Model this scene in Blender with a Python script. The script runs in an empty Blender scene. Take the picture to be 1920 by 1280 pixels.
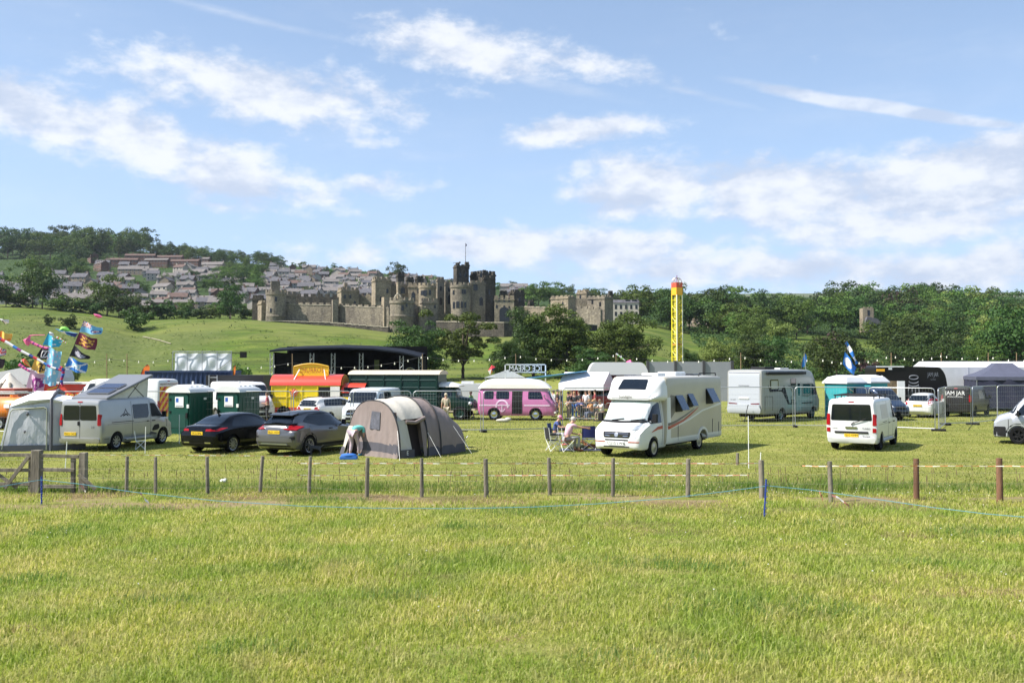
import bpy, bmesh, math, random
import numpy as np
from mathutils import Vector, Matrix
from mathutils.bvhtree import BVHTree
R = math.radians
sc = bpy.context.scene
COL = sc.collection
# ---------------------------------------------------------------- camera, world, sun, exposure
F = 1780.0; HC = 3.2; YH = 688.0
PITCH = math.atan((YH - 640) / F)
cd = bpy.data.cameras.new('camera'); cam = bpy.data.objects.new('camera', cd); COL.objects.link(cam)
cd.sensor_width = 36; cd.lens = F / 1920 * 36; cd.clip_end = 20000; cd.clip_start = 0.1
cam.location = (0, 0, HC); cam.rotation_euler = (math.pi / 2 + PITCH, 0, 0)
cd.dof.use_dof = True; cd.dof.focus_distance = 37; cd.dof.aperture_fstop = 2.2
sc.camera = cam
SUN_EL, SUN_AZ = 50.0, 196.0     # azimuth counter-clockwise from +X
w = bpy.data.worlds.new('World'); sc.world = w; w.use_nodes = True
sd = Vector((math.cos(R(SUN_AZ)) * math.cos(R(SUN_EL)), math.sin(R(SUN_AZ)) * math.cos(R(SUN_EL)), math.sin(R(SUN_EL))))
ld = bpy.data.lights.new('sun', 'SUN'); lo = bpy.data.objects.new('sun', ld); COL.objects.link(lo)
ld.energy = 5.0; ld.angle = R(0.53); ld.color = (1, 0.955, 0.89)
lo.rotation_euler = sd.to_track_quat('Z', 'Y').to_euler()
sc.view_settings.view_transform = 'Standard'; sc.view_settings.look = 'None'
sc.view_settings.gamma = 1; sc.view_settings.exposure = 0.90
sc.render.engine = 'CYCLES'
try: sc.cycles.max_bounces = 6; sc.cycles.transparent_max_bounces = 8
except Exception: pass

def ray(px, py):
    u = (px - 960) / F; v = (640 - py) / F
    return Vector((u, math.cos(PITCH) - v * math.sin(PITCH), math.sin(PITCH) + v * math.cos(PITCH)))
def gp(px, py, z=0.0):
    d = ray(px, py); t = (z - HC) / d.z
    return Vector((d.x * t, d.y * t, z))
def at(px, py, Y):
    d = ray(px, py); t = Y / d.y
    return Vector((d.x * t, Y, HC + d.z * t))

# ---- sky: Nishita plus procedural cloud banks laid out by azimuth and elevation
def world_nodes():
    nt = w.node_tree; N = nt.nodes; L = nt.links; N.clear()
    def nd(t, **k):
        n = N.new(t)
        for a, b in k.items(): setattr(n, a, b)
        return n
    def mth(op, a, b=None, c=None, clamp=False):
        n = nd('ShaderNodeMath', operation=op, use_clamp=clamp)
        for i, v in enumerate((a, b, c)):
            if v is None: continue
            if isinstance(v, (int, float)): n.inputs[i].default_value = v
            else: L.new(v, n.inputs[i])
        return n.outputs[0]
    sky = nd('ShaderNodeTexSky', sky_type='NISHITA', sun_disc=False, sun_elevation=R(SUN_EL), sun_rotation=R(90 - SUN_AZ), altitude=100, air_density=1.0, dust_density=0.6, ozone_density=1.6)
    tc = nd('ShaderNodeTexCoord'); g = tc.outputs['Generated']
    sep = nd('ShaderNodeSeparateXYZ'); L.new(g, sep.inputs[0])
    az = mth('ARCTAN2', sep.outputs[0], sep.outputs[1])
    el = mth('ARCSINE', sep.outputs[2])
    cmb = nd('ShaderNodeCombineXYZ'); L.new(az, cmb.inputs[0]); L.new(el, cmb.inputs[1])
    # distort
    def noise(scale, det, sy, off, rough=0.55):
        m = nd('ShaderNodeMapping'); m.inputs['Scale'].default_value = (1, sy, 1); m.inputs['Location'].default_value = (off, off * .7, 0)
        L.new(cmb.outputs[0], m.inputs[0])
        n = nd('ShaderNodeTexNoise'); n.inputs['Scale'].default_value = scale; n.inputs['Detail'].default_value = det; n.inputs['Roughness'].default_value = rough
        L.new(m.outputs[0], n.inputs['Vector']); return n
    nz = noise(9, 6, 1.6, 3.1)
    sub = nd('ShaderNodeVectorMath', operation='SUBTRACT'); L.new(nz.outputs['Color'], sub.inputs[0]); sub.inputs[1].default_value = (.5, .5, .5)
    scl = nd('ShaderNodeVectorMath', operation='MULTIPLY'); L.new(sub.outputs[0], scl.inputs[0]); scl.inputs[1].default_value = (.07, .035, 0)
    add = nd('ShaderNodeVectorMath', operation='ADD'); L.new(cmb.outputs[0], add.inputs[0]); L.new(scl.outputs[0], add.inputs[1])
    P = add.outputs[0]
    sc2 = nd('ShaderNodeVectorMath', operation='MULTIPLY'); L.new(sub.outputs[0], sc2.inputs[0]); sc2.inputs[1].default_value = (.02, .008, 0); ad2 = nd('ShaderNodeVectorMath', operation='ADD'); L.new(cmb.outputs[0], ad2.inputs[0]); L.new(sc2.outputs[0], ad2.inputs[1]); P2 = ad2.outputs[0]
    def blobs(lst, P=P):
        acc = None
        for (x, y, rx, ry, rot, wt) in lst:
            a = math.atan((x - 960) / F); e = math.atan((YH - y) / F * math.cos(a))
            m = nd('ShaderNodeMapping', vector_type='TEXTURE')
            m.inputs['Location'].default_value = (a, e, 0); m.inputs['Rotation'].default_value = (0, 0, R(rot)); m.inputs['Scale'].default_value = (rx / F, ry / F, 1)
            L.new(P, m.inputs[0])
            gr = nd('ShaderNodeTexGradient', gradient_type='SPHERICAL'); L.new(m.outputs[0], gr.inputs[0])
            v = mth('MULTIPLY', gr.outputs['Fac'], wt)
            acc = v if acc is None else mth('MAXIMUM', acc, v)
        return acc
    cum = blobs([(40, 205, 300, 95, -12, 1.1), (260, 265, 300, 85, -14, 1.05), (430, 320, 330, 95, -12, 1), (700, 345, 170, 40, -5, .6), (480, 165, 380, 85, -6, 1.1), (400, 385, 190, 32, -8, .5),
                 (560, 200, 200, 60, 0, .7), (150, 60, 170, 40, -12, .22), (860, 90, 250, 75, -8, 1.15), (1080, 110, 260, 55, -14, .75), (1100, 245, 230, 42, 2, 1.1), (1330, 80, 120, 60, 0, .22),
                 (1220, 355, 220, 95, -4, 1.15), (1480, 365, 330, 100, -4, 1.2), (1800, 345, 360, 110, 0, 1.3), (1960, 310, 240, 90, 0, 1.2), (1700, 420, 460, 70, 2, 1), (950, 465, 300, 60, -2, 1.1), (1150, 470, 280, 70, -3, 1.1),
                 (680, 475, 110, 45, 0, .9), (540, 480, 110, 50, 0, .7), (1450, 500, 520, 60, 0, .95), (1800, 500, 420, 75, 0, .9), (1250, 510, 330, 60, 0, .85), (700, 262, 130, 30, -8, .45), (860, 170, 180, 30, -8, .3)])
    n2 = noise(24, 9, 1.8, 8.3, .6)
    n3 = noise(7, 5, 1.5, 1.7, .5)
    t = mth('ADD', mth('MULTIPLY', cum, 1.55), mth('MULTIPLY_ADD', n2.outputs['Fac'], 2.2, -1.38))
    t = mth('ADD', t, mth('MULTIPLY_ADD', n3.outputs['Fac'], .5, -.25))
    def smooth(v, lo_, hi):
        n = nd('ShaderNodeMapRange', interpolation_type='SMOOTHSTEP'); L.new(v, n.inputs['Value']); n.inputs['From Min'].default_value = lo_; n.inputs['From Max'].default_value = hi
        return n.outputs['Result']
    cov = mth('MULTIPLY', smooth(t, -.02, .95), .92)
    # thin streaks and the contrail
    wis = blobs([(430, 20, 520, 14, -8, .5), (900, 115, 420, 26, -14, .7), (1300, 170, 260, 14, -16, .5), (760, 290, 420, 35, 2, .35), (1642, 196, 330, 17, -14.4, 1.5), (1800, 222, 190, 14, -14.4, 1.2), (1150, 330, 500, 60, -3, .35)], P2)
    n4 = noise(16, 7, 5, 4.4, .65)
    wv = mth('MULTIPLY', smooth(mth('MULTIPLY', wis, mth('MULTIPLY_ADD', n4.outputs['Fac'], 1.2, .2)), .1, .7), .7)
    veil = mth('MULTIPLY', smooth(noise(3.2, 8, 4.0, 11.0, .6).outputs['Fac'], .45, .8), .16)
    cov = mth('MAXIMUM', mth('MAXIMUM', cov, wv), veil)
    # cloud tone: bright tops, greyer where dense
    shade = smooth(mth('ADD', mth('MULTIPLY', noise(11, 6, 2.2, 5.9).outputs['Fac'], .7), mth('MULTIPLY', n2.outputs['Fac'], .55)), (.50), .74)
    cc = nd('ShaderNodeMixRGB'); L.new(shade, cc.inputs[0]); cc.inputs[1].default_value = (4.3, 4.9, 6.1, 1); cc.inputs[2].default_value = (6.8, 7.0, 7.4, 1)
    # pale haze towards the horizon
    hz = nd('ShaderNodeMixRGB'); L.new(mth('MULTIPLY_ADD', smooth(el, .42, -.02), .42, .30), hz.inputs[0]); L.new(sky.outputs[0], hz.inputs[1]); hz.inputs[2].default_value = (4.3, 6.0, 8.9, 1)
    mx = nd('ShaderNodeMixRGB'); L.new(cov, mx.inputs[0]); L.new(hz.outputs[0], mx.inputs[1]); L.new(cc.outputs[0], mx.inputs[2])
    bg = nd('ShaderNodeBackground'); bg.inputs['Strength'].default_value = 0.078; L.new(mx.outputs[0], bg.inputs[0])
    out = nd('ShaderNodeOutputWorld'); L.new(bg.outputs[0], out.inputs[0])
world_nodes()

# ---------------------------------------------------------------- helpers
def tag(o, label=None, cat=None, group=None, kind=None):
    if label: o['label'] = label
    if cat: o['category'] = cat
    if group: o['group'] = group
    if kind: o['kind'] = kind
    return o
def empty(name, loc, rz=0, label=None, cat=None, group=None):
    o = bpy.data.objects.new(name, None); COL.objects.link(o); o.empty_display_size = .2
    o.location = loc; o.rotation_euler = (0, 0, rz); return tag(o, label, cat, group)
def kids(o): return [c for c in bpy.data.objects if c.parent == o]
def copy_tree(o, parent=None, fam=None):
    c = o.copy(); COL.objects.link(c); c.parent = parent
    for ch in (fam[o.name] if fam and o.name in fam else kids(o)): copy_tree(ch, c)
    return c
_mats = {}
def mat(name, col=(.5, .5, .5), rough=.6, metal=0, var=0, vscale=6, bump=0, bscale=40, emit=0, trans=0, spec=.5, stretch=None, col2=None, coat=0):
    """procedural material: base colour, optional noise variation to col2 and bump"""
    if name in _mats: return _mats[name]
    m = bpy.data.materials.new(name); m.use_nodes = True; nt = m.node_tree; N = nt.nodes; L = nt.links
    b = N['Principled BSDF']; b.inputs['Roughness'].default_value = rough; b.inputs['Metallic'].default_value = metal
    b.inputs['Specular IOR Level'].default_value = spec; b.inputs['Base Color'].default_value = (*col, 1)
    if coat: b.inputs['Coat Weight'].default_value = coat; b.inputs['Coat Roughness'].default_value = .06
    if emit: b.inputs['Emission Color'].default_value = (*col, 1); b.inputs['Emission Strength'].default_value = emit
    if trans: b.inputs['Alpha'].default_value = 1 - trans
    if var or bump or col2:
        tc = N.new('ShaderNodeTexCoord'); mp = N.new('ShaderNodeMapping'); L.new(tc.outputs['Object'], mp.inputs[0])
        if stretch: mp.inputs['Scale'].default_value = stretch
        n = N.new('ShaderNodeTexNoise'); n.inputs['Scale'].default_value = vscale; n.inputs['Detail'].default_value = 6; n.inputs['Roughness'].default_value = .65
        L.new(mp.outputs[0], n.inputs['Vector'])
        if var or col2:
            r = N.new('ShaderNodeValToRGB'); L.new(n.outputs['Fac'], r.inputs[0])
            c2 = col2 or tuple(min(1, c * (1 + var)) for c in col); c1 = col if col2 else tuple(c * (1 - var) for c in col)
            r.color_ramp.elements[0].position = .33; r.color_ramp.elements[1].position = .67
            r.color_ramp.elements[0].color = (*c1, 1); r.color_ramp.elements[1].color = (*c2, 1)
            L.new(r.outputs[0], b.inputs['Base Color'])
        if bump:
            n2 = N.new('ShaderNodeTexNoise'); n2.inputs['Scale'].default_value = bscale; n2.inputs['Detail'].default_value = 4; L.new(mp.outputs[0], n2.inputs['Vector'])
            bp = N.new('ShaderNodeBump'); bp.inputs['Strength'].default_value = bump; bp.inputs['Distance'].default_value = .02; L.new(n2.outputs['Fac'], bp.inputs['Height']); L.new(bp.outputs[0], b.inputs['Normal'])
    _mats[name] = m; return m

class MB:
    def __init__(s): s.v = []; s.f = []; s.mi = []; s.m = 0
    def add(s, v, f):
        k = len(s.v); s.v += [tuple(p) for p in v]; s.f += [tuple(i + k for i in q) for q in f]; s.mi += [s.m] * len(f); return s
    def box(s, c, d, rz=0, M=None):
        x, y, z = (q / 2 for q in d); v = [Vector((i * x, j * y, k * z)) for k in (-1, 1) for j in (-1, 1) for i in (-1, 1)]
        q = Matrix.Rotation(rz, 3, 'Z') if M is None else M
        return s.add([q @ p + Vector(c) for p in v], [(0, 2, 3, 1), (4, 5, 7, 6), (0, 1, 5, 4), (2, 6, 7, 3), (0, 4, 6, 2), (1, 3, 7, 5)])
    def bb(s, x0, x1, y0, y1, z0, z1): return s.box(((x0 + x1) / 2, (y0 + y1) / 2, (z0 + z1) / 2), (x1 - x0, y1 - y0, z1 - z0))
    def cyl(s, a, b, r, r2=None, n=8, cap=True):
        a = Vector(a); b = Vector(b); r2 = r if r2 is None else r2; d = (b - a)
        q = d.to_track_quat('Z', 'Y').to_matrix() if d.length > 1e-9 else Matrix.Identity(3)
        v = [a + q @ Vector((math.cos(t) * r, math.sin(t) * r, 0)) for t in [2 * math.pi * i / n for i in range(n)]] + [b + q @ Vector((math.cos(t) * r2, math.sin(t) * r2, 0)) for t in [2 * math.pi * i / n for i in range(n)]]
        f = [(i, (i + 1) % n, n + (i + 1) % n, n + i) for i in range(n)]
        if cap: f += [tuple(range(n - 1, -1, -1)), tuple(range(n, 2 * n))]
        return s.add(v, f)
    def tube(s, pts, r, n=6):
        pts = [Vector(p) for p in pts]; k = len(pts); rs = r if isinstance(r, (list, tuple)) else [r] * k; v = []
        for i, p in enumerate(pts):
            d = (pts[min(i + 1, k - 1)] - pts[max(i - 1, 0)])
            if d.length < 1e-9: d = Vector((0, 0, 1))
            q = d.to_track_quat('Z', 'Y' if abs(d.normalized().y) < .95 else 'X').to_matrix()
            v += [p + q @ Vector((math.cos(2 * math.pi * j / n) * rs[i], math.sin(2 * math.pi * j / n) * rs[i], 0)) for j in range(n)]
        f = [(i * n + j, i * n + (j + 1) % n, (i + 1) * n + (j + 1) % n, (i + 1) * n + j) for i in range(k - 1) for j in range(n)]
        f += [tuple(range(n - 1, -1, -1)), tuple(range((k - 1) * n, k * n))]
        return s.add(v, f)
    def grid(s, P):
        r = len(P); c = len(P[0]); return s.add([p for q in P for p in q], [(i * c + j, i * c + j + 1, (i + 1) * c + j + 1, (i + 1) * c + j) for i in range(r - 1) for j in range(c - 1)])
    def lathe(s, prof, c=(0, 0, 0), n=16, M=None, a0=0, a1=2 * math.pi):
        M = M or Matrix.Identity(3); c = Vector(c); full = abs(a1 - a0 - 2 * math.pi) < 1e-6; k = n if full else n + 1; v = []
        for (r, z) in prof: v += [c + M @ Vector((r * math.cos(a0 + (a1 - a0) * i / n), r * math.sin(a0 + (a1 - a0) * i / n), z)) for i in range(k)]
        return s.add(v, [(i * k + j, i * k + (j + 1) % k, (i + 1) * k + (j + 1) % k, (i + 1) * k + j) for i in range(len(prof) - 1) for j in range(n)])
    def ell(s, c, r, n=10, m=7, M=None):
        M = M or Matrix.Identity(3); c = Vector(c); v = []; 
        for i in range(m + 1):
            t = math.pi * i / m; v += [c + M @ Vector((r[0] * math.sin(t) * math.cos(2 * math.pi * j / n), r[1] * math.sin(t) * math.sin(2 * math.pi * j / n), r[2] * math.cos(t))) for j in range(n)]
        return s.add(v, [(i * n + j, i * n + (j + 1) % n, (i + 1) * n + (j + 1) % n, (i + 1) * n + j) for i in range(m) for j in range(n)])
    def prism(s, poly, a, b, axis='y'):
        """polygon of (p,q) extruded between a and b along axis; p,q are the other two axes in order"""
        def mk(p, q, t): return (t, p, q) if axis == 'x' else ((p, t, q) if axis == 'y' else (p, q, t))
        n = len(poly); v = [mk(p, q, a) for p, q in poly] + [mk(p, q, b) for p, q in poly]
        return s.add(v, [tuple(range(n - 1, -1, -1)), tuple(range(n, 2 * n))] + [(i, (i + 1) % n, n + (i + 1) % n, n + i) for i in range(n)])
    def tf(s, M, k=0): s.v[k:] = [tuple(M @ Vector(p)) for p in s.v[k:]]; return s
    def build(s, name, mats, parent=None, smooth=None, loc=None, bevel=0):
        me = bpy.data.meshes.new(name); me.from_pydata(s.v, [], s.f)
        mats = mats if isinstance(mats, (list, tuple)) else [mats]
        for m in mats: me.materials.append(m)
        if len(mats) > 1: me.polygons.foreach_set('material_index', s.mi)
        bm = bmesh.new(); bm.from_mesh(me); bmesh.ops.remove_doubles(bm, verts=bm.verts, dist=1e-5)
        bmesh.ops.recalc_face_normals(bm, faces=bm.faces); bm.to_mesh(me); bm.free()
        if smooth:
            me.polygons.foreach_set('use_smooth', [True] * len(me.polygons)); me.set_sharp_from_angle(angle=R(smooth))
        o = bpy.data.objects.new(name, me); COL.objects.link(o)
        if parent: o.parent = parent
        if loc: o.location = loc
        if bevel:
            md = o.modifiers.new('bevel', 'BEVEL'); md.width = bevel; md.segments = 2; md.limit_method = 'ANGLE'
        return o
def text_geo(txt, size, ext=0.0, align='CENTER', sx=1):
    cu = bpy.data.curves.new('t', 'FONT'); cu.body = txt; cu.size = size; cu.extrude = ext; cu.align_x = align; cu.align_y = 'CENTER'; cu.resolution_u = 2
    o = bpy.data.objects.new('t', cu); COL.objects.link(o)
    dg = bpy.context.evaluated_depsgraph_get(); me = bpy.data.meshes.new_from_object(o.evaluated_get(dg))
    v = [(p.co.x * sx, p.co.y, p.co.z) for p in me.vertices]; f = [tuple(q.vertices) for q in me.polygons]
    bpy.data.objects.remove(o); bpy.data.curves.remove(cu); bpy.data.meshes.remove(me)
    return v, f
def pchip(xs, ys, x):
    xs = np.array(xs, float); ys = np.array(ys, float); h = np.diff(xs); d = np.diff(ys) / h; m = np.zeros_like(ys)
    for i in range(1, len(xs) - 1):
        if d[i - 1] * d[i] > 0: w1 = 2 * h[i] + h[i - 1]; w2 = h[i] + 2 * h[i - 1]; m[i] = (w1 + w2) / (w1 / d[i - 1] + w2 / d[i])
    m[0] = d[0]; m[-1] = d[-1]
    x = np.clip(x, xs[0], xs[-1]); k = np.clip(np.searchsorted(xs, x) - 1, 0, len(xs) - 2); t = (x - xs[k]) / h[k]
    return (2 * t**3 - 3 * t**2 + 1) * ys[k] + (t**3 - 2 * t**2 + t) * h[k] * m[k] + (-2 * t**3 + 3 * t**2) * ys[k + 1] + (t**3 - t**2) * h[k] * m[k + 1]

# ---------------------------------------------------------------- terrain
TD = [0, 150, 198, 226, 258, 292, 324, 400, 470, 550, 650, 780, 900, 1100, 1500, 4000]
TX = [-400, 0, 150, 260, 330, 470, 620, 760, 850, 960, 1100, 1200, 1300, 1500, 1700, 1920, 2300]
TP = [[700,665,612,588,580,572,560,540,515,495,470,475,560],[700,665,612,590,577,570,558,540,515,490,464,475,560],[700,668,622,597,586,574,560,540,512,488,462,475,560],
      [702,675,640,612,599,590,565,545,515,492,470,480,560],[702,670,630,607,599,591,568,545,515,495,478,485,560],[700,665,628,606,599,590,570,550,525,508,494,500,555],
      [700,668,632,613,601,594,575,558,535,515,503,505,555],[702,672,640,624,600,594,580,562,540,525,516,518,552],[704,678,646,630,597,592,582,566,548,535,530,530,552],
      [704,676,642,624,606,600,590,572,556,545,540,540,552],[702,672,640,620,608,600,592,578,565,556,552,552,552],[702,672,644,626,612,604,594,582,570,562,558,556,552],
      [708,690,665,650,632,618,605,592,580,570,564,557,550],[712,700,685,668,645,630,612,598,586,576,566,555,549],[714,706,695,680,662,645,622,602,588,576,566,554,548],
      [714,708,698,686,670,652,630,608,592,578,566,553,548],[714,708,698,686,670,652,630,608,592,578,566,553,548]]
TZ = np.array([[0, 0, 0] + [HC + (YH - p) / F * d for p, d in zip(row, TD[3:])] for row in TP])
def terr(x, y):
    """ground height at world x, y (arrays or floats)"""
    x = np.asarray(x, float); y = np.asarray(y, float)
    yy = np.where((y > 1) , y, 1e9); az = np.arctan2(x, y); azc = np.clip(az, -R(33), R(33))
    px = 960 + F * np.tan(azc); d = np.where(np.abs(az) > R(33), np.hypot(x, y) * math.cos(R(33)), y)
    d = np.clip(d, 0, 3999)
    i = np.clip(np.searchsorted(TX, px) - 1, 0, len(TX) - 2); TXa = np.array(TX, float); t = np.clip((px - TXa[i]) / (TXa[i + 1] - TXa[i]), 0, 1); t = t * t * (3 - 2 * t) * .5 + t * .5
    TDa = np.array(TD, float); j = np.clip(np.searchsorted(TD, d) - 1, 0, len(TD) - 2); s = (d - TDa[j]) / (TDa[j + 1] - TDa[j])
    def col(i): return TZ[i, j] * (1 - s) + TZ[i, j + 1] * s
    z = col(i) * (1 - t) + col(i + 1) * t
    und = (np.sin(x * .031 + 1.3) * np.cos(y * .027) * .5 + np.sin(x * .09 + y * .05) * .2) * np.clip((d - 200) / 100, 0, 1)
    behind = np.clip((np.abs(az) - R(60)) / R(40), 0, 1)
    return (z + und) * (1 - behind)
def tz(x, y): return float(terr(x, y))
def on(px, Y):
    x = (px - 960) / F * Y; return Vector((x, Y, tz(x, Y)))
def build_ground():
    az = np.concatenate([np.arange(-180, -36, 4), np.arange(-36, 36, .3), np.arange(36, 180, 4)])
    rr = np.concatenate([[0.5, 3, 6], np.arange(9, 60, 1.5), np.arange(60, 190, 5), np.arange(190, 480, 4), np.arange(480, 1150, 12), [1200, 1300, 1500, 2000, 2700, 3500, 4400]])
    A, Rr = np.meshgrid(R(1) * az, rr); X = np.sin(A) * Rr; Y = np.cos(A) * Rr; Z = terr(X, Y)
    rng = np.random.default_rng(3)
    Z = Z + .03 * np.sin(X * 1.1 + Y * .4) * np.cos(Y * .9 - X * .3) * np.clip(1 - Rr / 60, 0, 1)
    nr, nc = X.shape; v = np.stack([X, Y, Z], -1).reshape(-1, 3); f = []
    idx = np.arange(nr * nc).reshape(nr, nc); nxt = np.roll(idx, -1, axis=1)
    q = np.stack([idx[:-1], idx[1:], nxt[1:], nxt[:-1]], -1).reshape(-1, 4)
    me = bpy.data.meshes.new('ground'); me.from_pydata(v.tolist(), [], q.tolist() + [tuple(idx[0][::-1])])
    me.polygons.foreach_set('use_smooth', [True] * len(me.polygons))
    m = bpy.data.materials.new('meadow'); m.use_nodes = True; nt = m.node_tree; N = nt.nodes; L = nt.links; b = N['Principled BSDF']; b.inputs['Roughness'].default_value = .95; b.inputs['Specular IOR Level'].default_value = .1
    tc = N.new('ShaderNodeTexCoord'); sp = N.new('ShaderNodeSeparateXYZ'); L.new(tc.outputs['Object'], sp.inputs[0])
    def noise(scale, det=6, st=(1, 1, 1), rough=.6):
        mp = N.new('ShaderNodeMapping'); mp.inputs['Scale'].default_value = st; L.new(tc.outputs['Object'], mp.inputs[0])
        n = N.new('ShaderNodeTexNoise'); n.inputs['Scale'].default_value = scale; n.inputs['Detail'].default_value = det; n.inputs['Roughness'].default_value = rough; L.new(mp.outputs[0], n.inputs['Vector']); return n.outputs['Fac']
    def ramp(v, a, b_, inv=False):
        n = N.new('ShaderNodeMapRange'); n.interpolation_type = 'SMOOTHSTEP'; L.new(v, n.inputs[0]); n.inputs[1].default_value = a; n.inputs[2].default_value = b_
        if inv: n.inputs[3].default_value = 1; n.inputs[4].default_value = 0
        return n.outputs[0]
    def mix(f_, a, b_):
        n = N.new('ShaderNodeMixRGB')
        for k, q_ in ((0, f_), (1, a), (2, b_)):
            if isinstance(q_, tuple): n.inputs[k].default_value = (*q_, 1) if len(q_) == 3 else q_
            elif isinstance(q_, (int, float)): n.inputs[k].default_value = q_
            else: L.new(q_, n.inputs[k])
        return n.outputs[0]
    def mul(a, b_):
        n = N.new('ShaderNodeMath'); n.operation = 'MULTIPLY'
        for k, q_ in ((0, a), (1, b_)):
            if isinstance(q_, (int, float)): n.inputs[k].default_value = q_
            else: L.new(q_, n.inputs[k])
        return n.outputs[0]
    c = mix(ramp(noise(.35, 8), .35, .65), (.165, .185, .036), (.245, .250, .062))
    c = mix(mul(ramp(noise(.9, 8, (.25, 1.6, 1)), .5, .72), .75), c, (.34, .30, .125))      # hay coloured streaks left by mowing
    c = mix(mul(ramp(noise(3.5, 6), .5, .75), .35), c, (.11, .16, .025))
    # rough hillside beyond the show field: darker clumps and paler grass
    far = ramp(sp.outputs[1], 190, 230)
    hill = mix(ramp(noise(.06, 8, (1, 1.5, 1)), .38, .62), (.075, .120, .016), (.135, .165, .032))
    hill = mix(mul(ramp(noise(.11, 9, (.5, 1.6, 1)), .46, .60), .8), hill, (.052, .075, .016))
    hill = mix(mul(ramp(noise(1.3, 8, (1, 1.5, 1)), .5, .66), .7), hill, (.04, .062, .015))
    hill = mix(mul(ramp(noise(.02, 4), .5, .62), .6), hill, (.155, .165, .048))
    c = mix(far, c, hill)
    bankm = mul(mul(ramp(sp.outputs[0], -78, -100), ramp(sp.outputs[1], 205, 232)), ramp(sp.outputs[1], 322, 306, True) if 0 else ramp(sp.outputs[1], 296, 308, True)); c = mix(mul(bankm, .8), c, mix(ramp(noise(.9, 8, (1, .5, 1)), .4, .62), (.075, .098, .024), (.115, .135, .045)))
    vfar = ramp(sp.outputs[1], 430, 520); c = mix(vfar, c, (.035, .06, .018))
    moor = ramp(sp.outputs[1], 1200, 1600); c = mix(moor, c, mix(ramp(noise(.004, 3), .45, .55), (.09, .12, .06), (.14, .13, .09)))
    # brown raked strip of cut grass in front of the fence
    dy = N.new('ShaderNodeMath'); dy.operation = 'ABSOLUTE'; s0 = N.new('ShaderNodeMath'); s0.operation = 'SUBTRACT'; L.new(sp.outputs[1], s0.inputs[0]); s0.inputs[1].default_value = 22.9; L.new(s0.outputs[0], dy.inputs[0])
    band = mul(ramp(dy.outputs[0], .9, 1.8, True), ramp(noise(.7, 6, (.35, 1, 1)), .42, .56)); c = mix(mul(band, .9), c, (.26, .195, .11))
    L.new(c, b.inputs['Base Color'])
    nb = N.new('ShaderNodeTexNoise'); nb.inputs['Scale'].default_value = 9; nb.inputs['Detail'].default_value = 8; nb.inputs['Roughness'].default_value = .7; L.new(tc.outputs['Object'], nb.inputs['Vector'])
    bp = N.new('ShaderNodeBump'); bp.inputs['Strength'].default_value = .8; bp.inputs['Distance'].default_value = .12; L.new(nb.outputs['Fac'], bp.inputs['Height']); L.new(bp.outputs[0], b.inputs['Normal'])
    me.materials.append(m); o = bpy.data.objects.new('ground', me); COL.objects.link(o); tag(o, kind='structure'); return o
build_ground()

# ---------------------------------------------------------------- grass blades
def grass_mat(name, c1, c2, c3):
    m = bpy.data.materials.new(name); m.use_nodes = True; nt = m.node_tree; N = nt.nodes; L = nt.links; b = N['Principled BSDF']; b.inputs['Roughness'].default_value = .7; b.inputs['Specular IOR Level'].default_value = .25
    g = N.new('ShaderNodeNewGeometry'); r = N.new('ShaderNodeValToRGB'); L.new(g.outputs['Random Per Island'], r.inputs[0])
    e = r.color_ramp.elements; e[0].color = (*c1, 1); e[1].color = (*c3, 1); e[1].position = 1; k = e.new(.42); k.color = (*c2, 1); k = e.new(.75); k.color = (*[x * .6 + y * .4 for x, y in zip(c2, c3)], 1)
    tc = N.new('ShaderNodeTexCoord'); n = N.new('ShaderNodeTexNoise'); n.inputs['Scale'].default_value = .55; n.inputs['Detail'].default_value = 5; L.new(tc.outputs['Object'], n.inputs['Vector'])
    mr = N.new('ShaderNodeMapRange'); L.new(n.outputs['Fac'], mr.inputs[0]); mr.inputs[1].default_value = .38; mr.inputs[2].default_value = .62
    mx = N.new('ShaderNodeMixRGB'); mx.blend_type = 'MULTIPLY'; mx.inputs[0].default_value = 1; L.new(r.outputs[0], mx.inputs[1])
    r2 = N.new('ShaderNodeValToRGB'); L.new(mr.outputs[0], r2.inputs[0]); r2.color_ramp.elements[0].color = (.70, .86, .62, 1); r2.color_ramp.elements[1].color = (1.12, 1.06, 1.1, 1)
    L.new(r2.outputs[0], mx.inputs[2]); n5 = N.new('ShaderNodeTexNoise'); n5.inputs['Scale'].default_value = 1.3; n5.inputs['Detail'].default_value = 6; n5.inputs['Roughness'].default_value = .7; L.new(tc.outputs['Object'], n5.inputs['Vector']); m5 = N.new('ShaderNodeMapRange'); L.new(n5.outputs['Fac'], m5.inputs[0]); m5.inputs[1].default_value = .52; m5.inputs[2].default_value = .68; m5.inputs[4].default_value = .42; mq = N.new('ShaderNodeMixRGB'); L.new(m5.outputs[0], mq.inputs[0]); L.new(mx.outputs[0], mq.inputs[1]); mq.inputs[2].default_value = (.52, .42, .22, 1); mx = mq; L.new(mx.outputs[0], b.inputs['Base Color'])
    t = N.new('ShaderNodeBsdfTranslucent'); L.new(mx.outputs[0], t.inputs[0]); ms = N.new('ShaderNodeMixShader'); ms.inputs[0].default_value = .5; L.new(b.outputs[0], ms.inputs[1]); L.new(t.outputs[0], ms.inputs[2]); L.new(ms.outputs[0], N['Material Output'].inputs[0])
    return m
GM = grass_mat('grass_blades', (.160, .225, .023), (.410, .445, .070), (.70, .62, .30))
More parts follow.
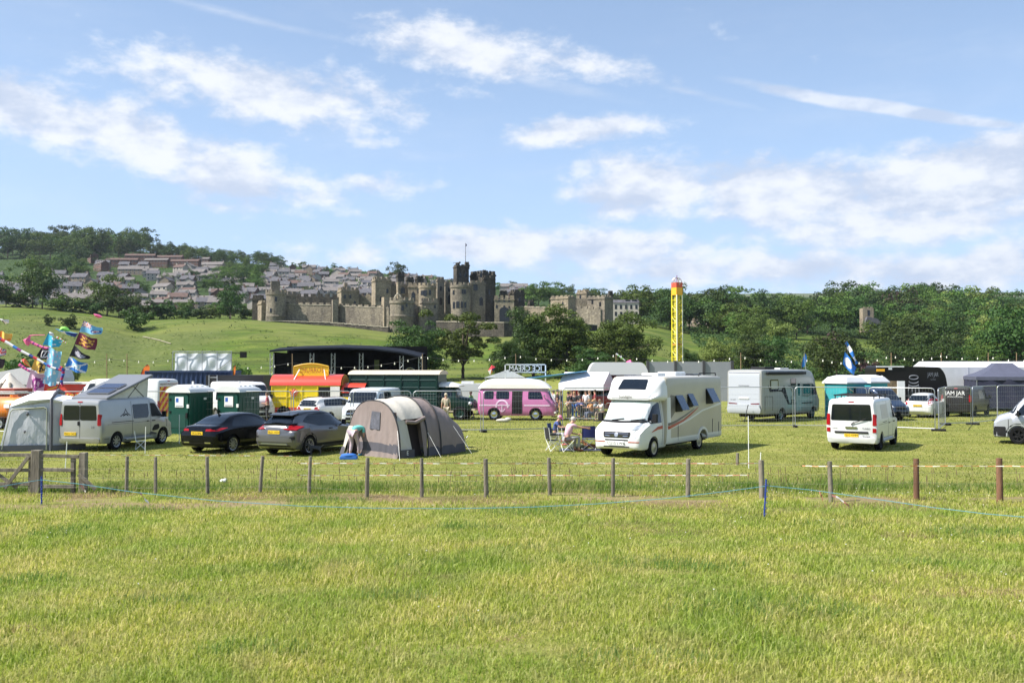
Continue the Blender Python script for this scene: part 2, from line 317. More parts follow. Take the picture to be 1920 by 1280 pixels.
def vnoise(x, y, s, seed=0):
    rng = np.random.default_rng(seed); G = rng.random((64, 64)); u = x * s; v = y * s; i = np.floor(u).astype(int); j = np.floor(v).astype(int); a = u - i; b = v - j; a = a * a * (3 - 2 * a); b = b * b * (3 - 2 * b)
    g = lambda p, q: G[p % 64, q % 64]
    return g(i, j) * (1 - a) * (1 - b) + g(i + 1, j) * a * (1 - b) + g(i, j + 1) * (1 - a) * b + g(i + 1, j + 1) * a * b
def blades(name, x, y, h, wd, lean, seed, m):
    rng = np.random.default_rng(seed); n = len(x); th = rng.random(n) * 2 * np.pi; ph = rng.random(n) * 2 * np.pi
    z = terr(x, y); dx = np.cos(th) * wd / 2; dy = np.sin(th) * wd / 2; lx = np.cos(ph) * lean * h + .25 * h * rng.random(n); ly = np.sin(ph) * lean * h
    V = np.empty((n, 5, 3))
    V[:, 0] = np.stack([x - dx, y - dy, z - .02], -1); V[:, 1] = np.stack([x + dx, y + dy, z - .02], -1)
    mx, my, mz = x + lx * .38, y + ly * .38, z + h * .62
    V[:, 2] = np.stack([mx + dx * .75, my + dy * .75, mz], -1); V[:, 3] = np.stack([mx - dx * .75, my - dy * .75, mz], -1)
    V[:, 4] = np.stack([x + lx, y + ly, z + h * (1 - .25 * np.minimum(lean, 1))], -1)
    me = bpy.data.meshes.new(name); me.vertices.add(n * 5); me.vertices.foreach_set('co', V.ravel().astype(np.float32))
    k = np.arange(n) * 5; loops = np.stack([k, k + 1, k + 2, k + 3, k + 3, k + 2, k + 4], -1).ravel()
    me.loops.add(n * 7); me.loops.foreach_set('vertex_index', loops.astype(np.int32))
    me.polygons.add(n * 2); st = np.stack([np.arange(n) * 7, np.arange(n) * 7 + 4], -1).ravel(); me.polygons.foreach_set('loop_start', st.astype(np.int32))
    me.update(calc_edges=True); me.materials.append(m)
    o = bpy.data.objects.new(name, me); COL.objects.link(o); return o
def scatter(n, y0, y1, seed, power=1.0):
    rng = np.random.default_rng(seed); u = rng.random(n); y = y0 + (y1 - y0) * u**power; x = (rng.random(n) * 2 - 1) * (y * .56 + 4.0); return x, y, rng
def build_grass():
    x, y, rng = scatter(390000, 8.6, 25, 5, 1.15)
    band = np.clip(1 - np.abs(y - 22.9) / 1.9, 0, 1)**.3 * np.clip((vnoise(x, y * 2, .5, 3) - .38) * 5, 0, 1)
    keep = rng.random(len(x)) > band * 1.02; x = x[keep]; y = y[keep]
    n1 = vnoise(x, y, .8, 1); n2 = vnoise(x, y, 2.6, 2)
    n3 = vnoise(x, y, .33, 21); h = (.04 + .09 * rng.random(len(x))) * (.45 + .55 * n1 + .4 * n2 + .4 * np.clip((n3 - .6) * 4, 0, 1)) ; wd = .007 + .006 * rng.random(len(x)) + .0003 * (y - 8)
    tag(blades('grass', x, y, h, wd, .2 + .9 * rng.random(len(x)), 6, GM), 'short mown grass of the foreground meadow', 'grass', kind='stuff')
    x, y, rng = scatter(165000, 25, 75, 8, 1.25)
    h = (.025 + .035 * rng.random(len(x))) * (.5 + vnoise(x, y, .6, 4)); wd = .014 + .014 * rng.random(len(x)) + .0004 * (y - 25)
    tag(blades('camp_grass', x, y, h, wd, .2 + .9 * rng.random(len(x)), 9, grass_mat('camp_blades', (.135, .165, .025), (.28, .29, .06), (.55, .47, .24))), 'short dry grass under the parked vehicles', 'grass', kind='stuff')
    # taller tufts along the fence line
    g2 = grass_mat('tall_grass', (.085, .17, .02), (.18, .27, .04), (.42, .38, .18))
    rng = np.random.default_rng(12); n = 44000; y = 24.9 + rng.normal(0, .42, n); x = (rng.random(n) * 2 - 1) * 19
    k = vnoise(x, y, .8, 7); keep = rng.random(n) < .35 + k; x, y, k = x[keep], y[keep], k[keep]
    right = np.exp(-((x - 7.8) / 2.2)**2); h = (.10 + .20 * rng.random(len(x)) * (k + .2)) * (1 + .7 * right)
    tag(blades('verge_grass', x, y, h, .011 + .009 * rng.random(len(x)), .1 + .5 * rng.random(len(x)), 13, g2), 'long uncut grass along the wire fence', 'grass', kind='stuff')
build_grass()
def patches(name, lab, spots, dens, h0, h1, w0, w1, lean, m, seed):
    rng = np.random.default_rng(seed); X = []; Y = []
    for px, py, r in spots:
        g = gp(px, py); n = int(dens * r * r * 3); a = rng.random(n) * 6.283; q = r * rng.random(n)**.6; X.append(g.x + np.cos(a) * q * 1.7); Y.append(g.y + np.sin(a) * q * .8)
    x = np.concatenate(X); y = np.concatenate(Y); n = len(x); tag(blades(name, x, y, h0 + (h1 - h0) * rng.random(n), w0 + (w1 - w0) * rng.random(n), lean * (.5 + rng.random(n)), seed, m), lab, 'grass', kind='stuff')
patches('lush_grass', 'darker blue-green lush clumps scattered in the foreground grass', [(680, 1062, .9), (1180, 1060, .7), (1320, 1065, .5), (1410, 1140, .8), (1500, 1150, .6), (750, 1120, .35), (100, 1000, .8), (990, 1030, .4), (1740, 1060, .4), (300, 1130, .4), (230, 960, .7), (620, 940, .6), (1200, 1240, .5), (480, 1220, .4), (1840, 1000, .7), (900, 1170, .3), (880, 990, .5), (40, 1090, .4), (1000, 960, .8), (1560, 985, .6)], 380, .07, .17, .008, .014, .35, grass_mat('lush_blades', (.085, .17, .035), (.17, .27, .06), (.30, .36, .12)), 51)
patches('dead_grass', 'dry brown clippings lying in small heaps in the foreground', [(1625, 1092, .28), (1840, 1115, .5), (1780, 1080, .3), (800, 1078, .4), (700, 1090, .25), (1165, 985, .7), (260, 1040, .2), (550, 955, .3), (1420, 960, .6), (1500, 958, .5), (1640, 1125, .18), (60, 1180, .2), (1340, 1210, .15), (290, 955, .4), (1040, 1120, .2), (420, 1130, .2), (960, 1200, .15), (1250, 1000, .5), (1700, 1005, .4), (640, 935, 1.0), (900, 938, 1.0), (400, 930, 1.0), (1250, 948, .9), (1650, 950, .9), (150, 928, .8)], 1100, .03, .07, .006, .012, 2.2, grass_mat('dead_blades', (.24, .17, .09), (.36, .27, .15), (.52, .42, .26)), 52)
# ---------------------------------------------------------------- trees
def leaf_mat(name, c, c2):
    m = bpy.data.materials.new(name); m.use_nodes = True; nt = m.node_tree; N = nt.nodes; L = nt.links; b = N['Principled BSDF']; b.inputs['Roughness'].default_value = .6; b.inputs['Specular IOR Level'].default_value = .2
    g = N.new('ShaderNodeNewGeometry'); oi = N.new('ShaderNodeObjectInfo'); mx = N.new('ShaderNodeMixRGB'); L.new(g.outputs['Random Per Island'], mx.inputs[0]); mx.inputs[1].default_value = (*c, 1); mx.inputs[2].default_value = (*c2, 1)
    hs = N.new('ShaderNodeHueSaturation'); mr = N.new('ShaderNodeMapRange'); L.new(oi.outputs['Random'], mr.inputs[0]); mr.inputs[3].default_value = .72; mr.inputs[4].default_value = 1.35; L.new(mr.outputs[0], hs.inputs['Value'])
    m2 = N.new('ShaderNodeMath'); m2.operation = 'MULTIPLY_ADD'; L.new(oi.outputs['Random'], m2.inputs[0]); m2.inputs[1].default_value = .05; m2.inputs[2].default_value = .475; L.new(m2.outputs[0], hs.inputs['Hue'])
    L.new(mx.outputs[0], hs.inputs['Color']); L.new(hs.outputs[0], b.inputs['Base Color'])
    t = N.new('ShaderNodeBsdfTranslucent'); L.new(hs.outputs[0], t.inputs[0]); ms = N.new('ShaderNodeMixShader'); ms.inputs[0].default_value = .22; L.new(b.outputs[0], ms.inputs[1]); L.new(t.outputs[0], ms.inputs[2]); L.new(ms.outputs[0], N['Material Output'].inputs[0]); return m
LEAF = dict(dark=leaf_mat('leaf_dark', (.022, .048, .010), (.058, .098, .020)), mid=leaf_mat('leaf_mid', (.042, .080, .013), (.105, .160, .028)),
            light=leaf_mat('leaf_light', (.10, .15, .028), (.20, .245, .06)), purple=leaf_mat('leaf_purple', (.040, .020, .022), (.075, .040, .040)), hedge=leaf_mat('leaf_hedge', (.035, .07, .012), (.07, .115, .022)))
BARK = mat('bark', (.11, .085, .06), .9, var=.4, vscale=3, bump=.5)
def crown_mesh(name, seed, shape, n, leaf):
    """crown of unit-height tree scaled to metres by the object: many leaf sprays on lobes"""
    rng = np.random.default_rng(seed); lobes = []
    if shape == 'conifer':
        for k in range(46):
            z = .12 + .85 * (k / 45); r = .20 * (1 - (k / 45)**1.1) + .012; a = rng.random() * 6.28; lobes.append((math.cos(a) * r * .6, math.sin(a) * r * .6, z, r * .55 + .02))
    else:
        zc, rx, rz, nl, lr = dict(round=(.52, .42, .42, 44, .15), tall=(.52, .30, .44, 42, .13), wide=(.53, .52, .40, 54, .15), open=(.57, .44, .38, 38, .10), shrub=(.45, .52, .46, 22, .22), old=(.51, .44, .43, 62, .12))[shape]
        for k in range(nl):
            u = rng.normal(size=3); u /= np.linalg.norm(u); q = rng.random()**(.38)
            flat = -.9 if shape != 'shrub' else -1
            u[2] = max(u[2], flat); rr = (1 + .22 * rng.normal()) * q
            lobes.append((u[0] * rx * rr * .98, u[1] * rx * rr * .98, zc + u[2] * rz * rr * .92, lr * (.65 + .6 * rng.random())))
    if shape == 'old':
        for k in range(22): a = rng.random() * 6.28; q = .45 + .55 * rng.random(); lobes.append((math.cos(a) * rx * q * .9, math.sin(a) * rx * q * .9, .13 + .22 * rng.random(), lr * (.8 + .5 * rng.random())))
    L = np.array(lobes); k = rng.choice(len(L), n, p=(L[:, 3]**2) / (L[:, 3]**2).sum()); d = rng.normal(size=(n, 3)); d /= np.linalg.norm(d, axis=1)[:, None]
    d[:, 2] = np.where(d[:, 2] < -.3, -d[:, 2] * .6, d[:, 2]); rad = L[k, 3] * (.80 + .28 * rng.random(n))
    P = L[k, :3] + d * rad[:, None] * np.array([1, 1, .8]); P[:, 2] = np.maximum(P[:, 2], .03)
    nn = d + rng.normal(size=(n, 3)) * .38; nn /= np.linalg.norm(nn, axis=1)[:, None]
    t = np.cross(nn, rng.normal(size=(n, 3))); t /= np.linalg.norm(t, axis=1)[:, None]; b = np.cross(nn, t); s = (leaf * (.6 + .8 * rng.random(n)))[:, None]
    V = np.stack([P + t * s, P + b * s * .75, P - t * s * .8, P - b * s * .7], 1).reshape(-1, 3)
    me = bpy.data.meshes.new(name); me.vertices.add(n * 4); me.vertices.foreach_set('co', V.ravel().astype(np.float32)); me.loops.add(n * 4); me.loops.foreach_set('vertex_index', np.arange(n * 4, dtype=np.int32))
    me.polygons.add(n); me.polygons.foreach_set('loop_start', np.arange(n, dtype=np.int32) * 4); me.update(calc_edges=True); me.materials.append(LEAF['mid']); return me, L
def trunk_mesh(name, seed, L, r=.022):
    rng = random.Random(seed); b = MB(); top = .55; pts = [(0, 0, -.03), (.004, 0, .12), (-.006, .005, .3), (.005, 0, top)]; b.tube(pts, [r * 1.35, r, r * .8, r * .4], 7)
    for k in range(9):
        l = L[rng.randrange(len(L))]; z0 = .16 + .32 * rng.random(); m = (l[0] * .5, l[1] * .5, (z0 + l[2]) / 2 + .01)
        b.tube([(0, 0, z0), m, (l[0] * .95, l[1] * .95, l[2])], [r * .5, r * .34, r * .12], 5)
    o = b.build(name, BARK, smooth=60); me = o.data; bpy.data.objects.remove(o); return me
CROWNS = {}
for nm, sh, cnt, lf, sd_ in (('round', 'round', 3600, .022, 1), ('round2', 'round', 3600, .021, 2), ('tall', 'tall', 3200, .021, 3), ('wide', 'wide', 4200, .022, 4), ('wide2', 'wide', 4000, .022, 5), ('shrub', 'shrub', 1800, .045, 6), ('conifer', 'conifer', 2600, .020, 7),
                             ('near1', 'old', 20000, .0125, 8), ('near2', 'old', 15000, .0135, 9), ('near3', 'open', 13000, .0125, 10), ('near4', 'old', 20000, .0125, 11)):
    me, Lb = crown_mesh('crown', sd_, sh, cnt, lf); CROWNS[nm] = (me, trunk_mesh('trunk', sd_, Lb, .016 if sh == 'conifer' else .022))
def tree(px, Y, Hm, kind='round', col='mid', label=None, group=None, name='broadleaf_tree', sx=1.0, dz=0, cat='tree', seed=None):
    if name == 'meadow_tree': Hm *= 1.10; sx *= 1.12
    if name == 'woodland_tree': Hm *= 1.08
    p = on(px, Y); p.z += dz - .1; rng = random.Random(int(px * 7 + Y * 13) if seed is None else seed)
    o = empty(name, p, rng.random() * 6.28, label, cat, group); s = Hm * (1 + .0 * rng.random())
    for k, (nm, me) in enumerate((('crown', CROWNS[kind][0]), ('trunk', CROWNS[kind][1]))):
        if nm == 'trunk' and kind == 'shrub': continue
        c = bpy.data.objects.new(nm, me); COL.objects.link(c); c.parent = o; c.scale = (s * sx, s * sx, s)
        if nm == 'crown': c.material_slots[0].link = 'OBJECT'; c.material_slots[0].material = LEAF[col]
    return o
rt = random.Random(4)
# the eight trees standing in the meadow below the castle
for px, Y, Hm, kd, cl, lb, sx in ((783, 205, 13, 'near2', 'dark', 'dark narrow tree just right of the black stage', .95), (868, 212, 15.2, 'near3', 'mid', 'open airy tree with forked trunk left of the big dark pair, above the pink camper', 1.0),
                              (1000, 216, 15.2, 'near1', 'dark', 'dense dark tree, left one of the touching pair in front of the castle', .95), (1062, 214, 15.6, 'near4', 'mid', 'tall green tree, right one of the touching pair in front of the castle', .95), (958, 205, 8.8, 'near1', 'dark', 'low dark tree tucked against the left foot of the dense pair', .9),
                              (1158, 218, 14.4, 'near4', 'mid', 'broad green tree above the front of the white motorhome', .95), (1103, 206, 7.2, 'near1', 'dark', 'small dark tree filling the gap under the two large meadow trees', 1.1), (1292, 205, 7.0, 'near4', 'dark', 'small round dark tree right of the yellow ride tower', .9)):
    tree(px, Y, Hm, kd, cl, lb, None, 'meadow_tree', sx)
tree(1350, 225, 9.8, 'near2', 'light', 'pale yellow-green tree between the ride tower and the grey motorhome', None, 'meadow_tree', .9)
for px, Y, Hm, sx, lb in ((90, 300, 4.0, .7, 'small dark thorn bush on the grassy bank, left of two'), (130, 296, 5, .9, 'bigger dark thorn bush on the grassy bank, right of two'), (255, 315, 8.5, 1, 'round dark bush at the end of the grassy bank beside the path'),
                      (452, 190, 4.2, .9, 'wispy green bush behind the blue container'), (40, 200, 6.5, 1, 'dark bush behind the bell tent and flags'), (130, 185, 3.4, 1, 'low green bush behind the red trailer')):
    tree(px, Y, Hm, 'shrub', 'hedge' if px != 452 else 'mid', lb, None, 'bush', sx, cat='bush')
G_L = 'hedge and park trees left of the castle'; lab = 'dark green leafy tree in the hedge line at the top of the grassy bank'
for px, Y, Hm, kd, cl, sx in ((10, 415, 9, 'wide', 'mid', 1), (60, 418, 21, 'wide', 'mid', .85), (78, 412, 19, 'round', 'dark', .9), (32, 414, 8, 'shrub', 'mid', 1.3), (112, 408, 7, 'shrub', 'mid', 1.6), (150, 404, 7, 'shrub', 'dark', 1.5), (175, 402, 7, 'shrub', 'dark', 1.4),
                          (200, 410, 17.5, 'wide', 'mid', .95), (222, 402, 12, 'round', 'dark', 1.2), (246, 405, 10, 'round', 'dark', 1.1), (285, 400, 8.5, 'shrub', 'dark', 1.2), (305, 402, 9, 'shrub', 'dark', 1), (352, 402, 5.5, 'shrub', 'dark', 1.1), (372, 402, 5.5, 'shrub', 'dark', 1), (395, 410, 6, 'shrub', 'mid', 1.3),
                          (432, 405, 15, 'wide', 'dark', .75), (412, 412, 9, 'round', 'mid', 1.2), (430, 415, 18, 'tall', 'dark', .8), (350, 430, 9, 'round', 'mid', 1.1), (250, 440, 12, 'round', 'mid', 1), (460, 420, 6, 'shrub', 'mid', 1.3), (334, 415, 5, 'shrub', 'mid', 1.2), (-10, 410, 14, 'wide', 'dark', 1), (478, 430, 6, 'shrub', 'mid', 1.2)):
    tree(px, Y, Hm, kd, cl, lab, G_L, 'hedge_tree', sx)
G_T = 'wood on the skyline above the town'
for i in range(56):
    px = -15 + i * 9.8 + rt.uniform(-5, 5); Y = rt.choice((930, 985, 1040)) + rt.uniform(-15, 15); Hm = rt.uniform(17, 23) * (1.3 if px < 280 else .85) * (1 if px < 400 else .9)
    tree(px, Y, Hm, rt.choice(('round', 'round2', 'wide', 'wide2', 'tall')), rt.choice(('dark', 'dark', 'mid')), 'leafy green tree in the wood along the skyline above the brick terraces', G_T, 'skyline_tree')
for i in range(12):
    px = rt.uniform(50, 150); Y = rt.uniform(640, 860); tree(px, Y, rt.uniform(13, 19), rt.choice(('round', 'wide')), rt.choice(('dark', 'mid')), 'leafy green tree in the wood left of the brick terraces', 'wood left of the brick terraces', 'hillside_tree')
for px, Y, Hm in ((250, 590, 11), (265, 600, 9), (205, 560, 8), (345, 690, 10), (310, 700, 9), (360, 720, 11), (385, 650, 11), (400, 640, 13), (420, 700, 15), (440, 720, 17), (455, 680, 16), (470, 700, 18), (480, 660, 13), (450, 620, 10), (432, 600, 9), (490, 640, 9), (410, 760, 13), (430, 800, 14), (455, 800, 15), (475, 790, 14), (490, 830, 14), (195, 850, 12), (520, 600, 8),
                  (580, 600, 9), (572, 610, 9), (612, 850, 11), (644, 590, 7), (625, 870, 9), (700, 900, 9), (745, 860, 20), (760, 900, 9), (800, 840, 10), (820, 860, 11), (840, 840, 9), (548, 940, 9), (566, 955, 11), (590, 960, 8), (625, 960, 10), (655, 950, 7), (700, 930, 8), (860, 900, 9), (930, 850, 10), (560, 720, 7), (675, 700, 7), (720, 650, 8),
                  (990, 640, 16), (1010, 640, 18), (1030, 650, 17), (1050, 660, 17), (1062, 640, 12), (985, 700, 13), (960, 900, 10), (1000, 900, 9), (1068, 850, 13), (1108, 640, 16), (1120, 650, 14), (1160, 660, 14), (1180, 640, 13), (1200, 640, 14), (1140, 700, 12), (1016, 560, 7), (1215, 600, 12), (965, 560, 7)):
    tree(px, Y, Hm, rt.choice(('round', 'round2', 'wide', 'tall')), rt.choice(('dark', 'mid', 'mid')), 'leafy green tree among the houses and behind the castle', 'trees among the town houses', 'garden_tree')
G_W = 'woodland on the right hillside'; lw = 'leafy tree in the woodland covering the right-hand hillside'
def wood(n, x0, x1, y0, y1, h0, h1, cond=None):
    k = 0
    while k < n:
        px = rt.uniform(x0, x1); Y = rt.uniform(y0, y1)
        if cond and not cond(px, Y): continue
        k += 1; c = rt.random(); cl = 'dark' if c < .6 else ('mid' if c < .93 else ('light' if c < .96 else 'mid'))
        tree(px, Y, rt.uniform(h0, h1), rt.choice(('round', 'round2', 'wide', 'wide2', 'tall')), cl, lw, G_W, 'woodland_tree', rt.uniform(.9, 1.2))
clear = lambda px, Y: not (1480 < px < 1700 and 385 < Y < 478) and not (px < 1480 and Y < 400 + (1480 - px) * .0)
for i in range(16): tree(1205 + i * 45 + rt.uniform(-10, 10), rt.uniform(400, 440) if i < 6 else rt.uniform(480, 500), rt.uniform(15, 19), rt.choice(('wide', 'round2', 'round')), 'dark' if i % 2 else 'mid', lw, G_W, 'woodland_tree', 1.15)
wood(26, 1200, 1500, 430, 620, 15, 21); wood(26, 1480, 1970, 485, 680, 18, 25); wood(12, 1710, 1970, 370, 480, 14, 18); wood(8, 1580, 1960, 640, 740, 20, 25)
wood(20, 1390, 1980, 215, 300, 6.5, 11); wood(12, 1620, 1970, 310, 390, 12, 16); wood(9, 1310, 1480, 330, 430, 10, 14); wood(6, 1290, 1960, 760, 900, 9, 13)
def scatter_leaves(name, lab, n, X, Y, z, hh, s0, s1, mt, seed):
    rng = np.random.default_rng(seed); P = np.stack([X, Y, z + hh * rng.random(n)**.5], -1); nn = rng.normal(size=(n, 3)) * .6 + np.array([0, -.2, .8]); nn /= np.linalg.norm(nn, axis=1)[:, None]; t = np.cross(nn, rng.normal(size=(n, 3))); t /= np.linalg.norm(t, axis=1)[:, None]; b = np.cross(nn, t); s = rng.uniform(s0, s1, n)[:, None]
    V = np.stack([P + t * s, P + b * s * .75, P - t * s * .8, P - b * s * .7], 1).reshape(-1, 3); me = bpy.data.meshes.new(name); me.vertices.add(n * 4); me.vertices.foreach_set('co', V.ravel().astype(np.float32)); me.loops.add(n * 4); me.loops.foreach_set('vertex_index', np.arange(n * 4, dtype=np.int32)); me.polygons.add(n); me.polygons.foreach_set('loop_start', np.arange(n, dtype=np.int32) * 4); me.update(calc_edges=True); me.materials.append(mt)
    o = bpy.data.objects.new(name, me); COL.objects.link(o); tag(o, lab, name.replace('_', ' '), kind='stuff')
def undergrowth():
    rng = np.random.default_rng(31); n = 150000; px = rng.uniform(1190, 2050, n); Y = 205 + 550 * rng.random(n)**1.3
    lim = np.interp(px, [1190, 1290, 1300, 1400, 1470, 1480, 1640, 1650, 2050], [455, 440, 330, 235, 215, 215, 215, 215, 215]); ok = (Y > lim) & ~((px > 1478) & (px < 1650) & (Y > 368) & (Y < 476)); px, Y = px[ok], Y[ok]; n = len(px)
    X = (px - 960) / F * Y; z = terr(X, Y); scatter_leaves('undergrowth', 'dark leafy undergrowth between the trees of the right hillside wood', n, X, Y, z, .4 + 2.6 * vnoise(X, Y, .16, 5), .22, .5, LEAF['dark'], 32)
    n = 90000; px = rng.uniform(-60, 1260, n); Y = rng.uniform(412, 1060, n); X = (px - 960) / F * Y; ok = (vnoise(X, Y, .05, 9) > .55) & ~((px > 480) & (px < 1150) & (Y < 470)) & ((Y < 640) | (px < 900) | (px > 1180)); px, Y, X = px[ok], Y[ok], X[ok]; n = len(px)
    m_ = 26000; hx = rng.uniform(-80, 1290, m_); hy = rng.uniform(198, 335, m_); HX = (hx - 960) / F * hy; ok = (vnoise(HX, hy * 1.6, .22, 15) + .35 * vnoise(HX, hy, 1.1, 16) > .86) & ~((hx > 470) & (hy > 300)); hy, HX = hy[ok], HX[ok]; scatter_leaves('rough_grass', 'rough tussocks and weeds on the grass slope below the castle', len(HX), HX, hy, terr(HX, hy), .15 + .35 * rng.random(len(HX)), .12, .32, leaf_mat('leaf_tussock', (.05, .085, .018), (.11, .14, .035)), 34)
    scatter_leaves('garden_hedges', 'mass of garden hedges and shrubs between the town houses', n, X, Y, terr(X, Y), .8 + 3.2 * vnoise(X, Y, .12, 6), .25, .6, LEAF['mid'], 33)
undergrowth()
for px, Y, Hm, cl, kd, lb in ((1560, 330, 8, 'purple', 'shrub', 'purple-leaved bush at the foot of the right hillside wood'), (1690, 560, 22, 'purple', 'wide', 'largest copper beech in the right hillside wood'), (1655, 540, 13, 'purple', 'round', 'smaller copper beech beside the ruined stone tower'), (1622, 250, 5, 'purple', 'shrub', 'dark purple bush right behind the blue flag'),
                          (1752, 720, 25, 'dark', 'conifer', 'tallest dark conifer on the skyline of the right wood'), (1768, 735, 23, 'dark', 'conifer', 'second dark conifer on the right skyline, beside the tallest'), (1790, 735, 24, 'dark', 'tall', 'thin flat-topped pine on the right skyline'), (1352, 640, 20, 'dark', 'conifer', 'pointed dark conifer on the skyline right of the ride tower'),
                          (1905, 262, 18, 'dark', 'wide', 'big bright green tree cut by the right edge of the picture'), (1860, 268, 13, 'mid', 'round', 'green tree just left of the big one at the right edge')):
    tree(px, Y, Hm, kd, cl, lb, None, 'woodland_tree')

# ---------------------------------------------------------------- stone and the castle
def stone(name, c1, c2, c3, bs=.7, bh=.32):
    m = bpy.data.materials.new(name); m.use_nodes = True; nt = m.node_tree; N = nt.nodes; L = nt.links; b = N['Principled BSDF']; b.inputs['Roughness'].default_value = .92; b.inputs['Specular IOR Level'].default_value = .15
    tc = N.new('ShaderNodeTexCoord'); sp = N.new('ShaderNodeSeparateXYZ'); L.new(tc.outputs['Object'], sp.inputs[0]); ad = N.new('ShaderNodeMath'); L.new(sp.outputs[0], ad.inputs[0]); L.new(sp.outputs[1], ad.inputs[1])
    cb = N.new('ShaderNodeCombineXYZ'); L.new(ad.outputs[0], cb.inputs[0]); L.new(sp.outputs[2], cb.inputs[1])
    br = N.new('ShaderNodeTexBrick'); br.inputs['Scale'].default_value = 1; br.inputs['Brick Width'].default_value = bs; br.inputs['Row Height'].default_value = bh; br.inputs['Mortar Size'].default_value = .03; br.inputs['Bias'].default_value = -.1
    br.inputs['Color1'].default_value = (*c1, 1); br.inputs['Color2'].default_value = (*c2, 1); br.inputs['Mortar'].default_value = (*[x * .55 for x in c1], 1); L.new(cb.outputs[0], br.inputs['Vector'])
    n = N.new('ShaderNodeTexNoise'); n.inputs['Scale'].default_value = .28; n.inputs['Detail'].default_value = 9; n.inputs['Roughness'].default_value = .7; mp = N.new('ShaderNodeMapping'); mp.inputs['Scale'].default_value = (1, 1, .5); L.new(tc.outputs['Object'], mp.inputs[0]); L.new(mp.outputs[0], n.inputs['Vector'])
    r = N.new('ShaderNodeMapRange'); L.new(n.outputs['Fac'], r.inputs[0]); r.inputs[1].default_value = .42; r.inputs[2].default_value = .62
    mx = N.new('ShaderNodeMixRGB'); L.new(r.outputs[0], mx.inputs[0]); L.new(br.outputs[0], mx.inputs[1]); mx.inputs[2].default_value = (*c3, 1)
    m2 = N.new('ShaderNodeMixRGB'); m2.blend_type = 'MULTIPLY'; m2.inputs[0].default_value = .8; n2 = N.new('ShaderNodeTexNoise'); n2.inputs['Scale'].default_value = 1.7; n2.inputs['Detail'].default_value = 6; L.new(tc.outputs['Object'], n2.inputs['Vector'])
    r2 = N.new('ShaderNodeMapRange'); L.new(n2.outputs['Fac'], r2.inputs[0]); r2.inputs[1].default_value = .3; r2.inputs[2].default_value = .7; r2.inputs[3].default_value = .5; r2.inputs[4].default_value = 1.25; L.new(mx.outputs[0], m2.inputs[1]); L.new(r2.outputs[0], m2.inputs[2])
    L.new(m2.outputs[0], b.inputs['Base Color']); bp = N.new('ShaderNodeBump'); bp.inputs['Strength'].default_value = .6; bp.inputs['Distance'].default_value = .15; L.new(n2.outputs['Fac'], bp.inputs['Height']); L.new(bp.outputs[0], b.inputs['Normal']); return m
ST = stone('castle_stone', (.32, .275, .205), (.235, .205, .155), (.15, .13, .105)); STL = stone('castle_stone_warm', (.40, .33, .235), (.29, .24, .17), (.19, .16, .12)); STD = stone('castle_stone_dark', (.125, .11, .085), (.085, .075, .062), (.045, .042, .037))  # paler and darker tones of one stone; on some parts they paint sun and shade
COPING = mat('coping_stone', (.38, .34, .26), .9, var=.3, vscale=1.5); DARKGLASS = mat('dark_window', (.012, .014, .018), .25)
def merlons(b, x0, y0, x1, y1, z, t=.55, h=1.0, wd=1.1, gap=.8):
    d = Vector((x1 - x0, y1 - y0, 0)); n = max(2, int((d.length + gap) / (wd + gap))); a = math.atan2(d.y, d.x); st = d / n
    for i in range(n): c = Vector((x0, y0, 0)) + st * (i + .5); b.box((c.x, c.y, z + h / 2), (st.length * wd / (wd + gap), t, h), a)
castle = empty('castle', on(820, 350), 0, 'large medieval stone castle with round towers, keep and battlements on the green rise', 'castle')
CO = castle.location
def cpos(px, py, Y): return at(px, py, Y) - CO
def tower(px0, px1, ptop, Y, fr=.25, rot=25, m=ST, name='square_tower', pbase=None, wins=(), mer=True, mh=1.0, side=1, parent=castle):
    W = (px1 - px0) / F * Y; th = R(rot) if fr > 0 else 0
    wv = W * (1 - fr) / math.cos(th); dv = W * fr / math.sin(th) if fr > 0 else W * .8
    zt = cpos(0, ptop, Y).z; xc = ((px0 + px1) / 2 - 960) / F * Y; zb = (tz(xc, Y) - 4 if pbase is None else at(0, pbase, Y).z - 1) - CO.z
    b = MB(); hw, hd = wv / 2, dv / 2; zt2 = zt - (mh if mer else 0); b.bb(-hw, hw, -hd, hd, zb, zt2); ov = .25
    if mer:
        b.bb(-hw - ov, hw + ov, -hd - ov, hd + ov, zt2 - .9, zt2 - .55); e = .3
        for a in ((-hw, -hd + e, hw, -hd + e), (-hw, hd - e, hw, hd - e), (-hw + e, -hd + e * 2, -hw + e, hd - e * 2), (hw - e, -hd + e * 2, hw - e, hd - e * 2)): merlons(b, *a, zt2, h=mh, wd=min(1.1, wv / 4), gap=min(.8, wv / 6))
    rz = th * side; o = b.build(name, m, parent, loc=(xc - CO.x, Y - CO.y + dv * .3, 0)); o.rotation_euler[2] = rz
    for (u, py, ww, hh) in wins:
        q = MB(); z = cpos(0, py, Y).z; x = -hw + u * wv; q.prism([(x - ww / 2, z), (x + ww / 2, z), (x + ww / 2, z + hh * .75), (x, z + hh), (x - ww / 2, z + hh * .75)], -hd - .05, -hd + .1); q.build('window', DARKGLASS, o)
    return o
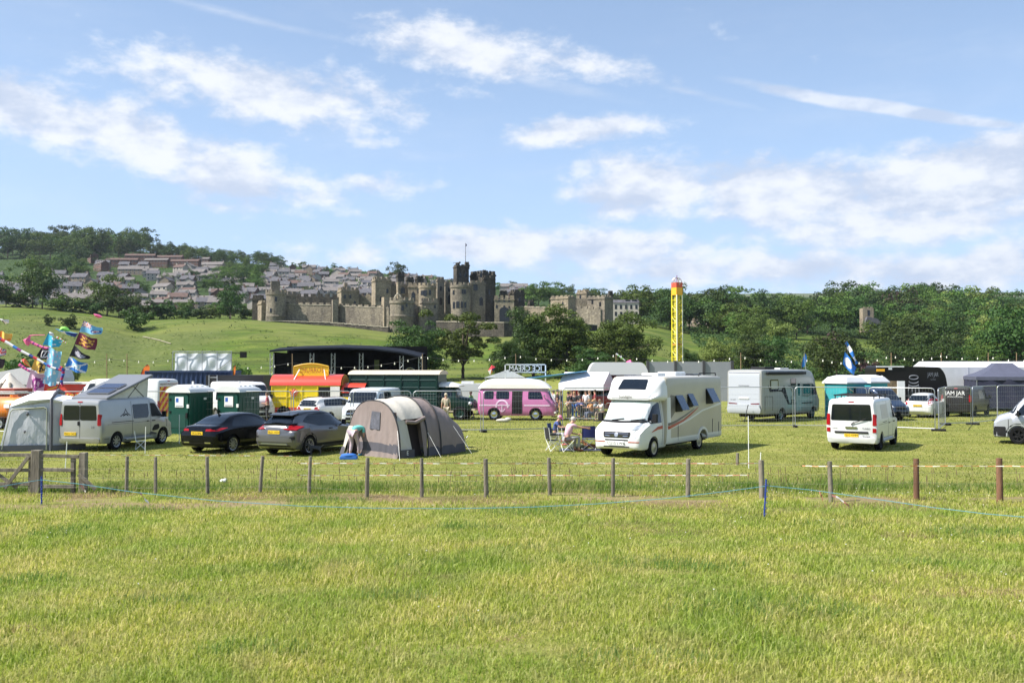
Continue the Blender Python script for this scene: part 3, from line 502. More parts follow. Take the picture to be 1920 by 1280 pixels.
def rtower(px0, px1, ptop, Y, m=ST, wins=(), pbase=None, name='round_tower', mh=1.0, band=None, parent=castle):
    r = (px1 - px0) / 2 / F * Y; zt = cpos(0, ptop, Y).z - mh; xc = ((px0 + px1) / 2 - 960) / F * Y; zb = (tz(xc, Y) - 4 if pbase is None else at(0, pbase, Y).z - 1) - CO.z
    b = MB(); pr = [(r * 1.08, zb), (r * 1.04, zb + 5.5), (r, zb + 7), (r, zt - 1.2), (r * 1.06, zt - 1), (r * 1.06, zt), (0, zt)]
    if band: z = cpos(0, band, Y).z; pr = [(r * 1.07, zb), (r * 1.03, z - .2), (r * 1.06, z), (r, z + .3), (r, zt - 1.2), (r * 1.06, zt - 1), (r * 1.06, zt), (0, zt)]
    b.lathe(pr, n=28)
    k = max(8, int(2 * math.pi * r / 2.1))
    for i in range(k): a = 2 * math.pi * i / k; b.box((math.cos(a) * r * .98, math.sin(a) * r * .98, zt + mh / 2), (.5, 2 * math.pi * r / k * .6, mh), a)
    o = b.build(name, m, parent, smooth=35, loc=(xc - CO.x, Y - CO.y + r, 0))
    for (deg, py, ww, hh) in wins:
        q = MB(); z = cpos(0, py, Y).z; a = R(-90 + deg); M = Matrix.Rotation(a + math.pi / 2, 3, 'Z'); q.box((math.cos(a) * r * 1.005, math.sin(a) * r * 1.005, z + hh / 2), (ww, .12, hh), M=M); q.build('window', DARKGLASS, o)
    return o
def cwall(px0, px1, p0, p1, Y0, Y1=None, th=1.6, m=ST, name='curtain_wall', mer=True, cope=False, base=None, parent=castle, mh=.9):
    Y1 = Y0 if Y1 is None else Y1; a = at(px0, p0, Y0) - CO; c = at(px1, p1, Y1) - CO; b = MB(); d = Vector((c.x - a.x, c.y - a.y, 0)); n = Vector((-d.y, d.x, 0)).normalized() * th; h = mh if mer else 0; v = []
    for q in (a, c):
        zb = tz(q.x + CO.x, q.y + CO.y) - CO.z - 4 if base is None else base
        for o_ in (Vector((0, 0, 0)), n): v += [(q.x + o_.x, q.y + o_.y, zb), (q.x + o_.x, q.y + o_.y, q.z - h)]
    b.add(v, [(0, 4, 5, 1), (2, 3, 7, 6), (1, 5, 7, 3), (0, 1, 3, 2), (4, 6, 7, 5)])
    if mer:
        k = max(2, int(d.length / 2.6)); an = math.atan2(d.y, d.x)
        for i in range(k): p = a.lerp(c, (i + .5) / k); b.box((p.x + n.x * .3, p.y + n.y * .3, p.z - mh / 2), (d.length / k * .62, .6, mh), an)
    o = b.build(name, m, parent)
    if cope:
        q = MB(); an = math.atan2(d.y, d.x); k = 8
        for i in range(k):
            p0_ = a.lerp(c, i / k); p1_ = a.lerp(c, (i + 1) / k); mid = (p0_ + p1_) / 2; q.box((mid.x + n.x * .5, mid.y + n.y * .5, mid.z - h + .1), ((p1_ - p0_).length + .02, th + .3, .22), an)
        q.build('coping', COPING, o)
    return o
tower(473, 492, 553, 358, .0, 0, STD); tower(478, 500, 563, 352, .6, 30, STL, 'low_tower', mh=.6)  # dark stone paints the tower's shadow face, pale stone the sunlit low wall
rtower(494, 531, 542, 344, ST, ((-18, 586, .7, 1.6), (12, 565, .8, 1.6)), band=592); tower(505, 524, 527, 350, .2, 20, ST, 'turret', pbase=545, mer=False)
tower(527, 554, 546, 356, .1, 20, STL, 'wall_tower', pbase=570); cwall(553, 634, 550, 551, 372, m=STD, name='inner_wall', mh=1.2)
cwall(531, 621, 566, 568, 350, 346, cope=True); tower(620, 634, 562, 344, .3, 20, ST, 'buttress_tower', mer=False); cwall(633, 729, 569, 573, 346, 337, cope=True); tower(714, 730, 557, 338, .4, 30, STL, 'wall_tower', mer=False)
rtower(728, 773, 557, 322, ST, ((10, 582, .8, 1.7), (20, 602, .6, 1.3), (30, 575, .6, 1.2)), band=592)
cwall(771, 786, 563, 577, 330, 332, mer=False); rtower(783, 801, 574, 326, ST, (), name='stair_turret', mh=.3); tower(786, 821, 559, 332, .18, 20, ST, 'square_tower', wins=((.3, 612, 1.0, 1.8), (.35, 588, .8, 1.4), (.8, 578, .7, 1.3)))
tower(628, 673, 539, 392, .3, 22, STL, 'range_block', wins=((.2, 560, .9, 1.6), (.5, 560, .9, 1.6), (.75, 572, 1, 1.8)), pbase=600); tower(643, 651, 530, 396, .3, 22, STL, 'chimney_stack', pbase=545, mer=False)
cwall(670, 697, 551, 551, 395, m=STL, name='inner_wall'); tower(694, 733, 519, 380, .28, 24, STL, 'keep_tower', wins=((.35, 566, 1, 2.2), (.75, 550, .9, 2)))
tower(731, 768, 528, 386, .1, 15, ST, 'keep_range', wins=((.3, 552, .9, 1.8), (.62, 550, 1.8, 2.6))); tower(742, 749, 529, 378, .6, 30, STL, 'chimney_stack', pbase=558, mer=False); tower(741, 758, 511, 392, .3, 20, STD, 'turret', pbase=535, mh=.8); tower(759, 776, 519, 396, .3, 20, STD, 'turret', pbase=535, mh=.8); tower(777, 794, 517, 396, .3, 20, STD, 'turret', pbase=535, mh=.8)
tower(765, 790, 530, 382, .0, 0, STL, 'keep_range', wins=((.4, 565, 1.5, 4), (.8, 550, 1, 2)))
rtower(783, 816, 530, 372, STL, ((-30, 553, 1.3, 1.8), (-8, 555, 1.3, 2.4), (22, 553, 1, 2))); tower(817, 833, 519, 384, .2, 22, ST, 'keep_tower', wins=((.5, 545, .9, 2), (.5, 572, 1.1, 3.2)))
tower(830, 850, 527, 388, .25, 22, ST, 'keep_range', wins=((.5, 547, 1.1, 2.2), (.5, 570, 1.4, 4)))
rtower(843, 882, 529, 372, ST, ((-40, 552, .9, 1.7), (-38, 578, 1.1, 2.6), (-14, 577, 1.2, 2.5), (10, 577, .9, 2.4), (14, 551, .8, 1.8), (27, 551, .8, 1.8), (30, 577, .8, 2.2)))
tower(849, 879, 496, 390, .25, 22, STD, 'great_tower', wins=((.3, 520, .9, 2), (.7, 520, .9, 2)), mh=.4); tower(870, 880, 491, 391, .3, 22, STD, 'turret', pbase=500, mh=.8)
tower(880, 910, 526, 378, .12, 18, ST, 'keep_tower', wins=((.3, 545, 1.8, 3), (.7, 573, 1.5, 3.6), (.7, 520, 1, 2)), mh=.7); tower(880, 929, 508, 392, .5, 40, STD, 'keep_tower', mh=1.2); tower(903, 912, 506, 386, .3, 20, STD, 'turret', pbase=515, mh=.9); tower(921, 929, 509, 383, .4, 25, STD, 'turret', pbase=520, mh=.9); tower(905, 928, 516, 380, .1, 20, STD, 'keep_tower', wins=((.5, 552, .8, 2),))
g = tower(927, 964, 554, 372, .0, 0, STL, 'gatehouse', wins=((.25, 566, .8, 1.6), (.5, 566, .8, 1.6), (.75, 566, .8, 1.6), (.12, 578, .8, 1.4), (.5, 579, .8, 1.4), (.75, 579, .6, 1.2))); q = MB(); z = cpos(0, 598, 372).z; arc = [(-1.9, z - 1)] + [(1.9 * math.cos(math.pi * (1 - i / 8)) , z + 3.2 + 1.4 * math.sin(math.pi * i / 8)) for i in range(9)] + [(1.9, z - 1)]  # pale stone paints the gatehouse front as sunlit
gd = max(abs(p[1]) for p in [v.co for v in g.data.vertices]) ; q.prism(arc, -3.16, -2.9); qo = q.build('gate_arch', DARKGLASS, g)
qo.location.y = -(max(v.co.y for v in g.data.vertices) - 3.1) - .0
tower(936, 952, 545, 382, .2, 20, STD, 'turret', pbase=560); tower(955, 984, 543, 385, .3, 25, STD, 'keep_range', wins=((.5, 565, .8, 1.6),)); tower(962, 972, 560, 376, .0, 0, STD, 'gatehouse_shaded_side', mer=False)  # last box: darker stone paints the gatehouse's shaded side
cwall(970, 1035, 573, 575, 378, 370, m=STL, mh=.5, cope=True); tower(990, 1002, 562, 392, .3, 25, STD, 'turret', pbase=580)
tower(1033, 1080, 554, 366, .33, 38, STL, 'square_tower', wins=((.2, 580, .8, 1.6), (.7, 572, .7, 1.3)), side=-1, mh=.5); cwall(1079, 1126, 573, 576, 364, 358, m=ST)
tower(1102, 1151, 554, 372, .38, 38, ST, 'square_tower', wins=((.3, 570, .9, 2), (.75, 575, .9, 2)), side=-1, mh=.6); tower(1081, 1107, 543, 396, .3, 30, STL, 'keep_tower', wins=((.4, 560, .8, 1.6),), side=-1); tower(1078, 1104, 560, 388, 0, 0, STL, 'low_range', mer=False); tower(1140, 1150, 545, 384, .3, 25, STD, 'turret', pbase=560)
# statue on the great tower and the figure arch on the river tower
b = MB(); p = cpos(858, 495.5, 391); b.ell((p.x, p.y, p.z + .4), (1.0, .35, .42)); b.ell((p.x + .9, p.y, p.z + .75), (.42, .35, .42)); b.cyl((p.x - .7, p.y, p.z - .5), (p.x - .6, p.y, p.z + .3), .16); b.cyl((p.x + .6, p.y, p.z - .5), (p.x + .6, p.y, p.z + .3), .16); b.tube([(p.x - .9, p.y, p.z + .5), (p.x - 1.5, p.y, p.z + .7), (p.x - 1.9, p.y, p.z + .3)], .09); b.build('lion_statue', STD, castle, 50)
b = MB(); p = cpos(746, 558, 327); b.tube([(p.x - 1.2, p.y, p.z - .3), (p.x - .7, p.y, p.z + .8), (p.x, p.y, p.z + 1.3), (p.x + .7, p.y, p.z + .8), (p.x + 1.2, p.y, p.z - .3)], .28); b.ell((p.x, p.y, p.z + 1.35), (.35, .35, .3)); b.build('stone_arch', COPING, castle, 50)
b = MB(); p = cpos(873, 493, 391); t = cpos(873, 457, 391); b.cyl((p.x, p.y, p.z - 1), t, .13, .07); b.box((t.x, t.y, t.z + .1), (.25, .25, .25)); b.build('flag_mast', STD, castle); b = MB(); b.box((t.x + .25, t.y, t.z - .55), (.45, .05, .9)); b.build('furled_flag', mat('flag_dark', (.08, .08, .16)), castle)
# outer retaining walls
def rwall(pts, label, m=STD):
    o = empty('retaining_wall', on(pts[0][0], pts[0][2]), 0, label, 'stone wall')
    for (x0, p0, Y0), (x1, p1, Y1) in zip(pts, pts[1:]):
        w_ = cwall(x0, x1, p0, p1, Y0, Y1, 1.2, m, 'wall_section', False, True, parent=o); w_.location = CO - o.location
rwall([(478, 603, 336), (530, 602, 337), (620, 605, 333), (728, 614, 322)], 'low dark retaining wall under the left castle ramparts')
rwall([(818, 603, 326), (880, 604, 318), (903, 605, 316), (945, 605, 312), (1010, 606, 318), (1080, 607, 326), (1120, 610, 336)], 'dark retaining wall below the castle lawn')
# low path wall on the meadow slope
b = MB(); P = [on(268, 300), on(285, 294), on(300, 288), on(320, 280)]; b.tube([(q.x, q.y, q.z + .2) for q in P], .2, 4); tag(b.build('path_edge', mat('pale_stone', (.22, .20, .13), .9, var=.3)), 'pale stone edging running down the grassy bank from the round bush', 'stone edging')

# ---------------------------------------------------------------- town houses
W_BRICK = mat('wall_brick', (.12, .066, .05), .9, var=.35, vscale=.9); W_CREAM = mat('wall_cream', (.36, .32, .27), .9, var=.2, vscale=.7); W_STONE = mat('wall_stone', (.24, .19, .14), .9, var=.35, vscale=1.0); W_GREY = mat('wall_grey', (.26, .24, .22), .9, var=.2, vscale=.8)
R_SLATE = mat('roof_slate', (.085, .082, .090), .9, var=.3, vscale=.8); R_RED = mat('roof_tile_brown', (.10, .062, .050), .9, var=.3, vscale=.8); R_PALE = mat('roof_pale', (.135, .12, .112), .9, var=.25, vscale=.8); R_ORANGE = mat('roof_orange', (.30, .12, .06), .85, var=.2)
WHITE = mat('window_white', (.7, .7, .68), .5)
def house(wm, rm, Lx, Dy, hw, hr, label, group=None, ch=2, rows=2, cols=4, unit=None, name='house', loc=(0, 0, 0), gable_front=False, winw=1.0, winh=1.3):
    o = empty(name, loc, 0, label, 'house', group); b = MB(); b.bb(-Lx / 2, Lx / 2, -Dy / 2, Dy / 2, -4, hw)
    b.prism([(-Dy / 2, hw), (Dy / 2, hw), (0, hw + hr - .12)], -Lx / 2, Lx / 2, 'x'); b.build('wall', wm, o)
    r = MB(); e = .35; sl = hr / (Dy / 2)
    for s in (-1, 1): r.add([(x, s * y, z) for x in (-Lx / 2 - e, Lx / 2 + e) for (y, z) in ((Dy / 2 + e, hw - sl * e + .03), (0, hw + hr + .03), (0, hw + hr + .22), (Dy / 2 + e, hw - sl * e + .22))], [(0, 1, 5, 4), (3, 7, 6, 2), (0, 4, 7, 3), (0, 3, 2, 1), (4, 5, 6, 7), (1, 2, 6, 5)])
    ro = r.build('roof', rm, o)
    for k in range(ch):
        x = -Lx / 2 + .7 + (Lx - 1.4) * (k / max(1, ch - 1)); c = MB(); c.bb(x - .5, x + .5, -.35, .35, hw + hr - .9, hw + hr + 1.1); c.cyl((x - .2, 0, hw + hr + 1.1), (x - .2, 0, hw + hr + 1.5), .13, n=6); c.cyl((x + .2, 0, hw + hr + 1.1), (x + .2, 0, hw + hr + 1.5), .13, n=6); c.build('chimney', wm, ro)
    for rr in range(rows):
        for c_ in range(cols):
            x = -Lx / 2 + Lx * (c_ + .5) / cols; z = hw * (rr + .32) / rows
            q = MB(); q.bb(x - winw / 2 - .08, x + winw / 2 + .08, -Dy / 2 - .05, -Dy / 2 + .05, z - .08, z + winh + .08); q.m = 1; q.bb(x - winw / 2, x + winw / 2, -Dy / 2 - .07, -Dy / 2, z, z + winh); q.build('window', [WHITE, DARKGLASS], o)
    return o
PROT = [house(W_CREAM, R_SLATE, 9, 7.5, 4.8, 2.6, 'x', cols=3), house(W_STONE, R_SLATE, 11, 8, 5, 3, 'x', cols=3), house(W_GREY, R_PALE, 12, 8, 4.6, 2.5, 'x', ch=1, cols=3), house(W_CREAM, R_PALE, 13, 8.5, 2.7, 2.6, 'x', ch=1, rows=1, cols=3, winw=1.7), house(W_BRICK, R_SLATE, 9, 8, 5, 2.8, 'x', cols=3), house(W_CREAM, R_RED, 10, 8, 4.8, 2.5, 'x', cols=3)]
TERR = [house(W_BRICK, R_RED, 34, 8, 7.6, 2.2, 'x', ch=6, cols=10, name='terrace'), house(W_BRICK, R_PALE, 26, 8, 7.6, 2.2, 'x', ch=5, cols=8, name='terrace'), house(W_STONE, R_PALE, 30, 9, 5.2, 3.4, 'x', ch=4, cols=8, name='terrace')]
FAM = {o.name: kids(o) for o in PROT + TERR}
for o in PROT + TERR:
    for c in FAM[o.name]: FAM[c.name] = kids(c)
used = set()
def put(pr, px, Y, rz, label, group, sc_=1.0, dz=0):
    p = on(px, Y); src = pr
    def rec(o, par):
        c = o.copy(); COL.objects.link(c); c.parent = par
        for ch in FAM.get(o.name, []): rec(ch, c)
        return c
    if pr.name in used: o = rec(pr, None)
    else: used.add(pr.name); o = pr
    o.location = (p.x, p.y, p.z + dz); o.rotation_euler = (0, 0, R(rz)); o.scale = (sc_,) * 3; tag(o, label, 'house', group); return o
# brick terraces high on the left hillside
gT = 'brick terraces below the skyline wood'
for px, Y, t, rz, lb in ((172, 880, 1, -58, 'tall brick terrace end-on at the left end of the hilltop rows'), (228, 850, 0, 4, 'brick terrace with brown roof at the left of the middle hill row'), (188, 800, 1, -50, 'single brick house block below the left terrace'), (262, 900, 0, 3, 'upper long brick terrace, left third of the top row'), (315, 905, 0, -4, 'upper long brick terrace, middle third of the top row'), (372, 915, 1, -5, 'upper long brick terrace, right third of the top row'),
                         (293, 850, 1, -3, 'second-row brick terrace left of centre below the top row'), (345, 850, 0, -6, 'second-row brick terrace right of centre below the top row'), (395, 870, 2, -10, 'stone coloured terrace at the right end of the second row'), (250, 780, 2, 2, 'pale roofed terrace in the third row down the hill')):
    put(TERR[t], px, Y, rz, lb, gT, .82)
zones = [((95, 520), (500, 585), 'slate roofed house in the lower town left of the castle', 'lower town houses left of the castle', 62), ((100, 240), (600, 730), 'small house on the hillside below the brick terraces', 'houses below the brick terraces', 10), ((330, 520), (590, 760), 'house among trees on the hillside left of the castle', 'hillside houses among the trees', 20),
         ((-10, 50), (470, 700), 'stone house at the far left edge of the town', 'houses at the left edge', 22), ((190, 430), (650, 830), 'small grey roofed house in the streets under the brick terraces', 'streets under the brick terraces', 26), ((500, 700), (560, 700), 'pale house in the streets just above the left castle wall', 'houses just above the left castle wall', 38), ((505, 870), (700, 930), 'house on the upper hillside behind the castle', 'upper hillside houses behind the castle', 96), ((930, 1010), (700, 880), 'house on the slope right of the keep', 'houses right of the keep', 9), ((1195, 1270), (720, 900), 'house on the skyline left of the ride tower', 'skyline houses beside the ride tower', 10)]
rh = random.Random(11)
for (x0, x1), (y0, y1), lb, gr, n in zones:
    taken = []; k = 0; tries = 0
    while k < n and tries < 900:
        tries += 1; Y = y0 + (y1 - y0) * round(rh.random() * max(1, (y1 - y0) / 28)) / max(1, (y1 - y0) / 28); px = rh.uniform(x0, x1); X = (px - 960) / F * Y
        if any(abs(X - a) < 12.5 and abs(Y - b_) < 13 for a, b_ in taken): continue
        taken.append((X, Y)); k += 1; put(PROT[rh.choice((0, 1, 2, 2, 3, 4, 5))], px, Y, rh.choice((0, 5, -8, 12, 85, -75, -20)) + rh.uniform(-4, 4), lb, gr, rh.uniform(.85, 1.05))
for px, Y, t, rz, lb, s in ((143, 458, 2, 3, 'long stone building with grey roof behind the hedge, far left', .75), (272, 470, 2, -2, 'long dark-roofed building above the hedge, left one of two', .75), (322, 465, 1, 2, 'long brick building above the hedge, right one of two', .75), (395, 500, 2, -4, 'stone building with broad roof left of the castle tower', .8), (20, 480, 2, 5, 'stone row at the far left edge behind the hedge trees', .7)):
    put(TERR[t], px, Y, rz, lb, 'long buildings above the hedge', s)
p = on(1315, 505); house(W_STONE, R_PALE, 12, 11, 5.5, 4, 'large pitched grey roof building in the trees right of the ride tower', ch=0, rows=1, cols=3, loc=p).rotation_euler = (0, 0, R(-32))
p = on(963, 880); house(W_GREY, R_PALE, 26, 16, 4, 3.5, 'wide low farm shed on the skyline right of the keep', ch=0, rows=0, cols=1, name='farm_shed', loc=p)
# pale Georgian style block right of the castle
p = at(1174, 609, 425); gb = empty('georgian_house', (p.x, p.y, p.z), R(0), 'pale four-storey house with rows of sash windows right of the castle', 'house'); b = MB(); b.bb(-5.8, 5.8, 0, 9, -4, 9.9); b.build('wall', mat('pale_ashlar', (.52, .46, .38), .85, var=.12, vscale=.6), gb)
b = MB(); b.prism([(-.3, 9.9), (9.3, 9.9), (7.8, 11.4), (1.5, 11.4)], -6, 6, 'x'); ro = b.build('roof', R_SLATE, gb)
for x in (.8, 3.8): b = MB(); b.bb(x - 1, x + 1, .5, 2.2, 10.1, 11.3); b.build('dormer', DARKGLASS, ro)
for r_ in range(3):
    for c_ in range(5): x = -4.6 + c_ * 2.3; z = .9 + r_ * 3.1; b = MB(); b.bb(x - .5, x + .5, -.06, .05, z, z + 1.9); b.build('window', DARKGLASS, gb)
b = MB(); b.cyl((0.1, -.15, 0), (.1, -.15, 9.8), .08); b.build('downpipe', R_SLATE, gb)
# ruined stone tower in the right wood
p = at(1630, 604, 470); rtw = empty('stone_folly', p, 0, 'square stone tower half hidden in the right hillside wood', 'tower'); b = MB(); b.bb(-3.2, 2.2, 0, 4.5, -5, 7); merlons(b, -3.2, .3, 2.2, .3, 7, h=.6); b.build('wall', STL, rtw); b = MB(); b.bb(-.9, .3, -.06, .1, 3.2, 6); b.build('window', DARKGLASS, rtw); b = MB(); b.prism([(-3.4, -1), (6, -1), (2.5, 1.8), (-2, 2.6)], -3, -.6); b.build('lean_to', R_SLATE, rtw)
for o in PROT + TERR:
    if o.name not in used: raise RuntimeError('prototype unused')
# ---------------------------------------------------------------- vehicle tools (local axes: +x forward, +y left, z up, x=0 at the rear bumper)
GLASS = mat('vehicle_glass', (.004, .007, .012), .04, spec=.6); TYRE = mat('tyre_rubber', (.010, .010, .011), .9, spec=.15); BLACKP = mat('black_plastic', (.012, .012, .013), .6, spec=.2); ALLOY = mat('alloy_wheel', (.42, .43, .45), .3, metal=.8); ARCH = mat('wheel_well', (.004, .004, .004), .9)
REDL = mat('red_lens', (.30, .006, .010), .25, spec=.3); CLEARL = mat('lamp_lens', (.55, .58, .62), .08, metal=.35); PYEL = mat('plate_yellow', (.80, .52, .02), .4); PWH = mat('plate_white', (.75, .75, .72), .4); INK = mat('plate_ink', (.01, .01, .01), .5); CHROME = mat('chrome', (.6, .6, .62), .12, metal=1); SEAM = mat('panel_gap', (.05, .05, .055), .6); STEEL = mat('galvanised', (.42, .43, .44), .42, metal=.75); AMBER = mat('amber_lens', (.6, .2, .02), .2)
def paint(name, c, metal=0.0, rough=.32): return mat(name, c, rough, metal, coat=.35, var=.04, vscale=1.5)
class Body:
    def __init__(s, root, st, mats, name='body', wheels=(), wr=.34, step=.09, cr=.02, low=None, arch_r=None):
        """st rows: x, z_bottom, z_belt, z_top, w_low, w_belt, w_top, corner radius"""
        s.root = root; A = np.array(st, float); xs = list(np.unique(np.round(np.concatenate([np.arange(A[0, 0], A[-1, 0], step), A[:, 0]]), 3))); s.len = A[-1, 0]
        V = [pchip(A[:, 0], A[:, k], np.array(xs)) for k in range(1, 8)]; P = []
        for i, x in enumerate(xs):
            zb, zm, zt, wl, wm, wt, r = [q[i] for q in V]; zm = min(zm, zt - .01); r = min(r, (zt - zm) * .9 + .01)
            pr = [(0, zb), (wl * .6, zb), (wl - .05, zb), (wl, zb + .06), (wl + (wm - wl) * .6, zb + (zm - zb) * .4), (wm, zb + (zm - zb) * .75), (wm - .004, zm)]
            for t in (.33, .66): pr.append((wm + (wt - wm) * t, zm + (zt - r - zm) * t))
            for a in (0, 30, 60, 90): pr.append((wt - r + r * math.cos(R(a)), zt - r + r * math.sin(R(a))))
            pr += [((wt - r) * .5, zt + cr * .75), (0, zt + cr)]
            P.append([(x, y, z) for y, z in pr] + [(x, -y, z) for y, z in pr[-2:0:-1]])
        b = MB(); n = len(P[0]); b.add([p for q in P for p in q], [(i * n + j, i * n + (j + 1) % n, (i + 1) * n + (j + 1) % n, (i + 1) * n + j) for i in range(len(P) - 1) for j in range(n)])
        h = n // 2
        for e in (0, len(P) - 1):
            o = e * n
            for j in range(h - 1 + 1):
                q = [o + j, o + j + 1, o + (n - j - 1) % n, o + (n - j) % n]; q2 = []
                for t in q:
                    if t not in q2: q2.append(t)
                if len(q2) > 2: b.f.append(tuple(q2)); b.mi.append(0)
        ob = b.build(name, mats, root)
        if wheels:
            c = MB(); W = float(A[:, 5].max())
            for x in wheels:
                for sy in (-1, 1): c.cyl((x, sy * (W - .30), wr), (x, sy * (W + .3), wr), arch_r or wr * 1.18, n=28)
            co = c.build('cutter', ARCH); md = ob.modifiers.new('b', 'BOOLEAN'); md.object = co; md.operation = 'DIFFERENCE'; md.solver = 'EXACT'
            dg = bpy.context.evaluated_depsgraph_get(); me = bpy.data.meshes.new_from_object(ob.evaluated_get(dg)); ob.modifiers.clear(); ob.data = me; me.name = name; bpy.data.objects.remove(co)
        me = ob.data
        if low:   # dark cladding below a height
            me.materials.append(low[1]); k = len(me.materials) - 1
            for p in me.polygons:
                if p.center.z < low[0] + 1e-4: p.material_index = k
        me.polygons.foreach_set('use_smooth', [True] * len(me.polygons)); me.set_sharp_from_angle(angle=R(38))
        s.ob = ob; bm = bmesh.new(); bm.from_mesh(me); bmesh.ops.triangulate(bm, faces=bm.faces); s.bvh = BVHTree.FromBMesh(bm); bm.free()
    def hit(s, ax, a, b):
        """ax: L,R side (a=x,b=z); F,B front/back (a=y,b=z); T top (a=x,b=y)"""
        if ax == 'L': o, d = Vector((a, 5, b)), Vector((0, -1, 0))
        elif ax == 'R': o, d = Vector((a, -5, b)), Vector((0, 1, 0))
        elif ax == 'F': o, d = Vector((30, a, b)), Vector((-1, 0, 0))
        elif ax == 'B': o, d = Vector((-20, a, b)), Vector((1, 0, 0))
        else: o, d = Vector((a, b, 9)), Vector((0, 0, -1))
        h, n, i, t = s.bvh.ray_cast(o, d)
        if h is None: return None
        if n.dot(d) > 0: n = -n
        return h, n
    def patch(s, ax, poly, m, name='window', off=.008, cell=.12, parent=None, th=.012):
        """polygon laid on the body surface, as a thin raised panel"""
        bm = bmesh.new(); vs = [bm.verts.new((p[0], p[1], 0)) for p in poly]
        try: bm.faces.new(vs)
        except ValueError: pass
        xs = [p[0] for p in poly]; ys = [p[1] for p in poly]
        for k, (lo_, hi) in enumerate(((min(xs), max(xs)), (min(ys), max(ys)))):
            q = math.ceil(lo_ / cell + 1e-6) * cell
            while q < hi - 1e-4:
                no = (1, 0, 0) if k == 0 else (0, 1, 0); bmesh.ops.bisect_plane(bm, geom=bm.verts[:] + bm.edges[:] + bm.faces[:], plane_co=(q, 0, 0) if k == 0 else (0, q, 0), plane_no=no); q += cell
        last = None; b = MB()
        bm.verts.index_update(); V = []; V2 = []; ok = True
        for v in bm.verts:
            h = s.hit(ax, v.co.x, v.co.y)
            if h is None:
                cx = sum(xs) / len(xs); cy = sum(ys) / len(ys); 
                for t in (.97, .93, .85, .7, .5):
                    h = s.hit(ax, cx + (v.co.x - cx) * t, cy + (v.co.y - cy) * t)
                    if h: break
            if h is None: h = (Vector((0, 0, 0)), Vector((0, 0, 1)))
            V.append(h[0] + h[1] * off); V2.append(h[0] - h[1] * th)
        n = len(V); F_ = [tuple(v.index for v in f.verts) for f in bm.faces]; b.add(V + V2, F_ + [tuple(n + i for i in f) for f in F_] + [(e.verts[0].index, e.verts[1].index, n + e.verts[1].index, n + e.verts[0].index) for e in bm.edges if len(e.link_faces) == 1]); bm.free()
        return b.build(name, m, parent or s.root, 40)
    def sides(s, poly, m, name='window', **k): return [s.patch('L', poly, m, name, **k), s.patch('R', poly, m, name, **k)]
    def stroke(s, ax, pts, wd, m, name='trim', **k):
        L = []; Rr = []
        for i, p in enumerate(pts):
            a = pts[max(i - 1, 0)]; c = pts[min(i + 1, len(pts) - 1)]; d = Vector((c[0] - a[0], c[1] - a[1])); d.normalize(); w_ = wd[i] if isinstance(wd, (list, tuple)) else wd
            L.append((p[0] - d.y * w_ / 2, p[1] + d.x * w_ / 2)); Rr.append((p[0] + d.y * w_ / 2, p[1] - d.x * w_ / 2))
        return s.patch(ax, L + Rr[::-1], m, name, **k)
    def text(s, ax, txt, a, b_, size, m, name='lettering', sx=1, mirror=None, parent=None, off=.014):
        v, f = text_geo(txt, size, sx=sx); sg = {'L': -1, 'R': 1, 'F': 1, 'B': -1, 'T': 1}[ax] if mirror is None else mirror; V = []
        for p in v:
            h = s.hit(ax, a + p[0] * sg, b_ + p[1]); V.append(h[0] + h[1] * off if h else Vector((0, 0, 0)))
        q = MB(); q.add(V, f); return q.build(name, m, parent or s.root)
    def mirrors(s, x, z, w_=.95, m=BLACKP, big=1.0):
        for sy in (-1, 1):
            b = MB(); b.box((x, sy * (w_ + .11), z + .06), (.10 * big, .17, .24 * big)); b.cyl((x, sy * (w_ - .06), z - .04), (x, sy * (w_ + .08), z), .03); b.build('wing_mirror', m, s.root, bevel=.03)
    def handle(s, x, z, wd=.18):
        for ax in 'LR': s.patch(ax, [(x - wd / 2, z - .018), (x + wd / 2, z - .018), (x + wd / 2, z + .018), (x - wd / 2, z + .018)], BLACKP, 'door_handle', off=.03)
def rect(a0, a1, b0, b1, r=0):
    if not r: return [(a0, b0), (a1, b0), (a1, b1), (a0, b1)]
    P = []
    for cx, cy, s0 in ((a1 - r, b0 + r, -90), (a1 - r, b1 - r, 0), (a0 + r, b1 - r, 90), (a0 + r, b0 + r, 180)):
        for t in (0, 30, 60, 90): P.append((cx + r * math.cos(R(s0 + t)), cy + r * math.sin(R(s0 + t))))
    return P
def rnd(poly, r=.05, k=3):
    out = []; n = len(poly)
    for i in range(n):
        p = Vector(poly[i]); a = Vector(poly[i - 1]) - p; c = Vector(poly[(i + 1) % n]) - p; ra = min(r, a.length * .45); rc = min(r, c.length * .45); A = p + a.normalized() * ra; C = p + c.normalized() * rc
        for j in range(k + 1): t = j / k; q = A * (1 - t)**2 + p * 2 * t * (1 - t) + C * t**2; out.append((q.x, q.y))
    return out
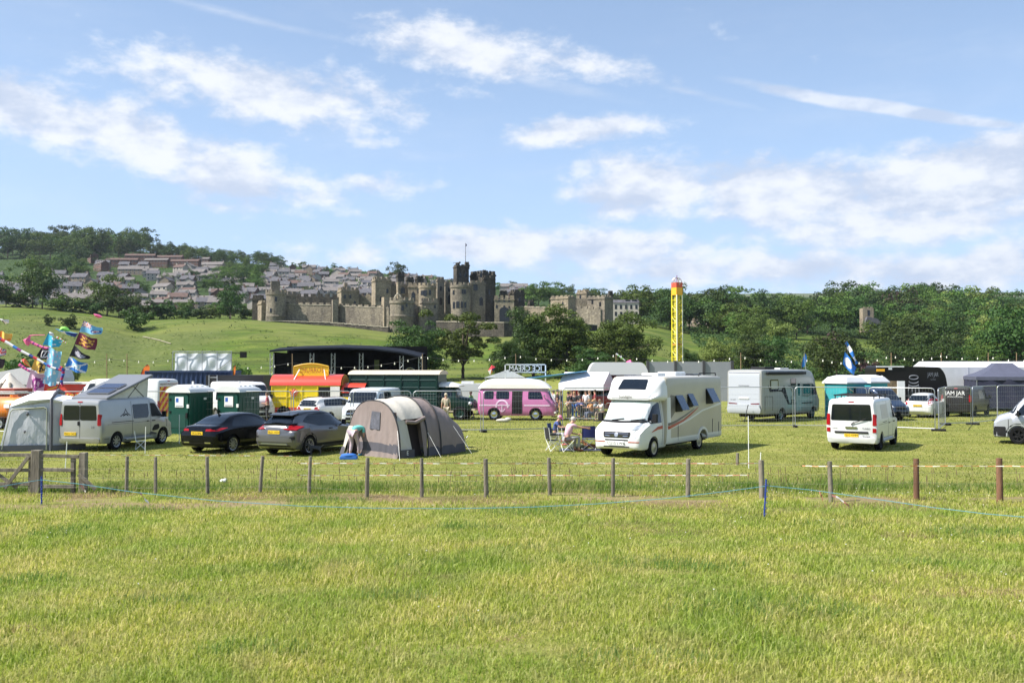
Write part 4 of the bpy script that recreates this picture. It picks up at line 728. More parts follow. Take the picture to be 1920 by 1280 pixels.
def wheels(root, xs, track, r, wd=.21, rim='spoke', n=5, rm=None, rr=.66, sides=(-1, 1)):
    rm = rm or ALLOY
    for x in xs:
        for sy in sides:
            w_ = empty('wheel', (x, sy * track, r)); w_.parent = root; o = sy * wd / 2
            b = MB(); M = Matrix.Rotation(-sy * math.pi / 2, 3, 'X'); h = wd / 2; b.lathe([(r * rr, -h), (r * .93, -h), (r * .985, -h * .8), (r, -h * .4), (r, h * .4), (r * .985, h * .8), (r * .93, h), (r * rr, h * .96), (r * rr * .96, h * .4), (r * rr * .95, -h)], n=28, M=M); b.build('tyre', TYRE, w_, 40)
            b = MB(); q = r * rr
            if rim == 'steel': b.lathe([(0, h * .8), (q * .25, h * .8), (q * .3, h * .6), (q * .75, h * .55), (q * .85, h * .75), (q, h * .9), (q, h * .3), (0, h * .3)], n=24, M=M)
            elif rim == 'hubcap': b.lathe([(0, h * 1.05), (q * .3, h * 1.02), (q * .5, h * .9), (q * .9, h * .85), (q, h * .9), (q, h * .3)], n=24, M=M)
            else:
                b.lathe([(q * .9, h * .88), (q, h * .97), (q, h * .2), (q * .9, h * .2), (q * .9, h * .88)], n=28, M=M); b.lathe([(0, h * .8), (q * .22, h * .78), (q * .24, h * .5), (0, h * .5)], n=14, M=M)
                for i in range(n):
                    a = 2 * math.pi * i / n + .3
                    for da in ((-.10, .10) if rim == 'twin' else (0,)):
                        d = Vector((math.cos(a + da), math.sin(a + da), 0)); d2 = Vector((math.cos(a + da * 2.4), math.sin(a + da * 2.4), 0)); wv = .11 if rim == 'twin' else .2
                        t = Vector((-d.y, d.x, 0)) * q * wv * .5; z0, z1 = h * .74, h * .9; p = [d * q * .18 - t, d * q * .18 + t, d2 * q * .94 + t * .8, d2 * q * .94 - t * .8]
                        b.add([M @ (v + Vector((0, 0, z0))) for v in p] + [M @ (v + Vector((0, 0, z1))) for v in p], [(0, 1, 2, 3), (4, 5, 6, 7), (0, 1, 5, 4), (1, 2, 6, 5), (2, 3, 7, 6), (3, 0, 4, 7)])
            b.build('rim', rm, w_, 40)
            b = MB(); b.lathe([(q * .93, h * .3), (0, h * .3)], n=20, M=M); b.build('brake_disc', ARCH if rim != 'steel' else STEEL, w_)
def plate(bd, ax, a, z, txt, yellow=True, w_=.52, h=.12):
    p = bd.patch(ax, rect(a - w_ / 2, a + w_ / 2, z - h / 2, z + h / 2), PYEL if yellow else PWH, 'number_plate', off=.025)
    bd.text(ax, txt, a, z, h * .95, INK, 'plate_lettering', parent=p, off=.032, sx=.95 * (w_ / .52))
def place(root, lx, ly, px, py, ang, label=None):
    """local ground point (lx,ly) goes to the ground under the pixel; heading in degrees from +X"""
    g = gp(px, py); c, s_ = math.cos(R(ang)), math.sin(R(ang)); root.location = (g.x - lx * c + ly * s_, g.y - lx * s_ - ly * c, 0); root.rotation_euler = (0, 0, R(ang)); return root
def under(root, x0, x1, w_, z=.22, h=.25):
    b = MB(); b.bb(x0, x1, -w_, w_, z, z + h); b.build('underbody', ARCH, root)

# ---- panel vans
def van(label, pm, L=4.8, H=1.97, W=.95, fa=None, ra=.95, nose='high', wr=.335, cat='van', name='van', glass_side=True, rim=('hubcap', 5), rimm=None, cladding=None, tail=True, dark_cab=False, group=None):
    o = empty(name, (0, 0, 0), 0, label, cat, group); f = L
    fa = fa or L - .85
    st = [(0, .42, .95, H - .16, W - .14, W - .08, W - .15, .06), (.04, .34, 1.0, H - .06, W - .06, W - .02, W - .12, .09), (.25, .28, 1.08, H, W - .03, W, W - .105, .11), (f - 1.78, .26, 1.12, H, W - .03, W, W - .105, .11), (f - 1.38, .26, 1.12, H - .06, W - .03, W, W - .13, .11),
          (f - .88, .26, 1.1, H - .46, W - .03, W - .01, W - .19, .09), (f - .62, .26, 1.06, H - .73, W - .03, W - .02, W - .21, .09), (f - .42, .26, .98, H - .86, W - .05, W - .05, W - .22, .10), (f - .14, .27, .82, H - 1.03, W - .10, W - .12, W - .28, .10), (f - .03, .28, .70, H - 1.16, W - .18, W - .2, W - .36, .08), (f, .36, .6, H - 1.3, W - .26, W - .28, W - .42, .06)]
    if nose == 'transit': st[6] = (f - .72, .26, 1.08, H - .70, W - .03, W - .02, W - .21, .09); st[7] = (f - .45, .26, 1.02, H - .80, W - .04, W - .05, W - .22, .1); st[8] = (f - .14, .27, .86, H - .93, W - .08, W - .12, W - .28, .1)
    bd = Body(o, st, [pm], wheels=(ra, fa), wr=wr, low=cladding); wheels(o, (ra, fa), W - .14, wr, rim=rim[0], n=rim[1], rm=rimm); under(o, .3, f - .4, W - .33, .28, .35)
    sh = H - 1.97; zt = 1.74 + sh; zl = 1.18 + sh * .5
    door = [(f - 1.68, zl), (f - 1.0, zl), (f - .82, zl - .02), (f - .95, zl + .14), (f - 1.32, zt - .02), (f - 1.68, zt)]
    bd.sides(rnd(door, .05), GLASS if not dark_cab else BLACKP, 'cab_window')
    bd.patch('F', rnd([(-W + .13, 1.24 + sh * .8), (W - .13, 1.24 + sh * .8), (W - .24, 1.80 + sh), (-W + .24, 1.80 + sh)], .08), GLASS if not dark_cab else BLACKP, 'windscreen', cell=.08)
    bd.sides(rect(f - .62, f - .59, .4, 1.02), SEAM, 'door_gap', off=.003); bd.sides(rect(f - 1.735, f - 1.715, .36, 1.86 + sh), SEAM, 'door_gap', off=.003); bd.handle(f - 1.55, 1.02); bd.mirrors(f - .98, 1.2 + sh * .5, W)
    if tail:
        for s_ in (-1, 1): bd.patch('B', rnd([(s_ * (W - .17), .98), (s_ * (W - .035), .98), (s_ * (W - .055), 1.40), (s_ * (W - .16), 1.42)], .03), REDL, 'tail_light', off=.02)
        bd.patch('B', rect(-W + .1, W - .1, .34, .50, .05), pm, 'rear_bumper', off=.07)
        bd.patch('B', rect(-.1, .1, H - .12, H - .08), REDL, 'brake_light', off=.02)
    bd.sides(rect(.12, f - .5, .46, .475), SEAM, 'sill_line', off=.003); bd.sides(rect(.35, f - 1.8, 1.0, 1.012), SEAM, 'painted_crease', off=.002); b = MB(); [b.bb(x, x + .03, -W + .2, W - .2, H + .018, H + .032) for x in (.7, 1.3, 1.9, 2.5)]; b.build('roof_ribs', pm, o)  # crease shade drawn as a thin dark strip on the smooth side
    # front lamps, grille, bumper intake
    for s_ in (-1, 1): bd.patch('F', rnd([(s_ * .52, .80), (s_ * (W - .12), .86), (s_ * (W - .13), 1.03), (s_ * .60, .93)], .04), CLEARL, 'headlight', off=.012)
    bd.patch('F', rnd([(-.45, .66), (.45, .66), (.40, .86), (-.40, .86)], .05), BLACKP, 'grille', off=.012); bd.patch('F', rect(-.62, .62, .36, .52, .04), BLACKP, 'air_intake', off=.012)
    return o, bd

# silver camper van with a pop-up roof
SILV = paint('silver_paint', (.38, .38, .375), .45, .3); WHT = paint('white_paint', (.64, .64, .635)); 
o, bd = van('silver camper van with raised pop-up roof and solar panels beside the grey awning', SILV, 4.78, cat='camper van', name='camper_van', rim=('spoke', 8), dark_cab=True)
bd.patch('B', rnd([(.02, 1.18), (.74, 1.18), (.70, 1.74), (.02, 1.74)], .06), GLASS, 'rear_window'); bd.patch('B', rnd([(-.74, 1.18), (-.02, 1.18), (-.02, 1.74), (-.70, 1.74)], .06), GLASS, 'rear_window')
bd.patch('B', rect(-.01, .01, .5, 1.85), SEAM, 'door_gap', off=.004); plate(bd, 'B', .42, .66, 'YN12 OGS'); bd.patch('B', rect(.02, .09, .98, 1.14, .03), BLACKP, 'door_handle', off=.03); bd.text('B', '2.0', -.58, .92, .12, INK)
bd.sides(rnd([(1.95, 1.16), (2.86, 1.16), (2.95, 1.3), (2.95, 1.72), (1.95, 1.72)], .06), GLASS, 'side_window'); bd.sides(rect(.6, 1.95, 1.06, 1.085), BLACKP, 'door_rail'); bd.sides(rect(1.86, 1.88, .4, 1.85), SEAM, 'door_gap', off=.003); bd.handle(2.85, 1.02, .1)
bd.stroke('R', [(1.15, 1.28), (1.4, 1.40), (1.5, 1.56), (1.58, 1.40), (1.75, 1.30)], .035, SEAM, 'mountain_decal'); bd.stroke('R', [(1.32, 1.30), (1.5, 1.36), (1.62, 1.30)], .05, BLACKP, 'mountain_decal')
bd.patch('R', rnd([(3.15, .66), (3.3, .84), (3.6, .86), (3.66, .7), (3.5, .62), (3.2, .6)], .05), BLACKP, 'animal_decal'); bd.patch('R', rnd([(2.95, .5), (3.4, .44), (3.5, .5), (3.1, .58)], .03), SEAM, 'animal_decal')
b = MB(); b.bb(1.4, 3.1, -1.02, -.9, .36, .40); b.build('side_step', STEEL, o)
CANV = mat('roof_canvas', (.60, .58, .50), .8, var=.12, vscale=3)
b = MB(); zf = 2.0; 
pr = empty('pop_up_roof', (0, 0, 0)); pr.parent = o
# hinged low at the back, raised at the front
b.box((1.95, 0, 2.42), (3.0, 1.62, .10), M=Matrix.Rotation(-R(17), 3, 'Y')); b.build('roof_lid', mat('roof_dark', (.16, .165, .175), .35), pr, bevel=.03)
b = MB(); b.add([(.7, .7, 1.97), (3.15, .7, 1.97), (3.22, .7, 2.76), (.7, .7, 2.0), (.7, -.7, 1.97), (3.15, -.7, 1.97), (3.22, -.7, 2.76), (.7, -.7, 2.0)], [(0, 1, 2, 3), (4, 7, 6, 5), (1, 5, 6, 2)]); b.build('canvas_side', CANV, pr)
b = MB()
for yy in (-.71, .71): b.cyl((1.9, yy, 1.98), (2.7, yy, 2.64), .012); b.cyl((2.9, yy, 2.0), (2.2, yy, 2.45), .012)
b.build('roof_strut', BLACKP, pr)
for x in (1.45, 2.05):
    b = MB(); M = Matrix.Rotation(-R(17), 3, 'Y'); c = Vector((x - .35, -.1, 2.42 + (x - .35 - 1.95) * math.tan(R(17)) + .10)); b.box(c, (.56, 1.0, .04), M=M); b.m = 1; b.box(c + M @ Vector((0, 0, .022)), (.51, .95, .012), M=M); b.build('solar_panel', [ALLOY, mat('solar_cells', (.03, .04, .08), .2)], pr)
place(o, .95, -.8, 213.8, 842.9, 76)
# white van seen from behind
o, bd = van('white panel van seen from behind with wide black rear window, side door slid open', WHT, 4.95, rim=('steel', 5), rimm=BLACKP, fa=4.05)
bd.patch('B', rnd([(-.76, 1.16), (.76, 1.16), (.70, 1.78), (-.70, 1.78)], .07), GLASS, 'rear_window'); plate(bd, 'B', 0, .60, 'GJ12 KMM'); bd.patch('B', rect(-.62, .62, .68, .75, .02), BLACKP, 'trim_strip', off=.03); bd.patch('B', rect(-.22, .22, .85, .93, .03), CHROME, 'badge_bar', off=.03)
bd.text('B', 'TURBO', -.55, .86, .09, INK); bd.text('B', 'VIVARO' if False else 'DIESEL', .6, .86, .07, INK); bd.text('B', 'Escape', -.55, .57, .10, SEAM)
b = MB(); b.cyl((-.04, -.1, 1.08), (-.05, -.55, 1.24), .015); b.cyl((-.03, 0, 1.0), (-.04, -.1, 1.1), .02); b.build('rear_wiper', BLACKP, o)
for s_ in (-1, 1): bd.patch('B', rect(min(s_ * .78, s_ * .9), max(s_ * .78, s_ * .9), .72, .88), REDL, 'reflector', off=.02)
bd.sides(rect(1.0, 2.35, 1.2, 1.74, .06), SILV, 'painted_recess', off=.004); bd.sides(rect(1.1, 1.9, 1.06, 1.08), BLACKP, 'door_rail'); bd.sides(rect(2.28, 2.3, .4, 1.86), SEAM, 'door_gap', off=.003); bd.handle(2.4, 1.0, .1)  # grey patch paints the shade of a side panel recess
b = MB()
for s_ in (-1, 1): b.cyl((.5, s_ * .72, 2.1), (3.0, s_ * .72, 2.12), .025); [b.cyl((x, s_ * .72, 1.96), (x, s_ * .72, 2.1), .02) for x in (.6, 1.7, 2.9)]
for x in (.7, 1.7, 2.8): b.cyl((x, -.8, 2.1), (x, .8, 2.1), .025)
b.build('roof_rack', BLACKP, o); b = MB(); b.bb(1.2, 2.5, .97, 1.03, .42, 1.83); b.build('sliding_door', WHT, o, bevel=.02); b = MB(); b.bb(1.1, 1.5, -1.0, -.92, .33, .37); b.bb(1.5, 3.4, -1.0, -.92, .33, .37); b.build('side_bar', STEEL, o)
place(o, .95, -.84, 1649, 843.5, 58.5)
# silver-grey van cut by the right edge: low dark bumper, bonnet to the left
o, bd = van('silver grey van with black wheels cut off by the right edge of the photo', paint('grey_silver', (.40, .41, .43), .4, .33), 5.0, 2.02, .99, nose='transit', wr=.36, rim=('spoke', 6), rimm=BLACKP, fa=4.02)
bd.sides(rect(4.5, 4.98, .3, .72, .05), BLACKP, 'bumper_cladding', off=.012); bd.sides(rect(1.4, 3.5, .3, .5, .03), BLACKP, 'sill_cladding', off=.012); [bd.stroke(ax, [(4.02 + .46 * math.cos(t), .36 + .46 * math.sin(t)) for t in np.linspace(R(5), R(175), 12)], .09, BLACKP, 'arch_cladding', off=.014) for ax in 'LR']
place(o, 4.02, .86, 1897, 832, 151); o.scale = (.94, 1, 1)
# light van facing camera behind the tent
o, bd = van('silver-white van with large dark grille behind the taupe tent', paint('pale_silver', (.62, .64, .66), .25, .3), 5.0, 2.0, .98, nose='transit', wr=.35, rim=('spoke', 5))
bd.patch('L', rect(1.9, 2.9, 1.1, 1.80, .06), GLASS, 'side_window'); bd.patch('L', rect(2.3, 3.1, .45, 1.82), ARCH, 'dark_doorway_patch'); bd.patch('F', rnd([(-.6, .62), (.6, .62), (.52, .92), (-.52, .92)], .06), BLACKP, 'grille', off=.02); bd.patch('F', rnd([(-.56, .70), (.56, .70), (.54, .74), (-.54, .74)], .01), CHROME, 'grille_bar', off=.03); bd.patch('F', rect(-.3, .3, .4, .52), PWH, 'number_plate', off=.03)  # near-black patch on the closed side paints a shaded doorway
place(o, 4.15, .84, 706, 799, -101)
# high white works van with chevrons
o, bd = van('high white works van with red and yellow chevrons across its rear doors', WHT, 5.6, 2.55, 1.0, cat='works van', name='works_van', rim=('steel', 5))
b = MB(); k = 0
def chev(bd, x0, x1, z0, z1, n=6):
    YL = mat('chevron_yellow', (.75, .42, .02), .5); RD = mat('chevron_red', (.50, .03, .02), .5); bd.patch('B', rect(x0, x1, z0, z1), YL, 'chevron_panel', off=.012)
    st = (z1 - z0 + (x1 - x0) / 2) / n
    for i in range(-1, n + 3):
        for s_ in (-1, 1):
            zc = z0 + (i) * st; xm = (x0 + x1) / 2; xe = x1 if s_ > 0 else x0; W_ = abs(xe - xm)
            P = [(xm, zc + W_), (xe, zc), (xe, zc + st * .5), (xm, zc + W_ + st * .5)]; P = [(a, min(max(c, z0), z1)) for a, c in P]
            if max(c for a, c in P) - min(c for a, c in P) > .05 and not (all(c <= z0 + 1e-6 for a, c in P) or all(c >= z1 - 1e-6 for a, c in P)):
                # clip properly with a small polygon clipper
                Q = [(xm, zc + W_), (xe, zc), (xe, zc + st * .5), (xm, zc + W_ + st * .5)]
                for lim, keep in ((z0, 1), (z1, -1)):
                    o_ = []
                    for j in range(len(Q)):
                        a, c = Q[j - 1], Q[j]; ia = (a[1] - lim) * keep >= 0; ic = (c[1] - lim) * keep >= 0
                        if ia != ic: t = (lim - a[1]) / (c[1] - a[1]); o_.append((a[0] + (c[0] - a[0]) * t, lim))
                        if ic: o_.append(c)
                    Q = o_
                if len(Q) > 2: bd.patch('B', Q, RD, 'chevron_stripe', off=.017)
chev(bd, -.82, .82, .55, 2.15, 5); bd.text('B', 'HIGHWAY MAINTENANCE', 0, 2.28, .13, INK); bd.sides(rect(.4, 3.6, 1.35, 1.37), SEAM, 'body_line', off=.004); bd.sides(rect(.4, 3.6, .85, .89), SEAM, 'body_line', off=.004)
place(o, 0, -1.0, 336, 797, 166)
# dark grey van with lettering
DG = mat('dark_grey_paint', (.026, .025, .024), .3, spec=.3)
o, bd = van('dark grey van lettered on its rear doors beside the navy gazebo', DG, 5.0, 1.92, .95, rim=('spoke', 5), rimm=ARCH)
bd.text('B', 'JAM JAR', .05, 1.52, .36, PWH, sx=.95); bd.text('B', 'ARTISAN COCKTAILS', .05, 1.29, .10, PWH); bd.sides(rect(1.8, 3.1, 1.12, 1.66, .06), GLASS, 'side_window'); bd.patch('B', rect(-.8, .8, .33, .5, .04), BLACKP, 'rear_bumper', off=.06)
place(o, .95, -.82, 1826, 781, 50)
# dark blue van half hidden behind the white one
o, bd = van('dark blue van parked behind the white hatchback, mostly hidden', paint('navy_paint', (.018, .035, .075), .3, .3), 4.9, 1.95, .95, rim=('steel', 5)); bd.patch('B', rnd([(-.74, 1.2), (.74, 1.2), (.68, 1.76), (-.68, 1.76)], .07), GLASS, 'rear_window')
place(o, 4.9, 0, 1690, 789, -62)
# white vans/lorry tops seen between the rows
o, bd = van('white vintage coach-like van between the second toilet and the churros trailer', WHT, 5.2, 2.3, .98, name='van'); bd.sides(rect(1.0, 3.2, 1.2, 1.75, .06), GLASS, 'side_window'); place(o, 5.2, 0, 492, 790, -48)
o, bd = van('dark van with black roof behind the red trailer', DG, 5.0, 2.0, .95); place(o, 2.5, 0, 215, 775, 178)
o, bd = van('red van behind the crowd, nearer the pink camper', paint('red_paint', (.42, .015, .02), 0, .3), 5.0, 2.1, .95); bd.sides(rect(.6, 3.0, 1.15, 1.72, .06), GLASS, 'side_window'); place(o, 2.0, 0, 1120, 772, 2)
o, bd = van('taller red van with dark windows hidden behind the motorhome nose', paint('red_paint', (.42, .015, .02), 0, .3), 5.2, 2.45, .98); bd.sides(rect(.6, 3.0, 1.15, 2.1, .06), GLASS, 'side_window'); place(o, 4.2, 0, 1184, 776, 178)

# ---- cars
def car(label, pm, st, wx, wr, W, rim=('spoke', 5), rimm=None, roof=None, cladding=None, group=None, name='car', cr=.02):
    o = empty(name, (0, 0, 0), 0, label, 'car', group); bd = Body(o, st, [pm], wheels=wx, wr=wr, low=cladding, step=.07, cr=cr, arch_r=wr * 1.14); wheels(o, wx, W - .12, wr, rim=rim[0], n=rim[1], rm=rimm, rr=.72); under(o, .35, st[-1][0] - .35, W - .3, .2, .3); return o, bd
SED = [(0, .42, .70, .84, .62, .66, .56, .1), (.05, .32, .74, .98, .78, .82, .66, .12), (.22, .24, .78, 1.02, .84, .88, .70, .12), (.42, .2, .82, 1.04, .86, .895, .70, .1), (.7, .2, .87, 1.13, .87, .90, .64, .12), (1.05, .2, .90, 1.29, .88, .90, .60, .14), (1.5, .2, .92, 1.39, .88, .90, .58, .15), (2.0, .2, .92, 1.43, .88, .90, .58, .15), (2.5, .2, .91, 1.41, .88, .90, .58, .15), (2.85, .2, .90, 1.32, .88, .90, .60, .13), (3.25, .2, .88, 1.10, .88, .90, .64, .1), (3.5, .2, .84, .98, .87, .89, .68, .1), (4.0, .22, .78, .88, .84, .86, .66, .1), (4.35, .25, .66, .76, .74, .76, .58, .1), (4.46, .32, .56, .64, .58, .6, .46, .08)]
BLK = mat('black_paint', (.003, .0035, .006), .12, spec=.3)
o, bd = car('black saloon car parked between the green toilets and the silver crossover', BLK, SED, (.95, 3.58), .325, .9, ('spoke', 10), cr=.025)
bd.patch('B', rnd([(-.60, 1.07), (.60, 1.07), (.50, 1.34), (-.50, 1.34)], .08), GLASS, 'rear_window', cell=.06); bd.sides(rnd([(.95, .96), (2.05, .95), (3.1, .95), (2.65, 1.24), (2.0, 1.34), (1.4, 1.29)], .06), GLASS, 'side_window'); bd.patch('F', rnd([(-.62, 1.0), (.62, 1.0), (.5, 1.34), (-.5, 1.34)], .08), GLASS, 'windscreen', cell=.06)
for s_ in (-1, 1): bd.patch('B', rnd([(s_ * .38, .84), (s_ * .80, .84), (s_ * .80, .94), (s_ * .40, .91)], .02), REDL, 'tail_light', off=.012)
plate(bd, 'B', 0, .76, 'YK22 BNL'); bd.patch('B', rect(-.7, .7, .30, .40, .04), BLACKP, 'diffuser', off=.012); bd.patch('B', rect(-.62, -.36, .40, .44), CHROME, 'exhaust_trim', off=.02); bd.patch('B', rect(.36, .62, .40, .44), CHROME, 'exhaust_trim', off=.02); bd.mirrors(2.95, .98, .88, BLK, .75); bd.handle(1.4, .86); bd.handle(2.35, .86)
b = MB(); b.prism([(1.15, 1.36), (1.32, 1.37), (1.15, 1.45)], -.02, .02); b.build('roof_aerial', BLK, o)
place(o, .95, -.80, 434, 848, 67)
CHR = [(0, .45, .78, .92, .62, .66, .55, .1), (.05, .34, .86, 1.06, .80, .84, .62, .12), (.2, .26, .92, 1.12, .86, .90, .66, .14), (.35, .22, .96, 1.27, .87, .92, .63, .14), (.6, .22, .98, 1.44, .86, .92, .60, .15), (.95, .22, .98, 1.52, .86, .90, .58, .16), (1.5, .22, .98, 1.56, .86, .89, .58, .16), (2.1, .22, .97, 1.555, .86, .89, .58, .16), (2.55, .22, .96, 1.49, .86, .89, .58, .15), (2.95, .22, .95, 1.28, .86, .89, .62, .13), (3.25, .22, .93, 1.10, .86, .90, .66, .1), (3.6, .22, .90, 1.02, .86, .905, .68, .1), (4.0, .24, .84, .94, .84, .88, .66, .1), (4.28, .26, .70, .80, .74, .78, .56, .1), (4.38, .34, .58, .66, .56, .6, .44, .08)]
CHP = paint('silver_grey_paint', (.15, .148, .155), .6, .25)
o, bd = car('silver crossover with black roof and red tail lights beside the taupe tent', CHP, CHR, (.92, 3.56), .35, .9, ('twin', 5), cr=.03)
bd.sides(rect(1.30, 3.18, .22, .40), BLACKP, 'sill_cladding', off=.01); [bd.stroke(ax, [(x + .43 * math.cos(t), .35 + .43 * math.sin(t)) for t in np.linspace(R(5), R(175), 12)], .07, BLACKP, 'arch_cladding', off=.012) for x in (.92, 3.56) for ax in 'LR']; bd.patch('B', rect(-.7, .7, .24, .40, .03), BLACKP, 'diffuser', off=.012)
bd.patch('T', rnd([(.62, -.52), (2.6, -.52), (2.6, .52), (.62, .52)], .1), BLK, 'black_roof'); bd.sides(rnd([(.75, 1.22), (1.55, 1.04), (3.05, 1.0), (2.6, 1.36), (2.1, 1.45), (1.2, 1.43)], .06), GLASS, 'side_window'); bd.patch('B', rnd([(-.60, 1.17), (.60, 1.17), (.50, 1.40), (-.50, 1.40)], .06), GLASS, 'rear_window', cell=.06); bd.patch('F', rnd([(-.62, 1.08), (.62, 1.08), (.5, 1.46), (-.5, 1.46)], .08), GLASS, 'windscreen', cell=.06)
bd.sides([(.55, 1.46), (2.7, 1.44), (2.75, 1.40), (2.0, 1.5), (.6, 1.44)], BLK, 'roof_edge')
b = MB(); b.box((.55, 0, 1.47), (.42, 1.06, .05), M=Matrix.Rotation(R(-10), 3, 'Y')); b.build('roof_spoiler', BLK, o, bevel=.015)
for s_ in (-1, 1): bd.patch('B', rnd([(s_ * .40, .97), (s_ * .86, .92), (s_ * .88, 1.04), (s_ * .62, 1.10)], .03), REDL, 'tail_light', off=.03); bd.patch('B', rnd([(s_ * .62, .60), (s_ * .86, .60), (s_ * .86, .72), (s_ * .7, .7)], .03), BLACKP, 'corner_vent', off=.012)
plate(bd, 'B', 0, .86, 'NL21 XGV'); bd.patch('B', rnd([(-.8, .52), (.8, .52), (.76, .66), (-.76, .66)], .04), CHP, 'rear_bumper', off=.05); bd.patch('B', rnd([(-.6, .42), (.6, .42), (.56, .46), (-.56, .46)], .01), ALLOY, 'bumper_trim', off=.03); bd.stroke('B', [(-.7, 1.12), (0, 1.14), (.7, 1.12)], .04, BLK, 'lip_spoiler', off=.06); bd.mirrors(2.9, 1.06, .88, BLK, .8); bd.handle(2.2, .92)
b = MB(); b.cyl((.9, 0, 1.56), (.75, 0, 1.72), .008); b.build('roof_aerial', BLK, o)
place(o, .92, -.80, 577, 852.5, 65)
EST = [(0, .42, .80, .95, .62, .66, .60, .08), (.05, .34, .88, 1.15, .80, .84, .66, .1), (.2, .26, .93, 1.34, .85, .88, .64, .12), (.45, .22, .95, 1.43, .86, .89, .62, .14), (1.5, .2, .95, 1.47, .86, .89, .62, .14), (2.3, .2, .94, 1.46, .86, .89, .62, .14), (2.75, .2, .93, 1.34, .86, .89, .63, .13), (3.2, .2, .91, 1.08, .86, .89, .66, .1), (3.6, .2, .86, .97, .85, .88, .68, .1), (4.1, .22, .80, .90, .82, .86, .66, .1), (4.4, .25, .66, .78, .72, .76, .58, .1), (4.5, .34, .56, .66, .56, .6, .46, .08)]
o, bd = car('white estate car parked in front of the yellow churros trailer', WHT, EST, (.95, 3.6), .32, .89, ('twin', 5))
bd.patch('B', rnd([(-.64, 1.0), (.64, 1.0), (.54, 1.34), (-.54, 1.34)], .08), GLASS, 'rear_window'); bd.sides(rnd([(.5, 1.02), (3.05, .98), (2.6, 1.3), (2.1, 1.39), (.7, 1.36)], .06), GLASS, 'side_window'); plate(bd, 'B', 0, .84, 'BD17 EUP')
for s_ in (-1, 1): bd.patch('B', rnd([(s_ * .48, .80), (s_ * .84, .80), (s_ * .82, .98), (s_ * .56, .96)], .03), REDL, 'tail_light', off=.012)
bd.patch('B', rect(-.7, .7, .28, .38, .04), BLACKP, 'diffuser', off=.012); bd.mirrors(2.9, 1.0, .88, WHT, .75)
b = MB(); [b.cyl((.6, s_ * .56, 1.5), (2.3, s_ * .56, 1.5), .02) for s_ in (-1, 1)]; b.build('roof_rail', BLACKP, o)
place(o, .95, -.77, 617, 794, 60)
HAT = [(0, .42, .76, .90, .60, .64, .56, .1), (.06, .32, .84, 1.06, .76, .80, .62, .12), (.22, .24, .92, 1.22, .82, .85, .60, .14), (.5, .2, .96, 1.42, .83, .85, .57, .16), (1.0, .2, .98, 1.51, .83, .85, .56, .16), (1.8, .2, .97, 1.53, .83, .85, .56, .16), (2.3, .2, .95, 1.46, .83, .85, .58, .15), (2.8, .2, .93, 1.2, .83, .85, .62, .12), (3.15, .2, .90, 1.03, .83, .84, .64, .1), (3.6, .22, .82, .92, .80, .82, .6, .1), (3.95, .25, .68, .8, .70, .74, .54, .1), (4.1, .34, .56, .66, .54, .58, .42, .08)]
o, bd = car('small white hatchback behind the mesh fence in front of the black trailer', WHT, HAT, (.8, 3.4), .31, .85, ('spoke', 7), cr=.03)
bd.patch('B', rnd([(-.62, 1.06), (.62, 1.06), (.5, 1.42), (-.5, 1.42)], .1), GLASS, 'rear_window', cell=.06); bd.sides(rnd([(.42, 1.12), (1.0, 1.03), (2.8, 1.0), (2.35, 1.32), (1.7, 1.42), (.75, 1.40)], .06), GLASS, 'side_window'); plate(bd, 'B', 0, .78, 'ND66 KNZ')
for s_ in (-1, 1): bd.patch('B', rnd([(s_ * .60, .84), (s_ * .82, .84), (s_ * .80, 1.0), (s_ * .70, 1.22), (s_ * .62, 1.2)], .03), REDL, 'tail_light', off=.012)
bd.mirrors(2.65, 1.0, .84, WHT, .75)
place(o, .8, -.72, 1749, 783, 54)

# ---- the pink camper
PINK = paint('pink_paint', (.47, .15, .31), 0, .3); CREAMP = paint('cream_paint', (.66, .63, .55)); PALEPK = paint('pale_stripe', (.72, .52, .66))
o = empty('camper_van', (0, 0, 0), 0, 'pink vintage camper van with cream high top and round side emblem', 'camper van')
VW = [(0, .45, 1.0, 1.5, .60, .68, .52, .14), (.06, .34, 1.02, 1.66, .74, .80, .62, .16), (.25, .28, 1.05, 1.76, .82, .86, .68, .18), (.6, .26, 1.06, 1.80, .84, .87, .70, .18), (3.5, .26, 1.06, 1.80, .84, .87, .70, .18), (3.95, .26, 1.05, 1.74, .84, .87, .68, .18), (4.15, .27, 1.02, 1.50, .82, .85, .64, .16), (4.35, .28, .98, 1.16, .80, .82, .62, .12), (4.47, .30, .80, .98, .72, .74, .56, .12), (4.5, .36, .7, .86, .6, .62, .46, .08)]
bd = Body(o, VW, [PINK], wheels=(.98, 3.38), wr=.33); wheels(o, (.98, 3.38), .74, .33, .17, 'hubcap', rm=CHROME, rr=.6); under(o, .3, 4.2, .55, .26, .25)
b = MB(); hp = [(.12, 1.78), (4.12, 1.76), (4.16, 1.84), (3.98, 2.08), (3.6, 2.26), (2.9, 2.33), (1.3, 2.33), (.6, 2.28), (.25, 2.1), (.08, 1.86)]
for s0, s1, w0, w1 in ((0, 1, .80, .78),): pass
P = []
for x in np.linspace(.05, 4.18, 26):
    zt = float(np.interp(x, [.05, .2, .45, .9, 2.9, 3.6, 3.95, 4.18], [1.86, 2.08, 2.24, 2.33, 2.33, 2.24, 2.06, 1.86])); P.append([(x, .71 * math.cos(a) ** .6 if math.cos(a) > 0 else 0, 1.76 + (zt - 1.76) * math.sin(a) ** .7) for a in np.linspace(0, math.pi / 2, 9)])
P = [q + [(p[0], -p[1], p[2]) for p in q[-2::-1]] for q in P]; b.grid(P); b.add(P[0], [tuple(range(len(P[0])))]); b.add(P[-1], [tuple(range(len(P[0])))]); b.build('high_top_roof', CREAMP, o, 50)
b = MB()
